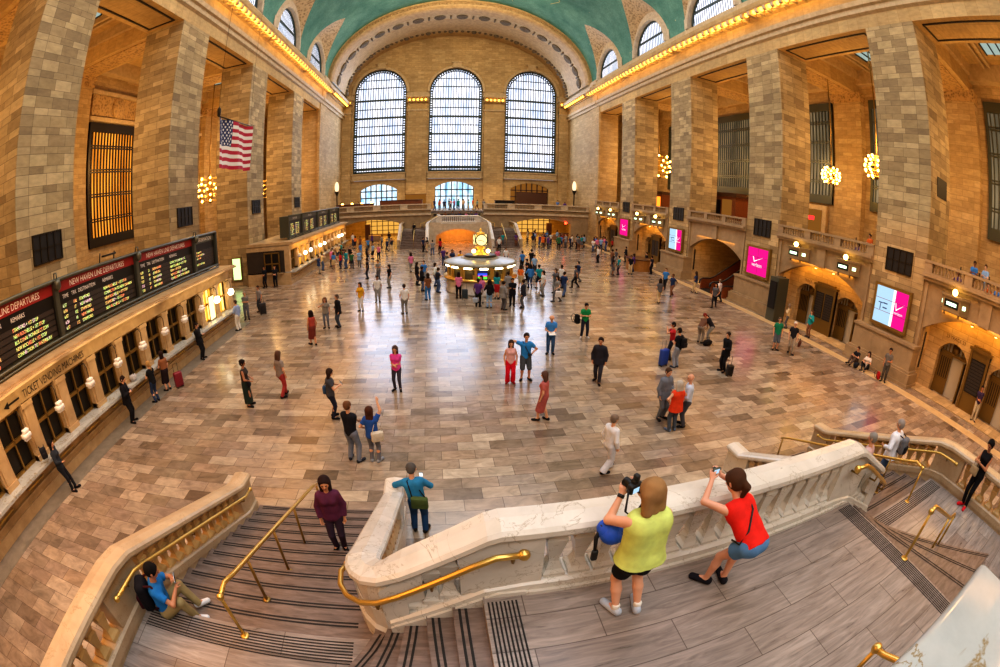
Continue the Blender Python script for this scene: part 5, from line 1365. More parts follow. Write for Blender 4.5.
def fields(P, J, hi):
    g = P.get('girth', 1.0); fem = P.get('fem', False); up, rt, fw_, pel, neck = J['up'], J['rt'], J['fw'], J['pel'], J['neck']
    sk, to, bo, so, ha = Field(), Field(), Field(), Field(), Field()
    def torso(Fd, o, cuts=()):
        ww = .055*g; ws = .062 if fem else .085
        for q in (-1, 1):
            Fd.cap(pel-up*.04+rt*q*.055*g, pel+up*.16+rt*q*ww, (.118 if fem else .11)*g+o, .095*g+o, .05, cuts)
            Fd.cap(pel+up*.16+rt*q*ww, pel+up*.40+rt*q*ws*g, .095*g+o, .108*g+o, .05, cuts)
            if fem: Fd.cap(pel+up*.36+rt*q*.075+fw_*.075*g, pel+up*.37+rt*q*.07+fw_*.085*g, .062+o, None, .04, cuts)
        sb = .1 if (o > 0 and P.get('top') == 'tank') else .12
        Fd.cap(neck-up*.08-rt*sb, neck-up*.08+rt*sb, .062+o, None, .06, cuts)
    torso(sk, 0)
    sk.cap(neck-up*.05, neck+J['hd']*.1, .058 if not fem else .05, .05, .03)
    hc, lk, hd, hr = J['hc'], J['lk'], J['hd'], J['hr']
    sk.cap(hc-hd*.055+lk*.035, hc-hd*.03+lk*.03, .06, .068, .03); sk.cap(hc+hd*.035-lk*.012, hc+hd*.03+lk*.012, .097, .09, .04)
    if hi:
        sk.cap(hc+lk*.1+hd*.012, hc+lk*.118-hd*.022, .011, .017, .012)
        for q in (-1, 1): sk.cap(hc+hr*q*.094-lk*.005-hd*.02, hc+hr*q*.1-lk*.012+hd*.02, .016, .02, .006)
    for q in (-1, 1):
        S, E, W, Fg = J['S'][q], J['E'][q], J['W'][q], J['F'][q]
        a = .9+.25*(g-1)*3 if g > 1 else .95
        sk.cap(S, E, .056*a, .042*a, .03); sk.cap(E, W, .043*a, .028, .02)
        nrm = unit(np.cross(Fg, rt*q)+1e-6)
        side = unit(np.cross(nrm, Fg))
        inner = unit(fw_*.7-rt*q*.7-Fg*((fw_*.7-rt*q*.7)@Fg)); lat = unit(np.cross(Fg, inner))
        for o in (-.02, 0, .02): sk.cap(W+Fg*.015+lat*o*.6, W+Fg*.085+lat*o*1.2, .016, .015, .012)
        cu = unit(Fg+inner*P.get('curl', .55)); cu2 = unit(Fg*.5+inner*P.get('curl', .55)*1.8)
        for i, (o, L) in enumerate(((-.033, .06), (-.011, .075), (.011, .07), (.033, .052))):
            r = .0085 if hi else .011; b0 = W+Fg*.085+lat*o; b1 = b0+cu*L*.55; sk.cap(b0, b1, r, r, .004); sk.cap(b1, b1+cu2*L*.5, r, r*.85, .004)
        th = W+Fg*.03+lat*-.028; t1 = th+unit(lat*-.7+Fg*.6+inner*.4)*.045; sk.cap(th, t1, .012, .01, .006); sk.cap(t1, t1+unit(Fg*.8+inner*.6)*.032, .01, .0085, .004)
        H, K, A, T = J['H'][q], J['K'][q], J['A'][q], J['T'][q]
        lg = .8+.2*g
        sk.cap(H, K, .088*lg, .055*lg, .03); sk.cap(K, K+(A-K)*.35-fw_*.012, .054*lg, .057*lg, .02); sk.cap(K+(A-K)*.35-fw_*.012, A, .055*lg, .036, .02)
        heel = A+unit(A-T)*np.array([1, 1, 0])*.045+np.array([0, 0, -.04]); sk.cap(A, heel, .036, .034, .02); sk.cap(heel, T, .034, .03, .02); sk.cap(A, T, .034, .026, .02)
        # shoes
        sh = P.get('shoe', 'low')
        if sh != 'none':
            zc = [((0, 0, A[2]-.085), (0, 0, -1))]
            so.cap(heel-np.array([0, 0, .0]), T-np.array([0, 0, .002]), .047, .042, .02, zc); so.cap(A-np.array([0, 0, .03]), T, .046, .036, .02, zc); so.cap(heel+np.array([0, 0, .02]), A-np.array([0, 0, .01]), .047, .042, .01, zc)
        # sleeves
        tp = P.get('top', 'tee'); sl = {'tee': .62, 'tank': 0, 'long': 1.9, 'jacket': 1.93, 'coat': 1.93, 'bare': 0}[tp]
        if tp != 'bare':
            o = {'jacket': .03, 'coat': .035}.get(tp, .02)
            if sl:
                u = unit(E-S); c1 = [(S+u*.29*min(sl, 1), u)] if sl < 1 else []
                to.cap(S, E, .056*a+o, .045*a+o, .03, c1)
                if sl > 1: u2 = unit(W-E); to.cap(E, W, .045*a+o, .034+o*.8, .02, [(E+u2*.26*(sl-1), u2)])
            elif tp == 'tank': to.cap(neck-up*.075+rt*q*.1, neck-up*.16+rt*q*.105, .078, .08, .03, [(neck-up*.015, up)])
        # legs of the trousers
        bt = P.get('bottom', 'pants')
        if bt in ('pants', 'slim', 'wide'):
            o = {'pants': .022, 'slim': .011, 'wide': .03}[bt]; u2 = unit(A-K)
            bo.cap(H, K, .09*lg+o, .058*lg+o, .03); bo.cap(K, A, .058*lg+o, (.045 if bt != 'wide' else .075)+o*.9, .02, [(A+u2*(.03 if sh != 'none' else 0), u2)])
        elif bt in ('shorts', 'hotpants'):
            u = unit(K-H); L = .43*(1.02 if bt == 'shorts' else P.get('shortlen', .42)); bo.cap(H, K+u*.02, .09*lg+.025, .07*lg+.025, .03, [(H+u*L, u)])
            if bt == 'shorts': bo.cap(K, K+unit(J['A'][q]-K)*.05, .085*lg, .085*lg, .02, [(K+unit(A-K)*.03, unit(A-K))])
    tp = P.get('top', 'tee'); hem = {'tee': -.12, 'tank': -.1, 'long': -.12, 'jacket': -.18, 'coat': -.42}.get(tp, 0)
    hem = P.get('hem', hem)
    if tp != 'bare':
        o = {'jacket': .035, 'coat': .04}.get(tp, .02)+P.get('loose', 0); cu = [(pel+up*hem, -up)]
        topc = [(neck-up*.012, up)] if tp == 'tank' else [(neck+up*.01, up)]
        torso(to, o, cu+topc)
        if hem < -.13 or P.get('loose'):
            for q in (-1, 1): to.cap(pel-up*.02+rt*q*.05*g, pel+up*(hem-.05)+rt*q*.06*g, .125*g+o, .13*g+o+.02, .04, cu)
        if tp in ('jacket', 'coat'): to.cap(neck-up*.03, neck+up*.03, .07, .062, .03)
    bt = P.get('bottom', 'pants')
    wc = [(pel+up*.09, up)]
    if bt == 'skirt' or bt == 'longskirt':
        L = P.get('skirt', .5 if bt == 'skirt' else .8); mid = (J['K'][-1]+J['K'][1])/2; dr = unit(mid-pel) if bt == 'skirt' else np.array([0, 0, -1.]); e = pel+dr*(L+.05)
        for q in (-1, 1): bo.cap(pel+rt*q*.055*g, e+rt*q*.06, .125*g+.012, .14+.06*(L-.4), .05, wc+[(pel+dr*L, dr)])
    for q in (-1, 1): bo.cap(pel-up*.05+rt*q*.055*g, pel+up*.12+rt*q*.052*g, (.12 if fem else .114)*g+.012, .1*g+.012, .04, wc)
    # hair
    hs = P.get('hair', 'short')
    face = [(hc+lk*.048+hd*.0, unit(lk*1.0-hd*.55))]
    if hs != 'bald':
        o = .008 if hs == 'short' else .016
        ha.cap(hc+hd*.042-lk*.02, hc+hd*.035+lk*.012, .1+o, .092+o, .02, face)
        ha.cap(hc-hd*.01-lk*.035, hc+hd*.02-lk*.02, .08+o, .09+o, .02, face)
        if hs in ('long', 'bob'):
            L = .32 if hs == 'long' else .14; bw = 1.18 if hs == 'bob' else 1.0
            for q in (-1, 0, 1): ha.cap(hc+hr*q*.058*bw-lk*.03, hc+hr*q*.075*bw-lk*.055-hd*.06-np.array([0, 0, L*.8]), .062*bw, .055 if hs == 'bob' else .038, .03, [(hc+lk*.03, lk)])
        if hs == 'bun': ha.cap(hc-lk*.1+hd*.06, hc-lk*.11+hd*.065, .045, None, .015)
        if hs == 'tail': ha.cap(hc-lk*.11+hd*.02, hc-lk*.16-hd*.06, .035, .04, .02); ha.cap(hc-lk*.16-hd*.06, hc-lk*.15-np.array([0, 0, .26]), .042, .018, .02)
    else: ha = None
    if P.get('cap'):
        ha = ha or Field(); ha.cap(hc+hd*.05-lk*.01, hc+hd*.05+lk*.01, .105, .105, .02, [(hc+hd*.03, -hd)]); ha.cap(hc+hd*.045+lk*.08, hc+hd*.04+lk*.15, .05, .04, .02, [(hc+hd*.035, -hd), (hc+hd*.06, hd)])
    return sk, to, bo, so, ha

SKINS = ['e0b08c', 'c98f68', 'd6a07c', '8a5a3c', 'b87c55', 'e6bc9c']
def skinmat(c): return plain('skin_'+c, c, .55)
def cloth(c): return plain('cloth_'+c, c, .85, var=.12, spec=.2)
def mesh_from(V, Q, name, mats, mi=None):
    me = bpy.data.meshes.new(name); me.from_pydata(V.tolist(), [], Q.tolist())
    for m in mats: me.materials.append(m)
    if mi is not None: me.polygons.foreach_set('material_index', mi.astype(np.int32))
    me.polygons.foreach_set('use_smooth', np.ones(len(me.polygons), dtype=bool)); me.update(); return me

def person(label, loc, face, P, top='555555', bot='2a2d3a', skin='e0b08c', hair='2a1c12', shoes='1a1a1c', hi=.0125, group=None, shoe2=None):
    """a person with body, hair and clothing parts; face = heading in degrees (0 looks along the hall, 180 at the camera)"""
    J = skeleton(P); sk, to, bo, so, ha = fields(P, J, True); s = J['s']
    M4 = Matrix.Translation(Vector(loc)) @ Matrix.Rotation(math.radians(face), 4, 'Z') @ Matrix.Scale(s, 4)
    Fv, lo = sk.grid(hi); V, Q = surfnet(Fv, lo, hi)
    cen = V[Q].mean(1); mi = np.zeros(len(Q), int); hc, lk, hd, hr = J['hc'], J['lk'], J['hd'], J['hr']
    for q in (-1, 1): mi[np.linalg.norm(cen-(hc+lk*.095+hr*q*.034+hd*.015), axis=1) < .018] = 1
    d = cen-(hc+lk*.1-hd*.055); mi[(np.abs(d@hr) < .028) & (np.abs(d@hd) < .009) & (d@lk > -.04)] = 2
    root = bpy.data.objects.new('person', mesh_from(V, Q, 'person', [skinmat(skin), plain('eye_dark', '1c1512', .3), plain('lip', '9a4a44', .5)], mi))
    COL.objects.link(root); root.matrix_basis = Matrix.Translation(Vector(loc)) @ Matrix.Rotation(math.radians(face), 4, 'Z'); root.scale = (s, s, s)
    root.location = loc; root.rotation_euler = (0, 0, math.radians(face))
    tag(root, label, 'person', group)
    def part(nm, Fd, c):
        if Fd is None or not Fd.P: return
        Fq, l = Fd.grid(hi); v, f = surfnet(Fq, l, hi)
        if len(v):
            o = bpy.data.objects.new(nm, mesh_from(v, f, nm, [cloth(c) if isinstance(c, str) else c])); COL.objects.link(o); o.parent = root
    tn = {'tee': 'shirt', 'tank': 'tank_top', 'long': 'long_sleeve_top', 'jacket': 'jacket', 'coat': 'coat', 'bare': ''}[P.get('top', 'tee')]
    bn_ = {'pants': 'trousers', 'slim': 'trousers', 'wide': 'trousers', 'shorts': 'shorts', 'hotpants': 'shorts', 'skirt': 'skirt', 'longskirt': 'skirt'}[P.get('bottom', 'pants')]
    part(tn, to, top); part(bn_, bo, bot); part('hair' if not P.get('cap') else 'cap', ha, P.get('capc', hair))
    if so.P:
        n = len(so.P)//2
        for k in (0, 1):
            f = Field(); f.P = so.P[k*n:(k+1)*n]; part('shoe', f, shoes)
    def W(q): return M4 @ Vector(q)
    root_j = {k: v for k, v in J.items()}
    return root, W, J

LIB = {}
def crowd_mesh(key, P):
    if key in LIB: return LIB[key]
    J = skeleton(P); fs = fields(P, J, False); h = .03
    fs = [f for f in fs]; lo = np.min([f.bounds()[0] for f in fs if f], 0); hi_ = np.max([f.bounds()[1] for f in fs if f], 0)
    G = []
    for f in fs:
        if f is None: G.append(None); continue
        Fv, l = f.grid(h, lo, hi_); G.append(Fv)
    U = np.minimum.reduce([x for x in G if x is not None]); V, Q = surfnet(U, l, h)
    cen = V[Q].mean(1); ix = np.clip(np.round((cen-l)/h).astype(int), 0, np.array(U.shape)-1)
    sc = np.stack([(x[ix[:, 0], ix[:, 1], ix[:, 2]] if x is not None else np.full(len(Q), 9.)) for x in G], 1); sc[:, 0] += .004
    mi = np.argmin(sc, 1)
    me = mesh_from(V, Q, 'person_'+key, [skinmat('c98f68')]+[cloth('555555')]*4, mi); LIB[key] = me; return me
def crowd(key, loc, face, label, top, bot, skin, hair, shoes='1a1a1c', s=1.0, group=None):
    me = crowd_mesh(key, POSES[key]); o = bpy.data.objects.new('person', me); COL.objects.link(o)
    o.location = loc; o.rotation_euler = (0, 0, math.radians(face)); o.scale = (s, s, s)
    for i, m in enumerate((skinmat(skin), cloth(top), cloth(bot), cloth(shoes), cloth(hair))):
        o.material_slots[i].link = 'OBJECT'; o.material_slots[i].material = m
    tag(o, label, 'person', group); return o
POSES = {
 'stand': dict(hair='short'),
 'stand_f': dict(hair='long', fem=True, sh=.16, handR=(.12, .28, 1.12), elbR=(.6, -.5, -.4)),
 'phone': dict(hair='short', handL=(-.06, .3, 1.2), handR=(.08, .32, 1.22), head=(0, .35, 1)),
 'arms': dict(hair='short', handL=(.1, .2, 1.2), handR=(-.1, .2, 1.17), top='jacket', fingL=(1, 0, 0), fingR=(-1, 0, 0)),
 'walk': dict(hair='short', footL=(-.1, .24, .1), footR=(.1, -.26, .12), handL=(-.22, -.16, .95), handR=(.22, .22, .98), pelvis=(0, 0, .92)),
 'walk_f': dict(hair='bob', fem=True, sh=.16, footL=(-.08, -.24, .12), footR=(.08, .22, .09), pelvis=(0, 0, .92), bottom='slim', handL=(-.2, .18, .97)),
 'hips': dict(hair='short', handL=(-.2, .04, 1.02), handR=(.2, .04, 1.02), elbL=(-1, -.4, 0), elbR=(1, -.4, 0), footL=(-.17, 0, .085), footR=(.17, 0, .085), bottom='shorts'),
 'skirt_f': dict(hair='long', fem=True, sh=.16, bottom='skirt', top='tee', handL=(-.1, .25, 1.1)),
 'suit': dict(hair='short', top='jacket', handR=(.2, .22, 1.05)),
 'backpacker': dict(hair='bob', fem=True, top='long', sh=.16, handL=(-.12, .2, 1.3), bottom='slim'),
 'photo': dict(hair='short', handL=(-.08, .3, 1.52), handR=(.08, .3, 1.52), elbL=(-.8, 0, -.6), elbR=(.8, 0, -.6)),
 'sit': dict(hair='short', pelvis=(0, 0, .22), footL=(-.12, .62, .09), footR=(.12, .58, .09), handL=(-.14, .36, .55), handR=(.14, .36, .55)),
 'sit_f': dict(hair='long', fem=True, sh=.16, pelvis=(0, 0, .22), footL=(-.1, .5, .09), footR=(.1, .55, .09), handL=(-.14, .36, .5), handR=(.14, .36, .5), bottom='slim'),
}
# ---- luggage and small things people carry (all stand-alone things)
def suitcase(loc, face, c, label, h=.68, w=.42, hand=True):
    t = thing('suitcase', label, 'suitcase', loc); R = Matrix.Rotation(math.radians(face), 3, 'Z'); L = Vector(loc)
    mat = plain('case_'+c, c, .45)
    m = MB(); m.rbox(L+R @ Vector((0, 0, .06+h/2)), (w, .24, h), .04, R=R); m.build('shell', mat, t)
    m = MB()
    for k in range(-2, 3): m.rbox(L+R @ Vector((k*w/6, -.125, .06+h/2)), (.02, .012, h*.8), .004, R=R)
    m.build('ribs', mat, t)
    if hand:
        m = MB(); q = [R @ Vector(v)+L for v in ((-w*.3, .08, .06+h), (-w*.3, .08, h+.42), (w*.3, .08, h+.42), (w*.3, .08, .06+h))]; m.tube(q, .011, 6); m.build('handle', 'rubber', t)
    for sx in (-1, 1):
        m = MB(); p = L+R @ Vector((sx*w*.38, .0, .03)); m.rbox(p, (.04, .2, .06), .012, R=R); m.build('wheel', 'rubber', t)
    return t
def backpack(p, face, c, label, s=1.0, tilt=0, trim='222226'):
    t = thing('backpack', label, 'backpack', tuple(p)); R = Matrix.Rotation(math.radians(face), 3, 'Z') @ Matrix.Rotation(math.radians(tilt), 3, 'X'); L = Vector(p); mat = cloth(c)
    m = MB(); m.rbox(L, (.32*s, .18*s, .46*s), .075*s, R=R, seg=4); m.build('bag', mat, t)
    m = MB(); m.rbox(L+R @ Vector((0, -.1*s, -.08*s)), (.25*s, .07*s, .22*s), .03*s, R=R, seg=3); m.build('pocket', cloth(trim), t)
    for q in (-1, 1):
        m = MB(); m.tube([L+R @ Vector(v) for v in ((q*.1*s, .07*s, .21*s), (q*.13*s, .18*s, .24*s), (q*.14*s, .27*s, .1*s), (q*.13*s, .2*s, -.12*s), (q*.12*s, .08*s, -.2*s))], .018*s, 6); m.build('strap', cloth(trim), t)
    return t
def shoulder_bag(p, face, c, label, top=None, sz=(.32, .12, .26), strap='221c18'):
    t = thing('shoulder_bag', label, 'bag', tuple(p)); R = Matrix.Rotation(math.radians(face), 3, 'Z'); L = Vector(p)
    m = MB(); m.rbox(L, sz, min(sz)*.35, R=R, seg=3); m.build('bag', cloth(c), t)
    m = MB(); m.rbox(L+R @ Vector((0, -sz[1]*.4, sz[2]*.18)), (sz[0]*.92, sz[1]*.35, sz[2]*.55), .015, R=R); m.build('flap', cloth(c), t)
    m = MB()
    if top is None: q = [(-sz[0]*.35, 0, sz[2]*.4), (-sz[0]*.25, 0, sz[2]*.95), (sz[0]*.25, 0, sz[2]*.95), (sz[0]*.35, 0, sz[2]*.4)]; m.tube([L+R @ Vector(v) for v in q], .012, 6)
    else: m.tube([L+R @ Vector((-sz[0]*.4, 0, sz[2]*.4))]+[Vector(v) for v in top]+[L+R @ Vector((sz[0]*.4, 0, sz[2]*.4))], .014, 6)
    m.build('strap', cloth(strap), t); return t
def phone(p, face, label, tilt=50, scr='screen_blue'):
    t = thing('phone', label, 'phone', tuple(p)); R = Matrix.Rotation(math.radians(face), 3, 'Z') @ Matrix.Rotation(math.radians(tilt), 3, 'X'); L = Vector(p)
    m = MB(); m.rbox(L, (.085, .012, .16), .004, R=R); m.build('body', 'board_black', t)
    m = MB(); m.rbox(L+R @ Vector((0, -.008, 0)), (.075, .004, .14), .001, R=R); m.build('screen', scr, t); return t
# ------------------------------------------------------------------ the people in the photograph
BK, NV = '17181c', '1f2a44'
# woman in lime at the landing rail
PL = dict(h=1.72, girth=1.28, fem=True, sh=.185, top='tank', loose=.01, hem=-.05, bottom='hotpants', shortlen=.66, hair='bob', hipw=.1, pelvis=(0, .02, .93), spine=(0, .05, 1), handL=(-.16, .36, 1.47), handR=(.02, .36, 1.5), elbL=(-.7, .1, -1), elbR=(.7, .2, -1), footL=(-.12, 0, .085), footR=(.12, -.06, .085), head=(-.02, .3, 1), look=(-.25, 1, -.3), fingL=(.25, .3, 1), fingR=(-.25, .3, 1))
root, W, J = person('woman in lime green sleeveless top and black shorts photographing over the landing balustrade', (1.79, 2.61, 3), 6, PL, 'cfe07c', '1b1d22', 'dfa98a', '9a774e', 'b9c6d8', hi=.0095)
for k, q in enumerate((-1, 1)):
    a = J['A'][q]; m = MB(); m.lathe([(.042, 0), (.046, .01), (.046, .06), (.04, .07)], 12, tuple(np.array(a)+(0, 0, .0))); 
    o = m.build('sock', 'white_paint'); o.parent = root
cp = W(J['hc']+J['lk']*.21+J['hd']*.0-J['hr']*.02)
t = thing('camera', 'black camera with lit rear screen held up by the woman in lime green', 'camera', tuple(cp)); R = Matrix.Rotation(math.radians(22), 3, 'Z'); L = Vector(cp)
m = MB(); m.rbox(L, (.15, .07, .1), .018, R=R); m.rbox(L+R @ Vector((0, .01, .065)), (.06, .06, .05), .014, R=R); m.rbox(L+R @ Vector((.06, 0, -.02)), (.04, .09, .11), .014, R=R); m.build('body', 'rubber', t)
m = MB(); m.lathe([(0, 0), (.042, 0), (.042, .05), (.046, .06), (.046, .13), (.038, .13), (0, .12)], 16, tuple(L), T=(R @ Matrix.Rotation(-PI/2, 3, 'X')).to_4x4()); m.build('lens', 'black_metal', t)
m = MB(); m.rbox(L+R @ Vector((-.015, -.038, -.005)), (.075, .005, .055), .002, R=R); m.build('rear_screen', 'screen_blue', t)
m = MB(); m.rbox(L+R @ Vector((0, .0, .115)), (.05, .06, .07), .015, R=R); m.build('flash', 'rubber', t)
m = MB(); hp = W((-.05, .1, 1.3)); m.tube([L+R @ Vector((-.075, 0, 0)), L+R @ Vector((-.12, -.05, -.2)), L+R @ Vector((-.05, -.1, -.28)), L+R @ Vector((.03, -.12, -.1)), L+R @ Vector((.075, -.02, 0))], .012, 6); m.build('strap', 'rubber', t)
bp = Vector(W(J['E'][-1]))+Vector((.06, -.02, -.17))
t = thing('jacket', 'bright blue jacket bundle with black strap hanging on the arm of the woman in lime', 'jacket', tuple(bp))
m = MB(); m.ball(tuple(bp), (.13, .12, .12), 0, 14, 9); m.ball(tuple(bp+Vector((.07, -.04, .02))), (.1, .1, .09), 0, 12, 8); m.ball(tuple(bp+Vector((-.06, .04, .03))), (.09, .1, .1), 0, 12, 8); m.build('bundle', 'jacket_blue', t)
m = MB(); m.tube([bp+Vector((-.1, .03, .1)), bp+Vector((-.15, .02, -.05)), bp+Vector((-.14, 0, -.28))], .025, 6); m.rbox(bp+Vector((-.14, 0, -.28)), (.07, .05, .14), .02); m.build('strap', 'rubber', t)
m = MB(); wp = W(J['W'][-1]); 
w_ = W(J['E'][-1]); d = (wp-w_).normalized(); 
m.tube([wp-d*.02+0*d, wp+d*.015], .036, 10); o = m.build('watch', 'rubber', loc=tuple(wp)); tag(o, 'black wristwatch on the left wrist of the woman in lime green', 'watch')

# woman in red leaning on the rail
PR = dict(h=1.72, fem=True, sh=.17, top='tank', hem=-.06, bottom='hotpants', hair='tail', pelvis=(.02, -.2, .89), spine=(-.1, .8, .62), hipw=.1, handL=(-.17, .54, 1.3), handR=(-.01, .56, 1.31), elbL=(-1, .1, -.5), elbR=(1, .2, -.5), footL=(-.14, .1, .085), footR=(.08, .0, .085), kneeL=(-.1, 1, 0), kneeR=(.3, 1, 0), head=(-.05, .5, 1), look=(-.2, 1, -.1), fingL=(.3, .5, .8), fingR=(-.3, .5, .8), toeL=(-.1, .15, -.045))
root, W, J = person('woman in red tank top and denim shorts leaning on the landing balustrade with a camera', (3.02, 2.6, 3), 8, PR, 'e0291f', '5b84b0', 'dba183', '4a2f1e', '1c1c24', hi=.0095)
cp = Vector(W((J['W'][-1]+J['W'][1])/2))+Vector((0, .04, .07))
t = thing('camera', 'small silver and black compact camera held by the woman in red', 'camera', tuple(cp)); R = Matrix.Rotation(math.radians(8), 3, 'Z'); L = cp
m = MB(); m.rbox(L, (.115, .03, .07), .008, R=R); m.build('body', 'board_metal', t)
m = MB(); m.lathe([(0, 0), (.026, 0), (.026, .035), (0, .035)], 14, tuple(L+R @ Vector((0, .014, 0))), T=(R @ Matrix.Rotation(-PI/2, 3, 'X')).to_4x4()); m.build('lens', 'rubber', t)
m = MB(); m.rbox(L+R @ Vector((-.008, -.017, 0)), (.08, .004, .055), .001, R=R); m.build('rear_screen', 'screen_blue', t)
sp = Vector(W(J['pel']+J['up']*.12-J['rt']*.2)); tp = [Vector(W(J['neck']-J['up']*.06+J['rt']*.1+J['fw']*-.02)), Vector(W(J['pel']+J['up']*.3-J['fw']*.16+J['rt']*.05))]
t = thing('bag_strap', 'thin black cross body bag strap worn by the woman in red', 'strap', tuple(sp))
m = MB(); m.tube([W(J['neck']-J['up']*.06+J['rt']*.12+J['fw']*.06), W(J['neck']-J['up']*.03+J['rt']*.11-J['fw']*.075), W(J['pel']+J['up']*.34+J['rt']*.06-J['fw']*.14), W(J['pel']+J['up']*.14-J['rt']*.1-J['fw']*.13), W(J['pel']-J['rt']*.2+J['up']*.05-J['fw']*.02), W(J['pel']-J['rt']*.15+J['fw']*.16+J['up']*.12)], .011, 6); m.build('strap', 'rubber', t)

# man sitting on the left stairs
PS = dict(h=1.74, top='tee', bottom='pants', pelvis=(0, 0, .12), spine=(0, .12, 1), footL=(-.12, .52, -.09), footR=(.14, .44, -.09), kneeL=(-.3, .3, 1), kneeR=(.2, .3, 1), handL=(-.06, .36, .58), handR=(.1, .38, .5), elbL=(-.7, .2, -.7), elbR=(.8, .2, -.7), head=(0, .4, 1), look=(-.1, 1, -.5), toeL=(-.03, .17, -.03), toeR=(.05, .17, -.03))
root, W, J = person('man in blue t-shirt and khaki trousers sitting on the left stairs with a phone', (-4.2, 3.1, 2.0), -60, PS, '2272b8', '9a8a60', 'b9805c', '14100d', 'd8d8d8', hi=.011)
phone(Vector(W((J['W'][-1]+J['W'][1])/2+np.array([0, .07, .1]))), -62, 'lit phone held up by the man sitting on the left stairs', -15, 'screen_white')
bp = Vector(W(J['pel']+J['up']*.3-J['fw']*.235)); backpack(bp, -62, '14141a', 'black backpack with red piping on the man sitting on the left stairs', 1.12, -6, '3a1218')

# man with a green bag at the left newel
PM = dict(h=1.78, top='long', bottom='pants', pelvis=(.05, -.05, .95), spine=(-.14, .1, 1), handL=(-.42, .28, 1.02), elbL=(-1, -.3, .2), handR=(.16, .3, 1.22), elbR=(.9, -.3, -.5), head=(0, .35, 1), look=(.2, 1, -.3), footL=(-.08, .02, .085), footR=(.16, -.04, .085))
root, W, J = person('man in teal blue top and jeans leaning on the left newel, seen from behind', (-.62, 7.48, 0), -4, PM, '2f7fae', '23456e', 'd29c78', '55524e', '26221f', hi=.012)
phone(Vector(W(J['W'][1]+np.array([-.03, .06, .1]))), -4, 'lit phone in the hand of the man leaning on the left newel', 20, 'screen_white')
shoulder_bag(Vector(W((.12, -.24, 1.02))), -8, '4d5f36', 'olive green messenger bag on the back of the man at the left newel', [W(J['neck']-J['rt']*.09-J['fw']*.09), W(J['neck']-J['rt']*.05+J['fw']*.05)], (.36, .12, .3))

# the floor, near to far
def pp(label, x, y, face, P, top, bot, skin='d6a07c', hair='2a1c12', shoes='1a1a1c', z=0.0, hi=.0135): return person(label, (x, y, z), face, P, top, bot, skin, hair, shoes, hi)
root, W, J = pp('man in black shirt and grey trousers standing with folded arms before the left stairs', -2.45, 10.4, -25, dict(h=1.8, handL=(.1, .2, 1.2), handR=(-.1, .22, 1.17), fingL=(1, 0, 0), fingR=(-1, 0, 0), head=(0, .02, 1), footR=(.16, -.02, .085), footL=(-.14, 0, .085)), '1c1d24', '747c8a', 'd9a584', '6b4a30', '2c313a', hi=.012)
root, W, J = pp('woman in blue top and grey trousers pointing up beside the man in black', -1.85, 10.35, -12, dict(h=1.68, fem=True, sh=.16, hair='long', bottom='slim', handR=(.16, .25, 1.85), elbR=(1, .1, 0), fingR=(0, .3, 1), handL=(-.2, .12, 1.05), head=(0, -.1, 1)), '2a55a0', '6d7079', 'd6a07c', '4a2c1e', '8f98a4', hi=.012)
shoulder_bag(Vector(W((.2, -.12, .95))), 20, 'cfc7b4', 'cream shoulder bag on the woman pointing up', [W(J['S'][1]+np.array([0, -.02, .07]))], (.34, .14, .3), 'cfc7b4')
root, W, J = pp('woman in grey t-shirt and dark jeans reading a phone left of centre floor', -3.56, 12.95, -75, dict(h=1.7, fem=True, sh=.165, girth=1.1, hair='bob', handL=(-.1, .3, 1.18), handR=(.1, .34, 1.22), head=(0, .3, 1), look=(0, 1, -.4), bottom='slim'), '44464c', '23283a', 'd6a07c', '33231a')
phone(Vector(W(J['W'][1]+np.array([-.05, .07, .08]))), -75, 'white phone held by the woman in the grey t-shirt', 35, 'screen_white')
shoulder_bag(Vector(W((-.24, -.1, .98))), 30, '3a5a80', 'blue shoulder bag on the woman in the grey t-shirt', [W(J['S'][-1]+np.array([0, 0, .07]))], (.3, .14, .3))
root, W, J = pp('woman in dark top and long patterned skirt standing alone on the left floor', -7.06, 13.77, -80, dict(h=1.74, fem=True, sh=.165, hair='bun', top='tank', bottom='longskirt', skirt=.78, handL=(-.12, .24, 1.05), handR=(.12, .26, 1.02)), '3a332f', '24322c', 'b07a58', '1b1310')
shoulder_bag(Vector(W((.18, .2, .95))), -80, '1a1a1c', 'black handbag carried by the woman in the long patterned skirt', None, (.26, .1, .2))
root, W, J = pp('woman in white patterned top and bright red trousers posing in the middle of the floor', 2.74, 15.4, 175, dict(h=1.66, fem=True, sh=.16, hair='long', top='tank', bottom='wide', girth=1.0), 'd9a9a6', 'd3142c', 'd6a07c', '3a251a', '8a2028')
root, W, J = pp('man in blue polo and grey shorts with his arm around the woman in red trousers', 3.36, 15.62, 178, dict(h=1.84, hair='short', bottom='shorts', handR=(.5, .12, 1.38), elbR=(1, -.6, .4), handL=(-.2, .1, 1.05), elbL=(-1, -.3, .1), footL=(-.15, .02, .085), footR=(.13, 0, .085)), '2f86cc', '4b5258', 'cf9470', '2b1c14')
t = thing('camera', 'small black camera on a strap across the man in blue polo', 'camera', tuple(W((-.12, .16, 1.04))))
m = MB(); m.rbox(W((-.12, .17, 1.04)), (.15, .09, .1), .02); m.build('body', 'rubber', t)
m = MB(); m.tube([W(v) for v in ((-.1, .15, 1.08), (.02, .155, 1.28), (.12, .08, 1.49), (.11, -.05, 1.5))], .016, 6); m.build('strap', 'rubber', t)
root, W, J = pp('bald man in blue polo and jeans reading a white paper', 5.07, 18.36, 165, dict(h=1.76, hair='bald', girth=1.1, handL=(-.05, .32, 1.08), handR=(.1, .3, 1.12), head=(0, .3, 1), look=(0, 1, -.4)), '4186cc', '33537c', 'd6a07c')
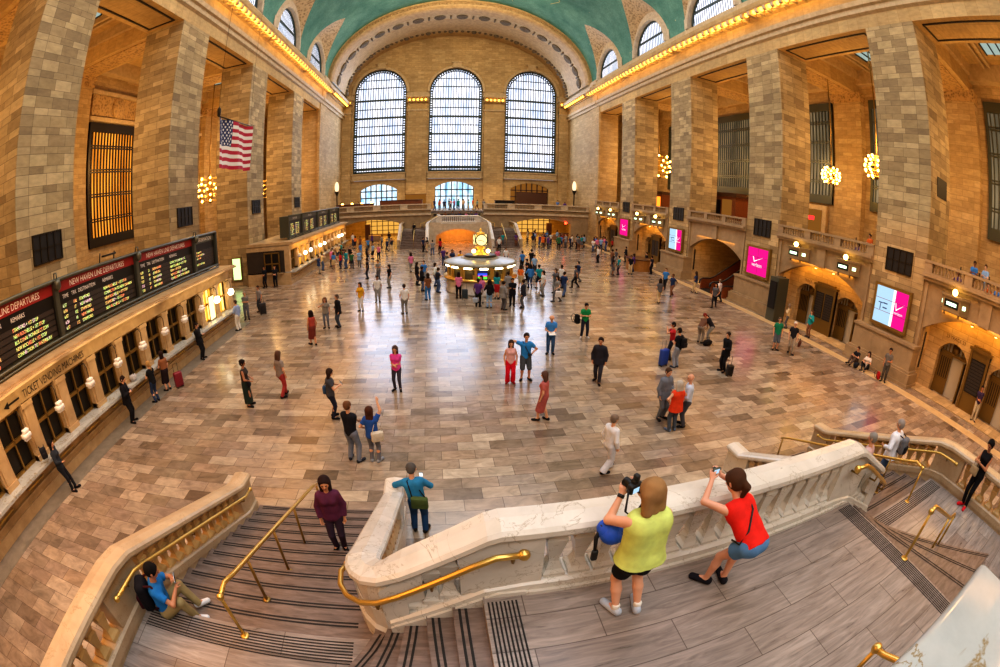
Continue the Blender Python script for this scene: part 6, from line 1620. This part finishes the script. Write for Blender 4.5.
m = MB(); m.rbox(W((-.04, .42, 1.08)), (.3, .22, .01), .003, R=Matrix.Rotation(.4, 3, 'X')); tag(m.build('paper', 'white_paint', loc=tuple(W((-.04, .42, 1.08)))), 'white sheet of paper held by the bald man in blue', 'paper')
root, W, J = pp('young man in green t-shirt and dark jeans looking at his phone', 7.4, 20.46, 172, dict(h=1.76, handL=(-.06, .28, 1.2), handR=(.08, .28, 1.22), head=(0, .35, 1), look=(0, 1, -.5), footL=(-.15, 0, .085), footR=(.15, 0, .085)), '1f8a4e', '24293a', 'cf9a74', '16110e', 'e0e0e0')
backpack(Vector((6.98, 20.5, .98)), 100, '17171b', 'black backpack hanging beside the young man in green', 1.05)
# left counter
suit = dict(h=1.8, top='jacket', hair='short')
root, W, J = pp('man in black suit reading his phone against the near end of the ticket ledge', -11.9, 12.04, -70, dict(suit, handL=(-.08, .26, 1.22), handR=(.08, .26, 1.2), head=(0, .35, 1), look=(0, 1, -.5)), '16171c', '17181d', 'd8a684', '2a1c14')
phone(Vector(W((0, .33, 1.27))), -70, 'phone in the hands of the man in the black suit', 40, 'screen_white')
root, W, J = pp('woman in black top and jeans facing the ticket ledge', -11.75, 13.88, 80, dict(h=1.66, fem=True, sh=.155, hair='tail', bottom='slim', handL=(-.1, .3, 1.18), handR=(.12, .32, 1.15)), '18191d', '2b3d5e', 'e0b08c', 'a8844e')
shoulder_bag(Vector((-12.32, 13.3, 1.28)), 0, 'b9b9b9', 'pale handbag resting on the ticket ledge beside the woman in black', None, (.2, .3, .26))
root, W, J = pp('woman in tan top and dark skirt standing at the ticket ledge with a red suitcase', -11.8, 15.0, 70, dict(h=1.68, fem=True, sh=.16, hair='long', bottom='skirt', skirt=.62, handL=(-.1, .28, 1.15)), '8a5b3c', '2a1f24', 'd6a07c', '2a1913')
suitcase((-11.35, 15.35, 0), 60, '7c1f30', 'dark red suitcase standing beside the ticket ledge', .62, .4)
root, W, J = pp('man in black suit resting his arm on the far part of the ticket ledge', -11.9, 18.72, -85, dict(suit, spine=(.02, -.12, 1), handR=(-.05, .2, 1.2), handL=(-.38, -.15, 1.2), elbL=(-1, -.5, .1), head=(0, .2, 1)), '15161a', '181a20', 'd8a684', '20160f')
root, W, J = pp('woman in dark cardigan and leggings leaning on the ticket ledge at the left edge', -11.8, 7.4, -60, dict(h=1.68, fem=True, sh=.16, top='long', bottom='slim', hair='long', spine=(-.1, -.12, 1), handL=(-.34, -.1, 1.17), elbL=(-1, -.5, .2), handR=(.12, .24, 1.1), footR=(.1, .16, .085), footL=(-.06, .28, .085)), '2a3038', '1f2229', 'd6a07c', '17110f')
backpack(Vector((-12.15, 7.15, 1.42)), 60, '23262d', 'dark backpack behind the woman leaning at the left edge ledge', .8)
root, W, J = pp('man in pale blue shirt and white trousers at the end of the near ticket counter', -11.75, 23.4, 75, dict(h=1.74, top='long', handL=(-.1, .3, 1.15), spine=(0, .08, 1)), '8a9cc0', 'd9d6ce', 'cf9470', '3a2a20')
root, W, J = pp('man in grey shirt standing behind the man in white trousers', -12.2, 25.7, 200, dict(h=1.74, handL=(.1, .22, 1.2), handR=(-.1, .22, 1.17), fingL=(1, 0, 0), fingR=(-1, 0, 0)), '6d6a66', '5a5a60', 'c98f68', '8a7a6a')
root, W, J = pp('man in grey t-shirt beside a black rolling case on the left floor', -11.9, 27.4, 150, dict(h=1.74), '8d8a88', '3c4048', 'c98f68', '2a1c14')
suitcase((-11.45, 26.8, 0), 40, '1b1b1f', 'black rolling case beside the man in the grey t-shirt on the left floor', .7, .45)
for k, (x, f) in enumerate(((-14.75, 170), (-13.75, 190))):
    pp('officer in dark uniform before the end of the far ticket counter, %s of the pair' % ['left', 'right'][k], x, 35.7, f, dict(h=1.8, handL=(.05, .24, 1.08), handR=(-.05, .25, 1.06), girth=1.08), '1d2027', '1b1d24', ['b87c55', 'd6a07c'][k], '120e0c', hi=.016)
pp('woman in light tan top and grey trousers beside the man in black jacket', -6.13, 23.3, 185, dict(h=1.68, fem=True, sh=.16, hair='bob', bottom='slim', handR=(.14, .2, 1.4), elbR=(1, 0, -.5)), '8b8478', '6a6e76', 'd6a07c', '6a4a34', hi=.016)
pp('man in black jacket and grey jeans at the left of the floor', -5.42, 23.4, 120, dict(h=1.78, top='jacket', handR=(.2, .16, 1.02)), '1c1b1f', '45505f', 'd6a07c', '4a3a30', hi=.016)
# right of centre
root, W, J = pp('man in grey suit and blue tie in the trio near the right newel', 7.3, 11.72, 195, dict(suit, handL=(-.16, .2, 1.08)), '6f7680', '6a7078', 'd6a07c', '4a3424', hi=.012)
root, W, J = pp('grey haired person in bright orange vest with hands on hips, back to the camera', 7.3, 10.85, 5, dict(h=1.7, girth=1.12, top='tank', hem=-.18, loose=.02, handL=(-.24, .05, 1.04), handR=(.24, .05, 1.04), elbL=(-1, -.2, 0), elbR=(1, -.2, 0), hair='bob'), 'd9431f', '4c5560', 'd6a07c', 'b9b2a6', '5f6f86', hi=.012)
root, W, J = pp('balding man in white shirt and grey trousers in the trio near the right newel', 7.85, 11.05, 60, dict(h=1.8, top='long', hair='bald', handL=(-.1, .26, 1.1), girth=1.1), 'c3d0e2', '47484f', 'd49c7c', hi=.012)
root, W, J = pp('man in black t-shirt and pale jeans holding a camera near the blue suitcase', 10.29, 15.95, 20, dict(h=1.76, handL=(-.1, .26, 1.15), handR=(.08, .3, 1.1), head=(0, .3, 1)), '1a1b20', '8f96a4', 'cf9470', '1c1410', '3c4450')
backpack(Vector((10.4, 15.7, 1.22)), 20, '191a1e', 'black backpack worn by the man in pale jeans', .95)
suitcase((9.78, 16.25, 0), 20, '24459a', 'blue rolling suitcase standing on the floor right of centre', .72, .44)
pp('man in red t-shirt taking a photo behind the man in black', 10.5, 16.9, 60, dict(h=1.74, handL=(-.08, .3, 1.5), handR=(.08, .3, 1.5), elbL=(-.8, 0, -.6), elbR=(.8, 0, -.6)), 'b02a32', '2c2f3a', 'c98f68', '1a120e')
pp('man in brown shirt bending over a bag on the right floor', 13.6, 19.0, -60, dict(h=1.74, spine=(0, .8, .6), pelvis=(0, -.1, .93), handL=(-.1, .5, .75), handR=(.1, .5, .72), head=(0, 1, .3)), '6a4a38', '8d8478', 'c98f68', '1a120e')
pp('person in black top and grey trousers bending beside the man in brown', 14.15, 18.95, 50, dict(h=1.72, spine=(0, .6, .8), pelvis=(0, -.1, .93), handL=(-.1, .45, .85), handR=(.1, .45, .8), head=(0, .8, .5)), '222026', '8a877f', 'c98f68', '7a2a20')
shoulder_bag(Vector((13.75, 18.5, .16)), 10, '1b1a1c', 'black holdall on the floor between the two bending people', None, (.5, .28, .3))
root, W, J = pp('man in black suit standing with a small black rolling case on the right floor', 12.41, 15.1, 95, dict(suit, handR=(.28, -.1, .98), handL=(-.12, .26, 1.1)), '17181c', '1a1b20', 'd6a07c', '2a1c14')
suitcase((12.42, 14.6, 0), 0, '17171a', 'small black rolling case behind the man in the black suit', .45, .32)
root, W, J = pp('man in green t-shirt and grey shorts walking on the right floor', 17.89, 17.3, 150, dict(h=1.8, bottom='shorts', girth=1.1), '1f7d5c', '55606c', 'd6a07c', '5a4a3a')
root, W, J = pp('grey haired man in black t-shirt and tan trousers walking on the right floor', 18.55, 16.6, 140, dict(h=1.78, hair='short', footL=(-.1, .18, .09), footR=(.1, -.16, .1), pelvis=(0, 0, .93)), '24252b', '9a8f7c', 'd6a07c', 'd9d4c8')
shoulder_bag(Vector((18.95, 16.35, .62)), 30, '5a3222', 'brown leather bag carried by the grey haired man', None, (.4, .14, .3))
for k, (x, y, f, c, b, h_) in enumerate(((22.35, 14.2, 80, '1d1d22', '5a4a40', '3a241a'), (22.35, 13.3, 100, 'd8d0c4', '1f2228', '2a1a14'))):
    pp('person sitting on the floor against the nearest right pillar, in %s' % ['a black top', 'a white top'][k], x, y, f, dict(POSES['sit_f'] if k else POSES['sit'], h=1.7), c, b, 'd6a07c', h_)
shoulder_bag(Vector((21.75, 13.75, .17)), 15, '22252c', 'dark bag on the floor beside the person sitting in white', None, (.42, .26, .3))
root, W, J = pp('man in grey shirt leaning on the nearest right pillar plinth', 22.1, 11.7, 110, dict(h=1.76, handL=(-.08, .26, 1.15), spine=(0, -.1, 1), footL=(-.1, .1, .085), footR=(.1, .14, .085)), '6c6862', '4a463f', 'b87c55', '1a120e')
backpack(Vector((21.75, 11.95, .26)), 60, 'b3221f', 'red backpack on the floor at the feet of the leaning man', .9, 0, '2a1a1a')
root, W, J = pp('man in purple t-shirt and khaki trousers leaning on the train board by the nearest gate', 24.4, 5.75, 115, dict(h=1.76, handL=(.05, .2, 1.1), handR=(-.05, .22, 1.08), spine=(0, -.08, 1), footL=(-.08, .22, .085), footR=(.12, .14, .085)), '3d2f4a', 'b3a585', 'b87c55', '1a120e')
root, W, J = pp('young woman in black with bright red shoes standing against the right stair balustrade', 11.0, 1.75, 75, dict(h=1.68, fem=True, sh=.155, top='tank', bottom='slim', hair='bun', spine=(0, -.05, 1), handL=(-.02, .26, 1.22), handR=(.08, .26, 1.25), head=(0, .35, 1), look=(0, 1, -.5), footL=(-.08, .05, .085), footR=(.08, .02, .085)), '17161a', '151519', 'b87c55', '16100d', 'd8202c', z=2.0, hi=.012)
shoulder_bag(Vector(W((.12, .22, .98))), 75, 'b09a78', 'beige handbag carried by the young woman with red shoes', None, (.26, .1, .22), 'b09a78')
# passers-by
pp('woman in bright pink t-shirt and dark trousers standing left of the floor centre', -1.51, 15.07, 170, dict(h=1.68, fem=True, sh=.16, hair='long', bottom='slim', handL=(.05, .24, 1.1), handR=(-.02, .24, 1.08)), 'd84a9c', '3d3a48', 'd6a07c', '4a3428', hi=.016)
pp('woman in rust red dress walking on the left of the floor', -6.16, 20.45, 40, dict(h=1.7, fem=True, sh=.16, hair='bob', top='tank', bottom='skirt', skirt=.62, footL=(-.08, .15, .09), footR=(.08, -.12, .09)), 'a84a3c', '7a3a30', 'c98f68', '2a1a14', hi=.016)
pp('person in grey top and red trousers walking past the woman in the long skirt', -5.9, 14.6, -30, dict(h=1.76, fem=True, sh=.165, hair='bob', footL=(-.08, .18, .09), footR=(.08, -.15, .09), pelvis=(0, 0, .93)), '8a8078', 'a03a38', 'd6a07c', '5a4030', hi=.016)
pp('man in dark suit and blue shirt walking right of the man in blue polo', 6.14, 15.0, 150, dict(suit, footL=(-.1, .2, .09), footR=(.1, -.18, .1), pelvis=(0, 0, .94)), '2c2b33', '33333c', 'c98f68', '2a1c14', hi=.016)
pp('person in salmon coloured dress walking below the posing couple', 3.3, 12.3, 60, dict(h=1.66, fem=True, sh=.16, hair='bob', bottom='skirt', skirt=.6, footL=(-.08, .16, .09), footR=(.08, -.14, .09)), 'b8655f', 'a85a56', 'd6a07c', '5a4034', hi=.016)
root, W, J = pp('person in pale white shirt and trousers walking in front of the landing balustrade', 4.35, 9.2, -70, dict(h=1.72, top='long', footL=(-.08, .2, .09), footR=(.08, -.18, .1), pelvis=(0, 0, .92), bottom='wide'), 'dfe1e6', 'c9ccd4', 'd6a07c', '7a6a5c', hi=.014)
pp('person in dark purple top climbing the left stairs', -2.05, 6.05, 190, dict(h=1.7, fem=True, sh=.16, hair='long', top='long', bottom='slim', footL=(-.08, .02, .085), footR=(.08, .0, .085)), '5a2a44', '3a2a38', 'c98f68', '2a1a18', z=.8335, hi=.014)
pp('person in loose white shirt and jeans going down the right stairs', 9.9, 4.25, 5, dict(h=1.74, top='long', loose=.03, handL=(-.25, .2, 1.1), handR=(.25, .1, 1.05)), 'e4e6ec', '4a6488', 'd6a07c', '9a9088', z=1.5, hi=.013)
pp('grey haired person in pale pink shirt and jeans on the right stairs by the newel', 8.45, 4.22, 20, dict(h=1.7, top='tee'), 'c9a8a4', '55709a', 'd6a07c', '8a847c', '7a4a30', z=1.5, hi=.013)
backpack(Vector((9.95, 3.98, 2.75)), 5, '6c7078', 'grey backpack on the person in the loose white shirt', .9)
# ---- the middle and far crowd: one mesh per pose, copied
SK = SKINS
NM = {'1b1b20': 'black', '2a2d3a': 'charcoal', '24365c': 'navy', '3f7fc4': 'blue', '8fb3da': 'light blue', 'd9d9d6': 'white', '8a8a88': 'grey', '5c5c60': 'dark grey', 'b3242c': 'red', 'd87aa0': 'pink', '5a3a7a': 'purple', '1f8f95': 'teal', '3a6a44': 'green', 'c9b48a': 'beige', '7a5238': 'brown', 'd8a52a': 'yellow', 'd86a2a': 'orange', '4a5f86': 'denim'}
HX = {v: k for k, v in NM.items()}
def cr(key, x, y, face, top, bot, where, z=0.0, hair='2a1c12', s=1.0, group=None, **kw):
    rnd = random.Random(int(x*100)*7919+int(y*100)); sk = rnd.choice(SK)
    art = 'an' if top[0] in 'aeiou' else 'a'
    noun = {'suit': 'jacket', 'arms': 'jacket', 'skirt_f': 'top', 'stand_f': 'top', 'walk_f': 'top', 'backpacker': 'top', 'sit_f': 'top'}.get(key, 'shirt')
    low = {'skirt_f': 'skirt', 'hips': 'shorts'}.get(key, 'trousers')
    label = 'person in %s %s and %s %s %s' % (top, noun, bot, low, where)
    return crowd(key, (x, y, z), face, label, HX[top], HX[bot], sk, hair, s=s, group=group)
# around the booth
B = [
('stand_f', -4.67, 26.72, 160, 'yellow', 'white', 'left of the booth, nearest the camera'), ('stand', -3.89, 28.95, 190, 'white', 'grey', 'behind the woman in yellow'), ('stand', -1.86, 25.71, 15, 'white', 'grey', 'with a blue cap, alone on the floor'),
('stand', -5.81, 37.41, 90, 'black', 'charcoal', 'standing far left of the booth'), ('phone', -4.71, 36.33, 150, 'grey', 'dark grey', 'beside the far left queue'), ('stand_f', -3.5, 33.36, 120, 'black', 'grey', 'left of the booth group'),
('walk_f', -2.22, 40.18, 30, 'pink', 'grey', 'walking behind the left group'), ('backpacker', -1.45, 34.2, -60, 'black', 'charcoal', 'at the left of the booth group'), ('suit', -1.0, 32.0, -80, 'black', 'denim', 'in the booth group'),
('stand_f', -.5, 29.11, 20, 'brown', 'blue', 'in front of the booth group'), ('stand', -.92, 34.93, 170, 'blue', 'grey', 'at the back of the booth group'), ('backpacker', -.05, 33.6, -100, 'white', 'denim', 'talking beside the booth'),
('phone', .15, 31.3, -60, 'charcoal', 'denim', 'leaning at the left counter of the booth'), ('stand_f', 1.55, 29.3, 0, 'pink', 'black', 'waiting with a dark case at the booth'),
('stand', 2.63, 26.95, -20, 'purple', 'black', 'in front of the booth'), ('backpacker', 3.3, 26.6, 0, 'black', 'light blue', 'with back turned before the booth'), ('stand_f', 2.95, 28.0, 150, 'pink', 'white', 'before the booth between two others'),
('skirt_f', 4.1, 29.1, -30, 'teal', 'red', 'at the front right of the booth'), ('suit', 4.9, 29.3, 10, 'grey', 'grey', 'at the booth counter'), ('suit', 4.08, 26.1, -60, 'grey', 'dark grey', 'in the trio of suits, left'), ('arms', 4.8, 27.0, 170, 'black', 'black', 'in the trio of suits, middle'), ('suit', 5.41, 26.5, 70, 'charcoal', 'dark grey', 'in the trio of suits, right'),
('stand', 8.04, 40.4, 20, 'blue', 'black', 'behind and right of the booth'), ('stand', 9.14, 41.5, -30, 'black', 'dark grey', 'behind the right group'), ('stand', 8.61, 37.8, -160, 'light blue', 'charcoal', 'at the back of the right group'), ('phone', 7.52, 35.5, 100, 'black', 'black', 'inside the right group'),
('backpacker', 7.1, 32.4, 10, 'blue', 'navy', 'with back turned in the right group'), ('hips', 7.75, 32.3, 20, 'teal', 'charcoal', 'in the right group'), ('skirt_f', 6.3, 32.2, -40, 'orange', 'beige', 'between the booth and the right group'),
('stand_f', 7.47, 29.7, 100, 'white', 'grey', 'right of the suits'), ('stand_f', 8.59, 30.6, 130, 'dark grey', 'grey', 'right of the suits, further back'), ('stand', 9.5, 32.3, -60, 'white', 'charcoal', 'at the right of the loose group'), ('walk', 8.9, 29.5, -50, 'navy', 'denim', 'walking right of the suits'), ('walk_f', 8.0, 27.9, 100, 'grey', 'dark grey', 'with a white bag right of the suits'),
('walk', 10.67, 32.3, 60, 'dark grey', 'black', 'walking right of the loose group'), ('walk', 11.6, 34.5, 90, 'navy', 'dark grey', 'walking further right on the floor'),
('stand', .8, 43.5, -150, 'purple', 'navy', 'behind the booth on the left'), ('stand_f', 1.6, 41.5, 180, 'navy', 'charcoal', 'behind the booth, second from left'), ('stand', 2.3, 40.6, 160, 'yellow', 'denim', 'behind the booth near the clock'), ('phone', 1.0, 39.8, -120, 'dark grey', 'denim', 'just behind the booth roof'), ('stand_f', 6.0, 42.5, 150, 'pink', 'white', 'behind the booth on the right'), ('stand', 6.9, 43.0, -170, 'white', 'black', 'behind the booth, far right'),
('stand', -1.48, 54.2, -120, 'navy', 'black', 'at the foot of the far left stairs'), ('skirt_f', -.95, 54.1, 100, 'black', 'beige', 'at the foot of the far left stairs'), ('stand_f', .6, 52.5, 30, 'red', 'black', 'before the far arch'), ('walk', -.3, 51.0, 10, 'grey', 'denim', 'walking toward the far arch'), ('stand', 7.8, 54.0, 180, 'white', 'black', 'at the foot of the far right stairs'),
('skirt_f', 16.17, 38.1, -100, 'black', 'dark grey', 'on the right floor near the information desk'), ('stand', 16.85, 38.2, 80, 'teal', 'charcoal', 'on the right floor near the information desk'), ('stand', 18.4, 38.9, 150, 'black', 'beige', 'further right near the desk'), ('backpacker', 19.4, 40.3, 60, 'purple', 'navy', 'further right near the desk'), ('walk', 19.0, 44.0, 90, 'dark grey', 'grey', 'by the pillar with the pink screen'), ('suit', 21.2, 46.3, 80, 'black', 'black', 'by the third right pillar'), ('stand', 17.5, 45.5, 110, 'white', 'black', 'near the far pink screen'), ('stand', 18.2, 43.2, -70, 'brown', 'dark grey', 'near the far pink screen'),
('stand', 21.7, 42.0, 90, 'black', 'black', 'behind the information desk'), ('stand', 20.9, 39.2, 30, 'charcoal', 'black', 'in uniform beside the information desk'),
]
for key, x, y, f, a, b_, w in B: cr(key, x, y, f, a, b_, w)
suitcase((1.95, 29.1, 0), 0, '2c3a40', 'dark case beside the person in pink at the booth', .62, .4)
shoulder_bag(Vector((8.0, 27.6, .62)), 0, 'e4e2de', 'white carrier bag held by a person right of the suits', None, (.44, .2, .42), 'd0ccc4')
shoulder_bag(Vector((2.45, 26.75, .5)), 0, 'aab8c8', 'pale bag held by the person in purple before the booth', None, (.34, .16, .3))
# queue at the far ticket counter, crowd at the far right, balcony
cols = ['black', 'charcoal', 'navy', 'blue', 'light blue', 'white', 'grey', 'dark grey', 'red', 'pink', 'purple', 'teal', 'green', 'beige', 'brown', 'orange']
lows = ['black', 'charcoal', 'navy', 'denim', 'grey', 'beige', 'dark grey', 'brown']
keys = ['stand', 'stand_f', 'phone', 'walk', 'walk_f', 'hips', 'skirt_f', 'suit', 'backpacker', 'arms', 'photo']
def scatter(pts, where, seed, z=0.0, ks=None, face=None):
    rnd = random.Random(seed); combos = [(a, b_, k) for a in cols for b_ in lows for k in (ks or keys) if a != b_]; rnd.shuffle(combos); used = set(); it = iter(combos)
    for x, y in pts:
        a, b_, k = next(it)
        while (a, b_) in used: a, b_, k = next(it)
        used.add((a, b_)); cr(k, x, y, (rnd.uniform(0, 360) if face is None else face+rnd.uniform(-40, 40)), a, b_, where, z, rnd.choice(['2a1c12', '14100d', '5a3c24', '7a6a58', '3a2a1c']), rnd.uniform(.93, 1.05))
scatter([(-10.24, 43.6), (-9.46, 43.4), (-8.9, 43.5), (-8.3, 43.3), (-7.7, 44.2), (-7.5, 48.1), (-7.0, 49.5), (-6.2, 48.5), (-10.8, 45.2), (-10.0, 46.0), (-11.2, 41.2), (-11.3, 43.0), (-11.3, 47.5), (-11.2, 50.0), (-10.2, 48.6), (-9.2, 47.0), (-8.6, 50.5), (-11.2, 52.2)], 'queueing at the far ticket counter', 3)
scatter([(-6.0, 55.2), (-5.4, 55.0), (-8.6, 56.5), (-9.9, 58.0), (-7.2, 60.0), (-11.0, 60.5), (-9.0, 63.0), (-12.0, 64.0), (-6.6, 63.5)], 'near the far left arch', 5)
rr = random.Random(11); pts = []
while len(pts) < 34:
    x = rr.uniform(13.2, 23.2); y = 60.5-.55*(x-13)+rr.uniform(-2.5, 3.5)
    if all((x-a)**2+(y-b_)**2 > .55 for a, b_ in pts): pts.append((x, y))
scatter(pts, 'in the crowd at the far right', 9)
scatter([(13.6, 64.8), (15.0, 66.0), (16.6, 65.2), (18.4, 65.8), (14.4, 68.6), (17.6, 68.8)], 'under the far right arch', 15)
scatter([(-.1, 70.2), (.7, 71.0), (1.4, 69.9), (2.2, 71.4), (3.0, 70.3), (3.7, 71.6), (4.4, 70.0), (5.2, 70.9), (5.9, 70.3), (6.7, 71.3), (7.6, 70.4), (2.6, 73.5), (4.6, 74.5)], 'standing on the far balcony', 21, 4.5)
seat = [(.5, 66.6), (1.5, 66.65), (2.6, 66.6), (3.6, 66.62), (4.6, 66.6), (5.4, 66.6), (6.1, 66.6)]
scatter(seat, 'sitting on the far balcony steps', 27, 3.34, ['sit', 'sit_f'], 180)
scatter([(-2.9, 61.2)], 'climbing the far left stairs', 31, 1.5, ['walk', 'walk_f'], 0)
scatter([(8.9, 58.3), (10.6, 57.9)], 'on the far right stair foot', 33, .1667, ['stand', 'stand_f'], 180)
scatter([(-15.4, 72.5), (-12.6, 72.8), (-6.8, 70.9), (-4.6, 70.9), (19.5, 70.0), (21.0, 71.0)], 'behind the far balcony parapet', 35, 4.5)
scatter([(24.9, 9.2), (25.4, 8.3), (24.8, 7.0), (25.2, 6.4), (25.9, 7.6)], 'on the right balcony above the nearest gate', 41, 5.6, ['sit', 'sit_f', 'phone'], 90)
scatter([(24.9, 17.3), (25.0, 16.4), (25.5, 15.7)], 'on the right balcony above the second gate', 43, 5.6, ['sit', 'sit_f', 'phone'], 90)
scatter([(15.5, 27.5), (17.8, 29.6), (19.6, 26.2), (20.8, 30.8), (18.6, 32.2), (21.3, 28.0)], 'crossing the floor toward the escalator', 47, 0, ['walk', 'walk_f'])
scatter([(22.4, 20.9), (22.8, 19.0)], 'at the mouth of the second right gate', 49, 0, ['stand', 'backpacker'])
for k, (x, y) in enumerate(((24.55, 8.7), (24.5, 7.4), (24.6, 6.7), (24.6, 16.8))):
    phone(Vector((23.8, y, 6.845)), 90, 'small glowing screen propped on the right balcony rail, %s' % ['farthest above the nearest gate', 'middle one above the nearest gate', 'closest to the camera', 'above the second gate'][k], 0, 'screen_blue')
# ------------------------------------------------------------------ light, world, camera
def area(name, loc, size, power, color, rot=(0, 0, 0), sy=None):
    l = bpy.data.lights.new(name, 'AREA'); l.energy = power; l.color = lin(color)[:3]; l.shape = 'RECTANGLE'; l.size = size; l.size_y = sy or size
    o = bpy.data.objects.new(name, l); COL.objects.link(o); o.location = loc; o.rotation_euler = rot; return o
def point(name, loc, power, color, r=.5):
    l = bpy.data.lights.new(name, 'POINT'); l.energy = power; l.color = lin(color)[:3]; l.shadow_soft_size = r
    o = bpy.data.objects.new(name, l); COL.objects.link(o); o.location = loc; return o
area('hall_fill', (CX, 8, 36), 22, 5600, 'f4f4ff', sy=26)
area('hall_fill', (CX, 38, 37), 20, 5200, 'f4f4ff', sy=26)
for sx in (-9.4, XR-5): area('side_wash', (sx, 27, 8.5), 2.5, 720, 'ffab52', (0, 0, 0), sy=62)
for sx in (-1, 1): area('cross_fill', (CX+sx*4, 30, 29), 5, 1500, 'ffdcae', (0, math.radians(-80*sx), 0), sy=55)
area('side_wash', (-8.5, 2, 9), 6, 620, 'ffa548', (0, 0, 0), sy=12)
area('side_wash', (18, 7, 9), 7, 520, 'ffa548', (0, 0, 0), sy=14)
area('near_fill', (4, -8, 20), 22, 2300, 'fffaf6', (math.radians(28), 0, 0), sy=8)
for side in (-1, 1):
    fx = XL if side < 0 else XR; mx = -24.5 if side < 0 else 30.5
    for a, c in BAYS:
        point('aisle_glow', (mx, (a+c)/2, 13.5), 1250, 'ffc67c', 1.2)
        area('cornice_wash', (fx-side*1.0, (a+c)/2, 23.6), .5, 190, 'ffca72', (0, math.radians(-120*side), 0), sy=12)
for k, (a, c) in enumerate(BAYS):
    if k == 0: continue
    area('gate_glow', (24.2, (a+c)/2, 4.5), 1.0, 170 if k != 3 else 120, 'ffb347', sy=6)
for x in (-9.3, 16.3): area('passage_glow', (x, 72, 4.1), 8, 900, 'ffb648', sy=6)
area('stair_passage_glow', (3.25, 64.6, 2.6), 5, 260, 'ff9a3a', sy=1.6)
for y in (8, 16, 23): pass
for y in (40, 46, 52, 58): area('counter_wash', (-12.0, y, 3.3), .4, 60, 'ffb950', (0, math.radians(20), 0), sy=5)
for y in (-1, 6, 13, 20): area('counter_wash', (-11.9, y, 3.5), .4, 28, 'ffd9a0', (0, math.radians(25), 0), sy=6)
area('far_balcony_glow', (CX, 74, 9.5), 30, 1200, 'ffd49a', sy=6)
area('end_wall_fill', (CX, 57, 37), 20, 4300, 'ffe3ba', (math.radians(50), 0, 0), sy=10)
for c in WC: area('window_daylight', (c, 78.2, 20.5), 9, 1600, 'd3e2ff', (math.radians(-90), 0, 0), sy=18)
w = bpy.data.worlds.new('World'); SC.world = w; w.use_nodes = True
w.node_tree.nodes['Background'].inputs[0].default_value = lin('c9dcf0'); w.node_tree.nodes['Background'].inputs[1].default_value = .6

cam = bpy.data.cameras.new('Camera'); co = bpy.data.objects.new('Camera', cam); COL.objects.link(co)
cam.type = 'PANO'
try: cam.panorama_type = 'FISHEYE_EQUISOLID'; tgt = cam
except Exception: tgt = cam.cycles; tgt.panorama_type = 'FISHEYE_EQUISOLID'
tgt.fisheye_lens = 447.04*36/1000; tgt.fisheye_fov = math.radians(220)
cam.sensor_width = 36; cam.sensor_fit = 'HORIZONTAL'; cam.clip_start = .05; cam.clip_end = 400
p, y, r = math.radians(-17.859), math.radians(8.557), math.radians(1.1024)
F = Vector((math.sin(y)*math.cos(p), math.cos(y)*math.cos(p), math.sin(p))); r0 = Vector((math.cos(y), -math.sin(y), 0)); u0 = r0.cross(F)
Rv = r0*math.cos(r)+u0*math.sin(r); Uv = -r0*math.sin(r)+u0*math.cos(r)
co.matrix_world = Matrix(((Rv.x, Uv.x, -F.x, 0), (Rv.y, Uv.y, -F.y, 0), (Rv.z, Uv.z, -F.z, 7.0), (0, 0, 0, 1)))
SC.camera = co
SC.view_settings.view_transform = 'Standard'; SC.view_settings.look = 'Medium High Contrast'; SC.view_settings.exposure = -.1
SC.cycles.max_bounces = 6; SC.cycles.diffuse_bounces = 3; SC.cycles.glossy_bounces = 3; SC.cycles.sample_clamp_indirect = 4.0; SC.cycles.caustics_reflective = False; SC.cycles.caustics_refractive = False
